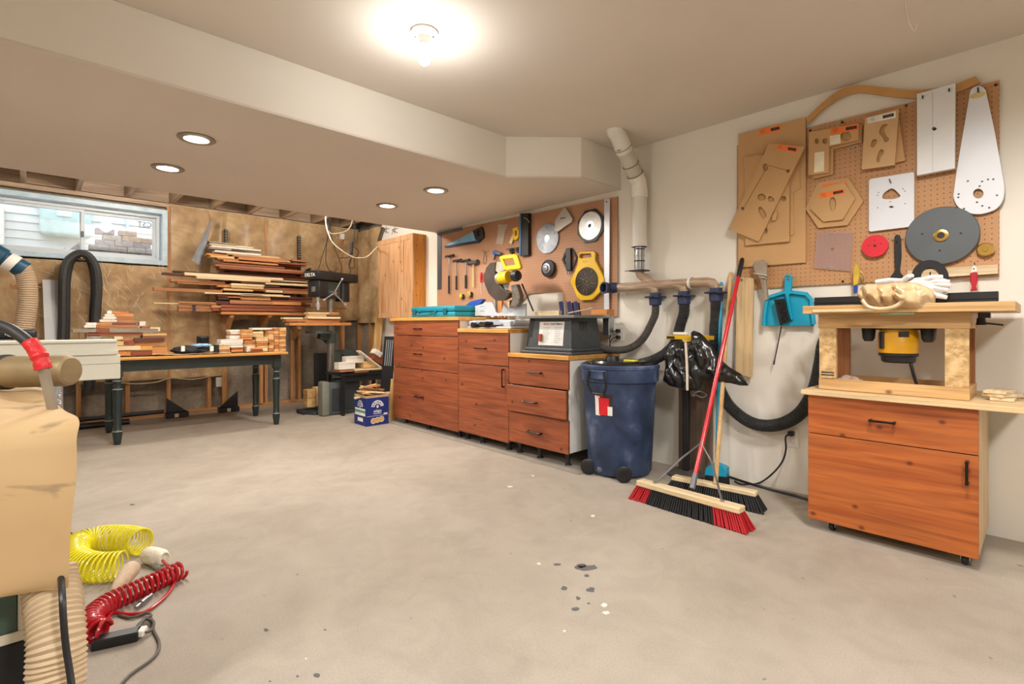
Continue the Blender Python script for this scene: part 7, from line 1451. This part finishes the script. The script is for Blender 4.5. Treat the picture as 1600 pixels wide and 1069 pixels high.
# black side table with offcuts
t = T('side_table', 'small black table with thin legs holding a heap of white and brown offcuts', 'table', (2.82, 5.6, 0)); za = .445
b = MB(); b.bx(2.50, 3.14, 5.42, 5.85, za, za+.03, .003); b.build('tabletop', m_blk, t)
b = MB(); b.bx(2.55, 3.10, 5.45, 5.47, za-.07, za-.001); b.build('apron', m_blk, t)
for x in (2.52, 3.09):
    for y in (5.44, 5.80):
        b = MB(); b.bx(x, x+.035, y, y+.035, 0, za-.001, .002); b.build('leg', m_blk, t)
C44 = crop(300, 480, 4.706)
stk = [(1132, 1265, 365, 50, 'ash', .06, .1), (1080, 1200, 410, 52, 'ash', -.02, .12), (1265, 1350, 402, 46, 'pine', .03, .1), (1090, 1200, 466, 14, 'brown', -.03, .2), (1200, 1300, 470, 16, 'orange', -.03, .2), (1110, 1310, 488, 24, 'pine', -.04, .3), (1310, 1470, 480, 30, 'brown', -.02, .2), (1200, 1415, 460, 10, 'pale', -.05, .2), (1420, 1490, 455, 55, 'pale', .0, .15)]
pile('heap on the small black table', 'offcuts on the small black table', C44, 4.706, stk, 5.44, 'offcut', za+.03)
for i, (a_, c_, w, th, kind, lab) in enumerate((((1222, 322), (1390, 452), .10, .014, 'ash', 'thin whitish slat leaning diagonally on the heap of offcuts'), ((1300, 360), (1430, 440), .12, .085, 'red', 'thick tilted reddish brown block on top of the heap of offcuts'))):
    p, q = onY(*C44(a_)[0], 5.45), onY(*C44(c_)[0], 5.45); b = MB()
    if i == 1: b.beam(p+V((.06, .03, .0)), q+V((.04, .03, .0)), w, th, (0, 1, 0), .001)
    else: b.beam(p, q, w, th, (0, 1, 0), .001)
    tag(b.build('wood_offcut', W(kind, 0)), lab, 'wood offcut')
p = onY(*C44((1345, 345))[0], 5.43); b = MB(); b.box(p+V((.03, .02, .01)), (.10, .1, .06), .001, Matrix.Rotation(.6, 3, 'Y')); tag(b.build('wood_offcut', W('ash', 0)), 'whitish end block resting on the tilted reddish block', 'wood offcut')
# carton with the blue print
t = T('carton', 'blue and white printed carton full of wood scraps in front of the side table', 'carton', (2.553, 4.83, 0)); m_cb2 = P('carton_blue', '142a72', .5, var=.05); m_card = P('card_brown', 'b79a72', .8)
bx0, bx1, by0, by1, bh = 2.428, 2.68, 4.70, 4.955, .305; w = .005
for (x0, x1, y0, y1) in ((bx0, bx1, by0, by0+w), (bx0, bx1, by1-w, by1), (bx0, bx0+w, by0+w, by1-w), (bx1-w, bx1, by0+w, by1-w)):
    b = MB(); b.bx(x0, x1, y0, y1, .001, bh-.022); b.build('carton_wall', m_cb2, t)
    b = MB(); b.bx(x0-.0005, x1+.0005, y0-.0005, y1+.0005, bh-.022, bh); b.build('torn_edge', m_card, t)
b = MB(); b.bx(bx0+w, bx1-w, by0+w, by1-w, .001, .006); b.build('carton_bottom', m_card, t)
m_pw = P('print_white', 'e4e4e2', .5); m_pt = P('print_tan', 'c9a468', .5); m_pg = P('print_green', '5f9c78', .5)
def carton_face(M_, wd_, full):
    def arc(r0, r1, a0, a1, c, mt_, z=.0006, n=20, sx=1):
        o_ = [(c[0]+sx*r1*math.cos(a0+(a1-a0)*i/n), c[1]+r1*math.sin(a0+(a1-a0)*i/n)) for i in range(n+1)]+[(c[0]+sx*r0*math.cos(a1+(a0-a1)*i/n), c[1]+r0*math.sin(a1+(a0-a1)*i/n)) for i in range(n+1)]
        b = MB(M_); b.plate(o_, [], 0, z); return b.build('print_arc', mt_, t)
    sx = 1 if full else .85; ra = .062; cc = (0, .185)
    arc(ra*.55, ra*1.12, .12, math.pi-.12, cc, m_pw, sx=sx)
    for i, ch in enumerate('BRUGAL'):
        a = math.pi-.42-i*(math.pi-.84)/5; rr = ra*.83
        text(ch, M_ @ Matrix.Translation((cc[0]+sx*rr*math.cos(a), cc[1]+rr*math.sin(a), .001)) @ Matrix.Rotation(a-math.pi/2, 4, 'Z'), .030, m_cb2, t, bold=.0009)
    b = MB(M_); b.plate(circ((0, .192), .012, 14, .017), [circ((0, .198), .005, 10, .005)], 0, .0006); b.build('crest', m_pw, t)
    if full:
        text('A\u00d1EJO', M_ @ Matrix.Translation((0, .142, 0)), .030, m_pw, t, bold=.0008)
        for z_, w_ in ((.120, .045), (.098, .118)):
            b = MB(M_); b.bx(-w_ if z_ > .11 else -.118, w_, z_-(.003 if z_ > .11 else .0015), z_+(.003 if z_ > .11 else .0015), 0, .0006); b.build('print_line', m_pw, t)
        for i, x in enumerate((-.045, 0, .045)):
            b = MB(M_); b.plate(circ((x, .048+.005*i), .030, 22), [], 0, .0004+.0003*i); b.build('print_disc', m_pw, t); b = MB(M_); b.plate(circ((x, .048+.005*i), .026, 22), [], .0004+.0003*i, .0009+.0003*i); b.build('print_disc', m_pt, t)
        b = MB(M_); b.bx(.07, .112, .105, .118, 0, .0006); b.build('print_patch', m_pw, t)
    else:
        for z0_, z1_, mt_ in ((.155, .172, m_pw), (.130, .152, m_pg), (.100, .128, m_pw), (.040, .078, m_pw)):
            x0_, x1_ = (-.11, .11) if z1_ > .09 else (-.05, .06); b = MB(M_); b.bx(x0_, x1_, z0_, z1_, 0, .0006); b.build('print_patch', mt_, t)
carton_face(frame(((bx0+bx1)/2, by0-.0003, 0), (1, 0, 0), (0, 0, 1), (0, -1, 0)), .25, True)
carton_face(frame((bx0-.0003, (by0+by1)/2, 0), (0, -1, 0), (0, 0, 1), (-1, 0, 0)), .25, False)
b = MB(); b.bx(bx0+.02, bx1-.02, by0+.02, by1-.02, .007, .24); b.build('scrap_fill', W('brown', 0), t)
for i in range(9):
    a = RR.uniform(-.5, .5); c = V((bx0+.05+RR.uniform(0, .15), by0+.05+RR.uniform(0, .15), .295+.012*i)); b = MB(); b.box(c, (.26-.012*i, .05, .014), .001, Matrix.Rotation(RR.uniform(-.35, .5), 3, 'Y') @ Matrix.Rotation(a, 3, 'Z'))
    tag(b.build('wood_scrap', W(('pale', 'pine', 'brown')[i % 3], 0)), '%s wood scrap in the blue carton, %s from the bottom of those showing' % (NICE[('pale', 'pine', 'brown')[i % 3]], ORD[i]), 'wood scrap', 'wood scraps in the blue carton')
p, q = onX(606, 620, 2.74), onX(616, 652, 2.9)
b = MB(); b.bx(2.70, 2.86, 4.84, 4.98, 0, .29, .002); b.beam((2.70, 4.91, .29), (2.735, 4.91, .25), .14, .003, (0, 1, 0)); tag(b.build('cardboard_box', m_card), 'plain brown cardboard box squeezed between the blue carton and the cabinet', 'box')
t = T('slatted_tray', 'black framed tray with pale grey slats leaning behind the tallest cabinet', 'tray', (2.95, 5.1, .5))
MS_ = frame(onX(608, 550, 3.0), V((.35, -.93, 0)).normalized(), V((.12, .04, .99)).normalized(), V((.35, -.93, 0)).normalized().cross(V((.12, .04, .99)).normalized()))
b = MB(MS_); b.bx(-.075, .075, -.17, .17, -.004, .004, .002); b.bx(-.08, .08, -.715, -.17, -.008, .008); b.bx(-.08, -.06, -.18, .18, -.008, .008); b.bx(.06, .08, -.18, .18, -.008, .008); b.bx(-.06, .06, .15, .18, -.008, .008); b.build('frame', m_blk, t)
for k in range(4):
    b = MB(MS_); x = -.043+k*.029; b.bx(x-.006, x+.006, -.16, .14, .004, .008) if MS_.to_3x3().col[2].y < 0 else b.bx(x-.006, x+.006, -.16, .14, -.008, -.004); b.build('slat', P('slat_grey', '8c9196', .4), t)
# paint chips and stains on the floor
m_chip = P('chip_dark', '5f5f5d', .8); m_chw = P('chip_white', 'd8d4cc', .8)
A51 = crop(400, 600, 2.28)
for i, (cx, cy, rx, ry_, wh) in enumerate(((1176, 655, 42, 11, 0), (1158, 648, 18, 7, 0), (1178, 683, 9, 5, 0), (1098, 728, 11, 8, 0), (1193, 733, 15, 9, 0), (1147, 764, 8, 7, 0), (1137, 802, 16, 6, 0), (1072, 643, 14, 4, 0), (1185, 782, 6, 3, 0), (36, 877, 9, 6, 0), (216, 1038, 12, 8, 0), (148, 1042, 5, 4, 0), (246, 876, 6, 3, 0), (1240, 788, 12, 7, 1), (1247, 815, 12, 6, 1), (1098, 880, 6, 4, 1), (1008, 640, 8, 4, 1), (178, 978, 4, 3, 1), (905, 366, 10, 3, 1), (1200, 470, 8, 4, 1), (986, 327, 6, 2, 1), (-565, 128, 40, 4, 0), (-480, 60, 22, 4, 0), (-610, 100, 30, 3, 0), (-440, 430, 10, 3, 0), (50, 1060, 5, 3, 0))):
    u, v = A51((cx, cy))[0]; b = MB(); k = []
    for j in range(14):
        a = j*2*math.pi/14; r_ = 1+.45*noise.noise(V((math.cos(a)*2, math.sin(a)*2, i*3.1))); p = onZ(u+rx/2.28*r_*math.cos(a), v+ry_/2.28*r_*math.sin(a), .0006); k.append(b._v(p))
    b.face(k); b.build('paint_chip', m_chw if wh else m_chip, floor, smooth=180)
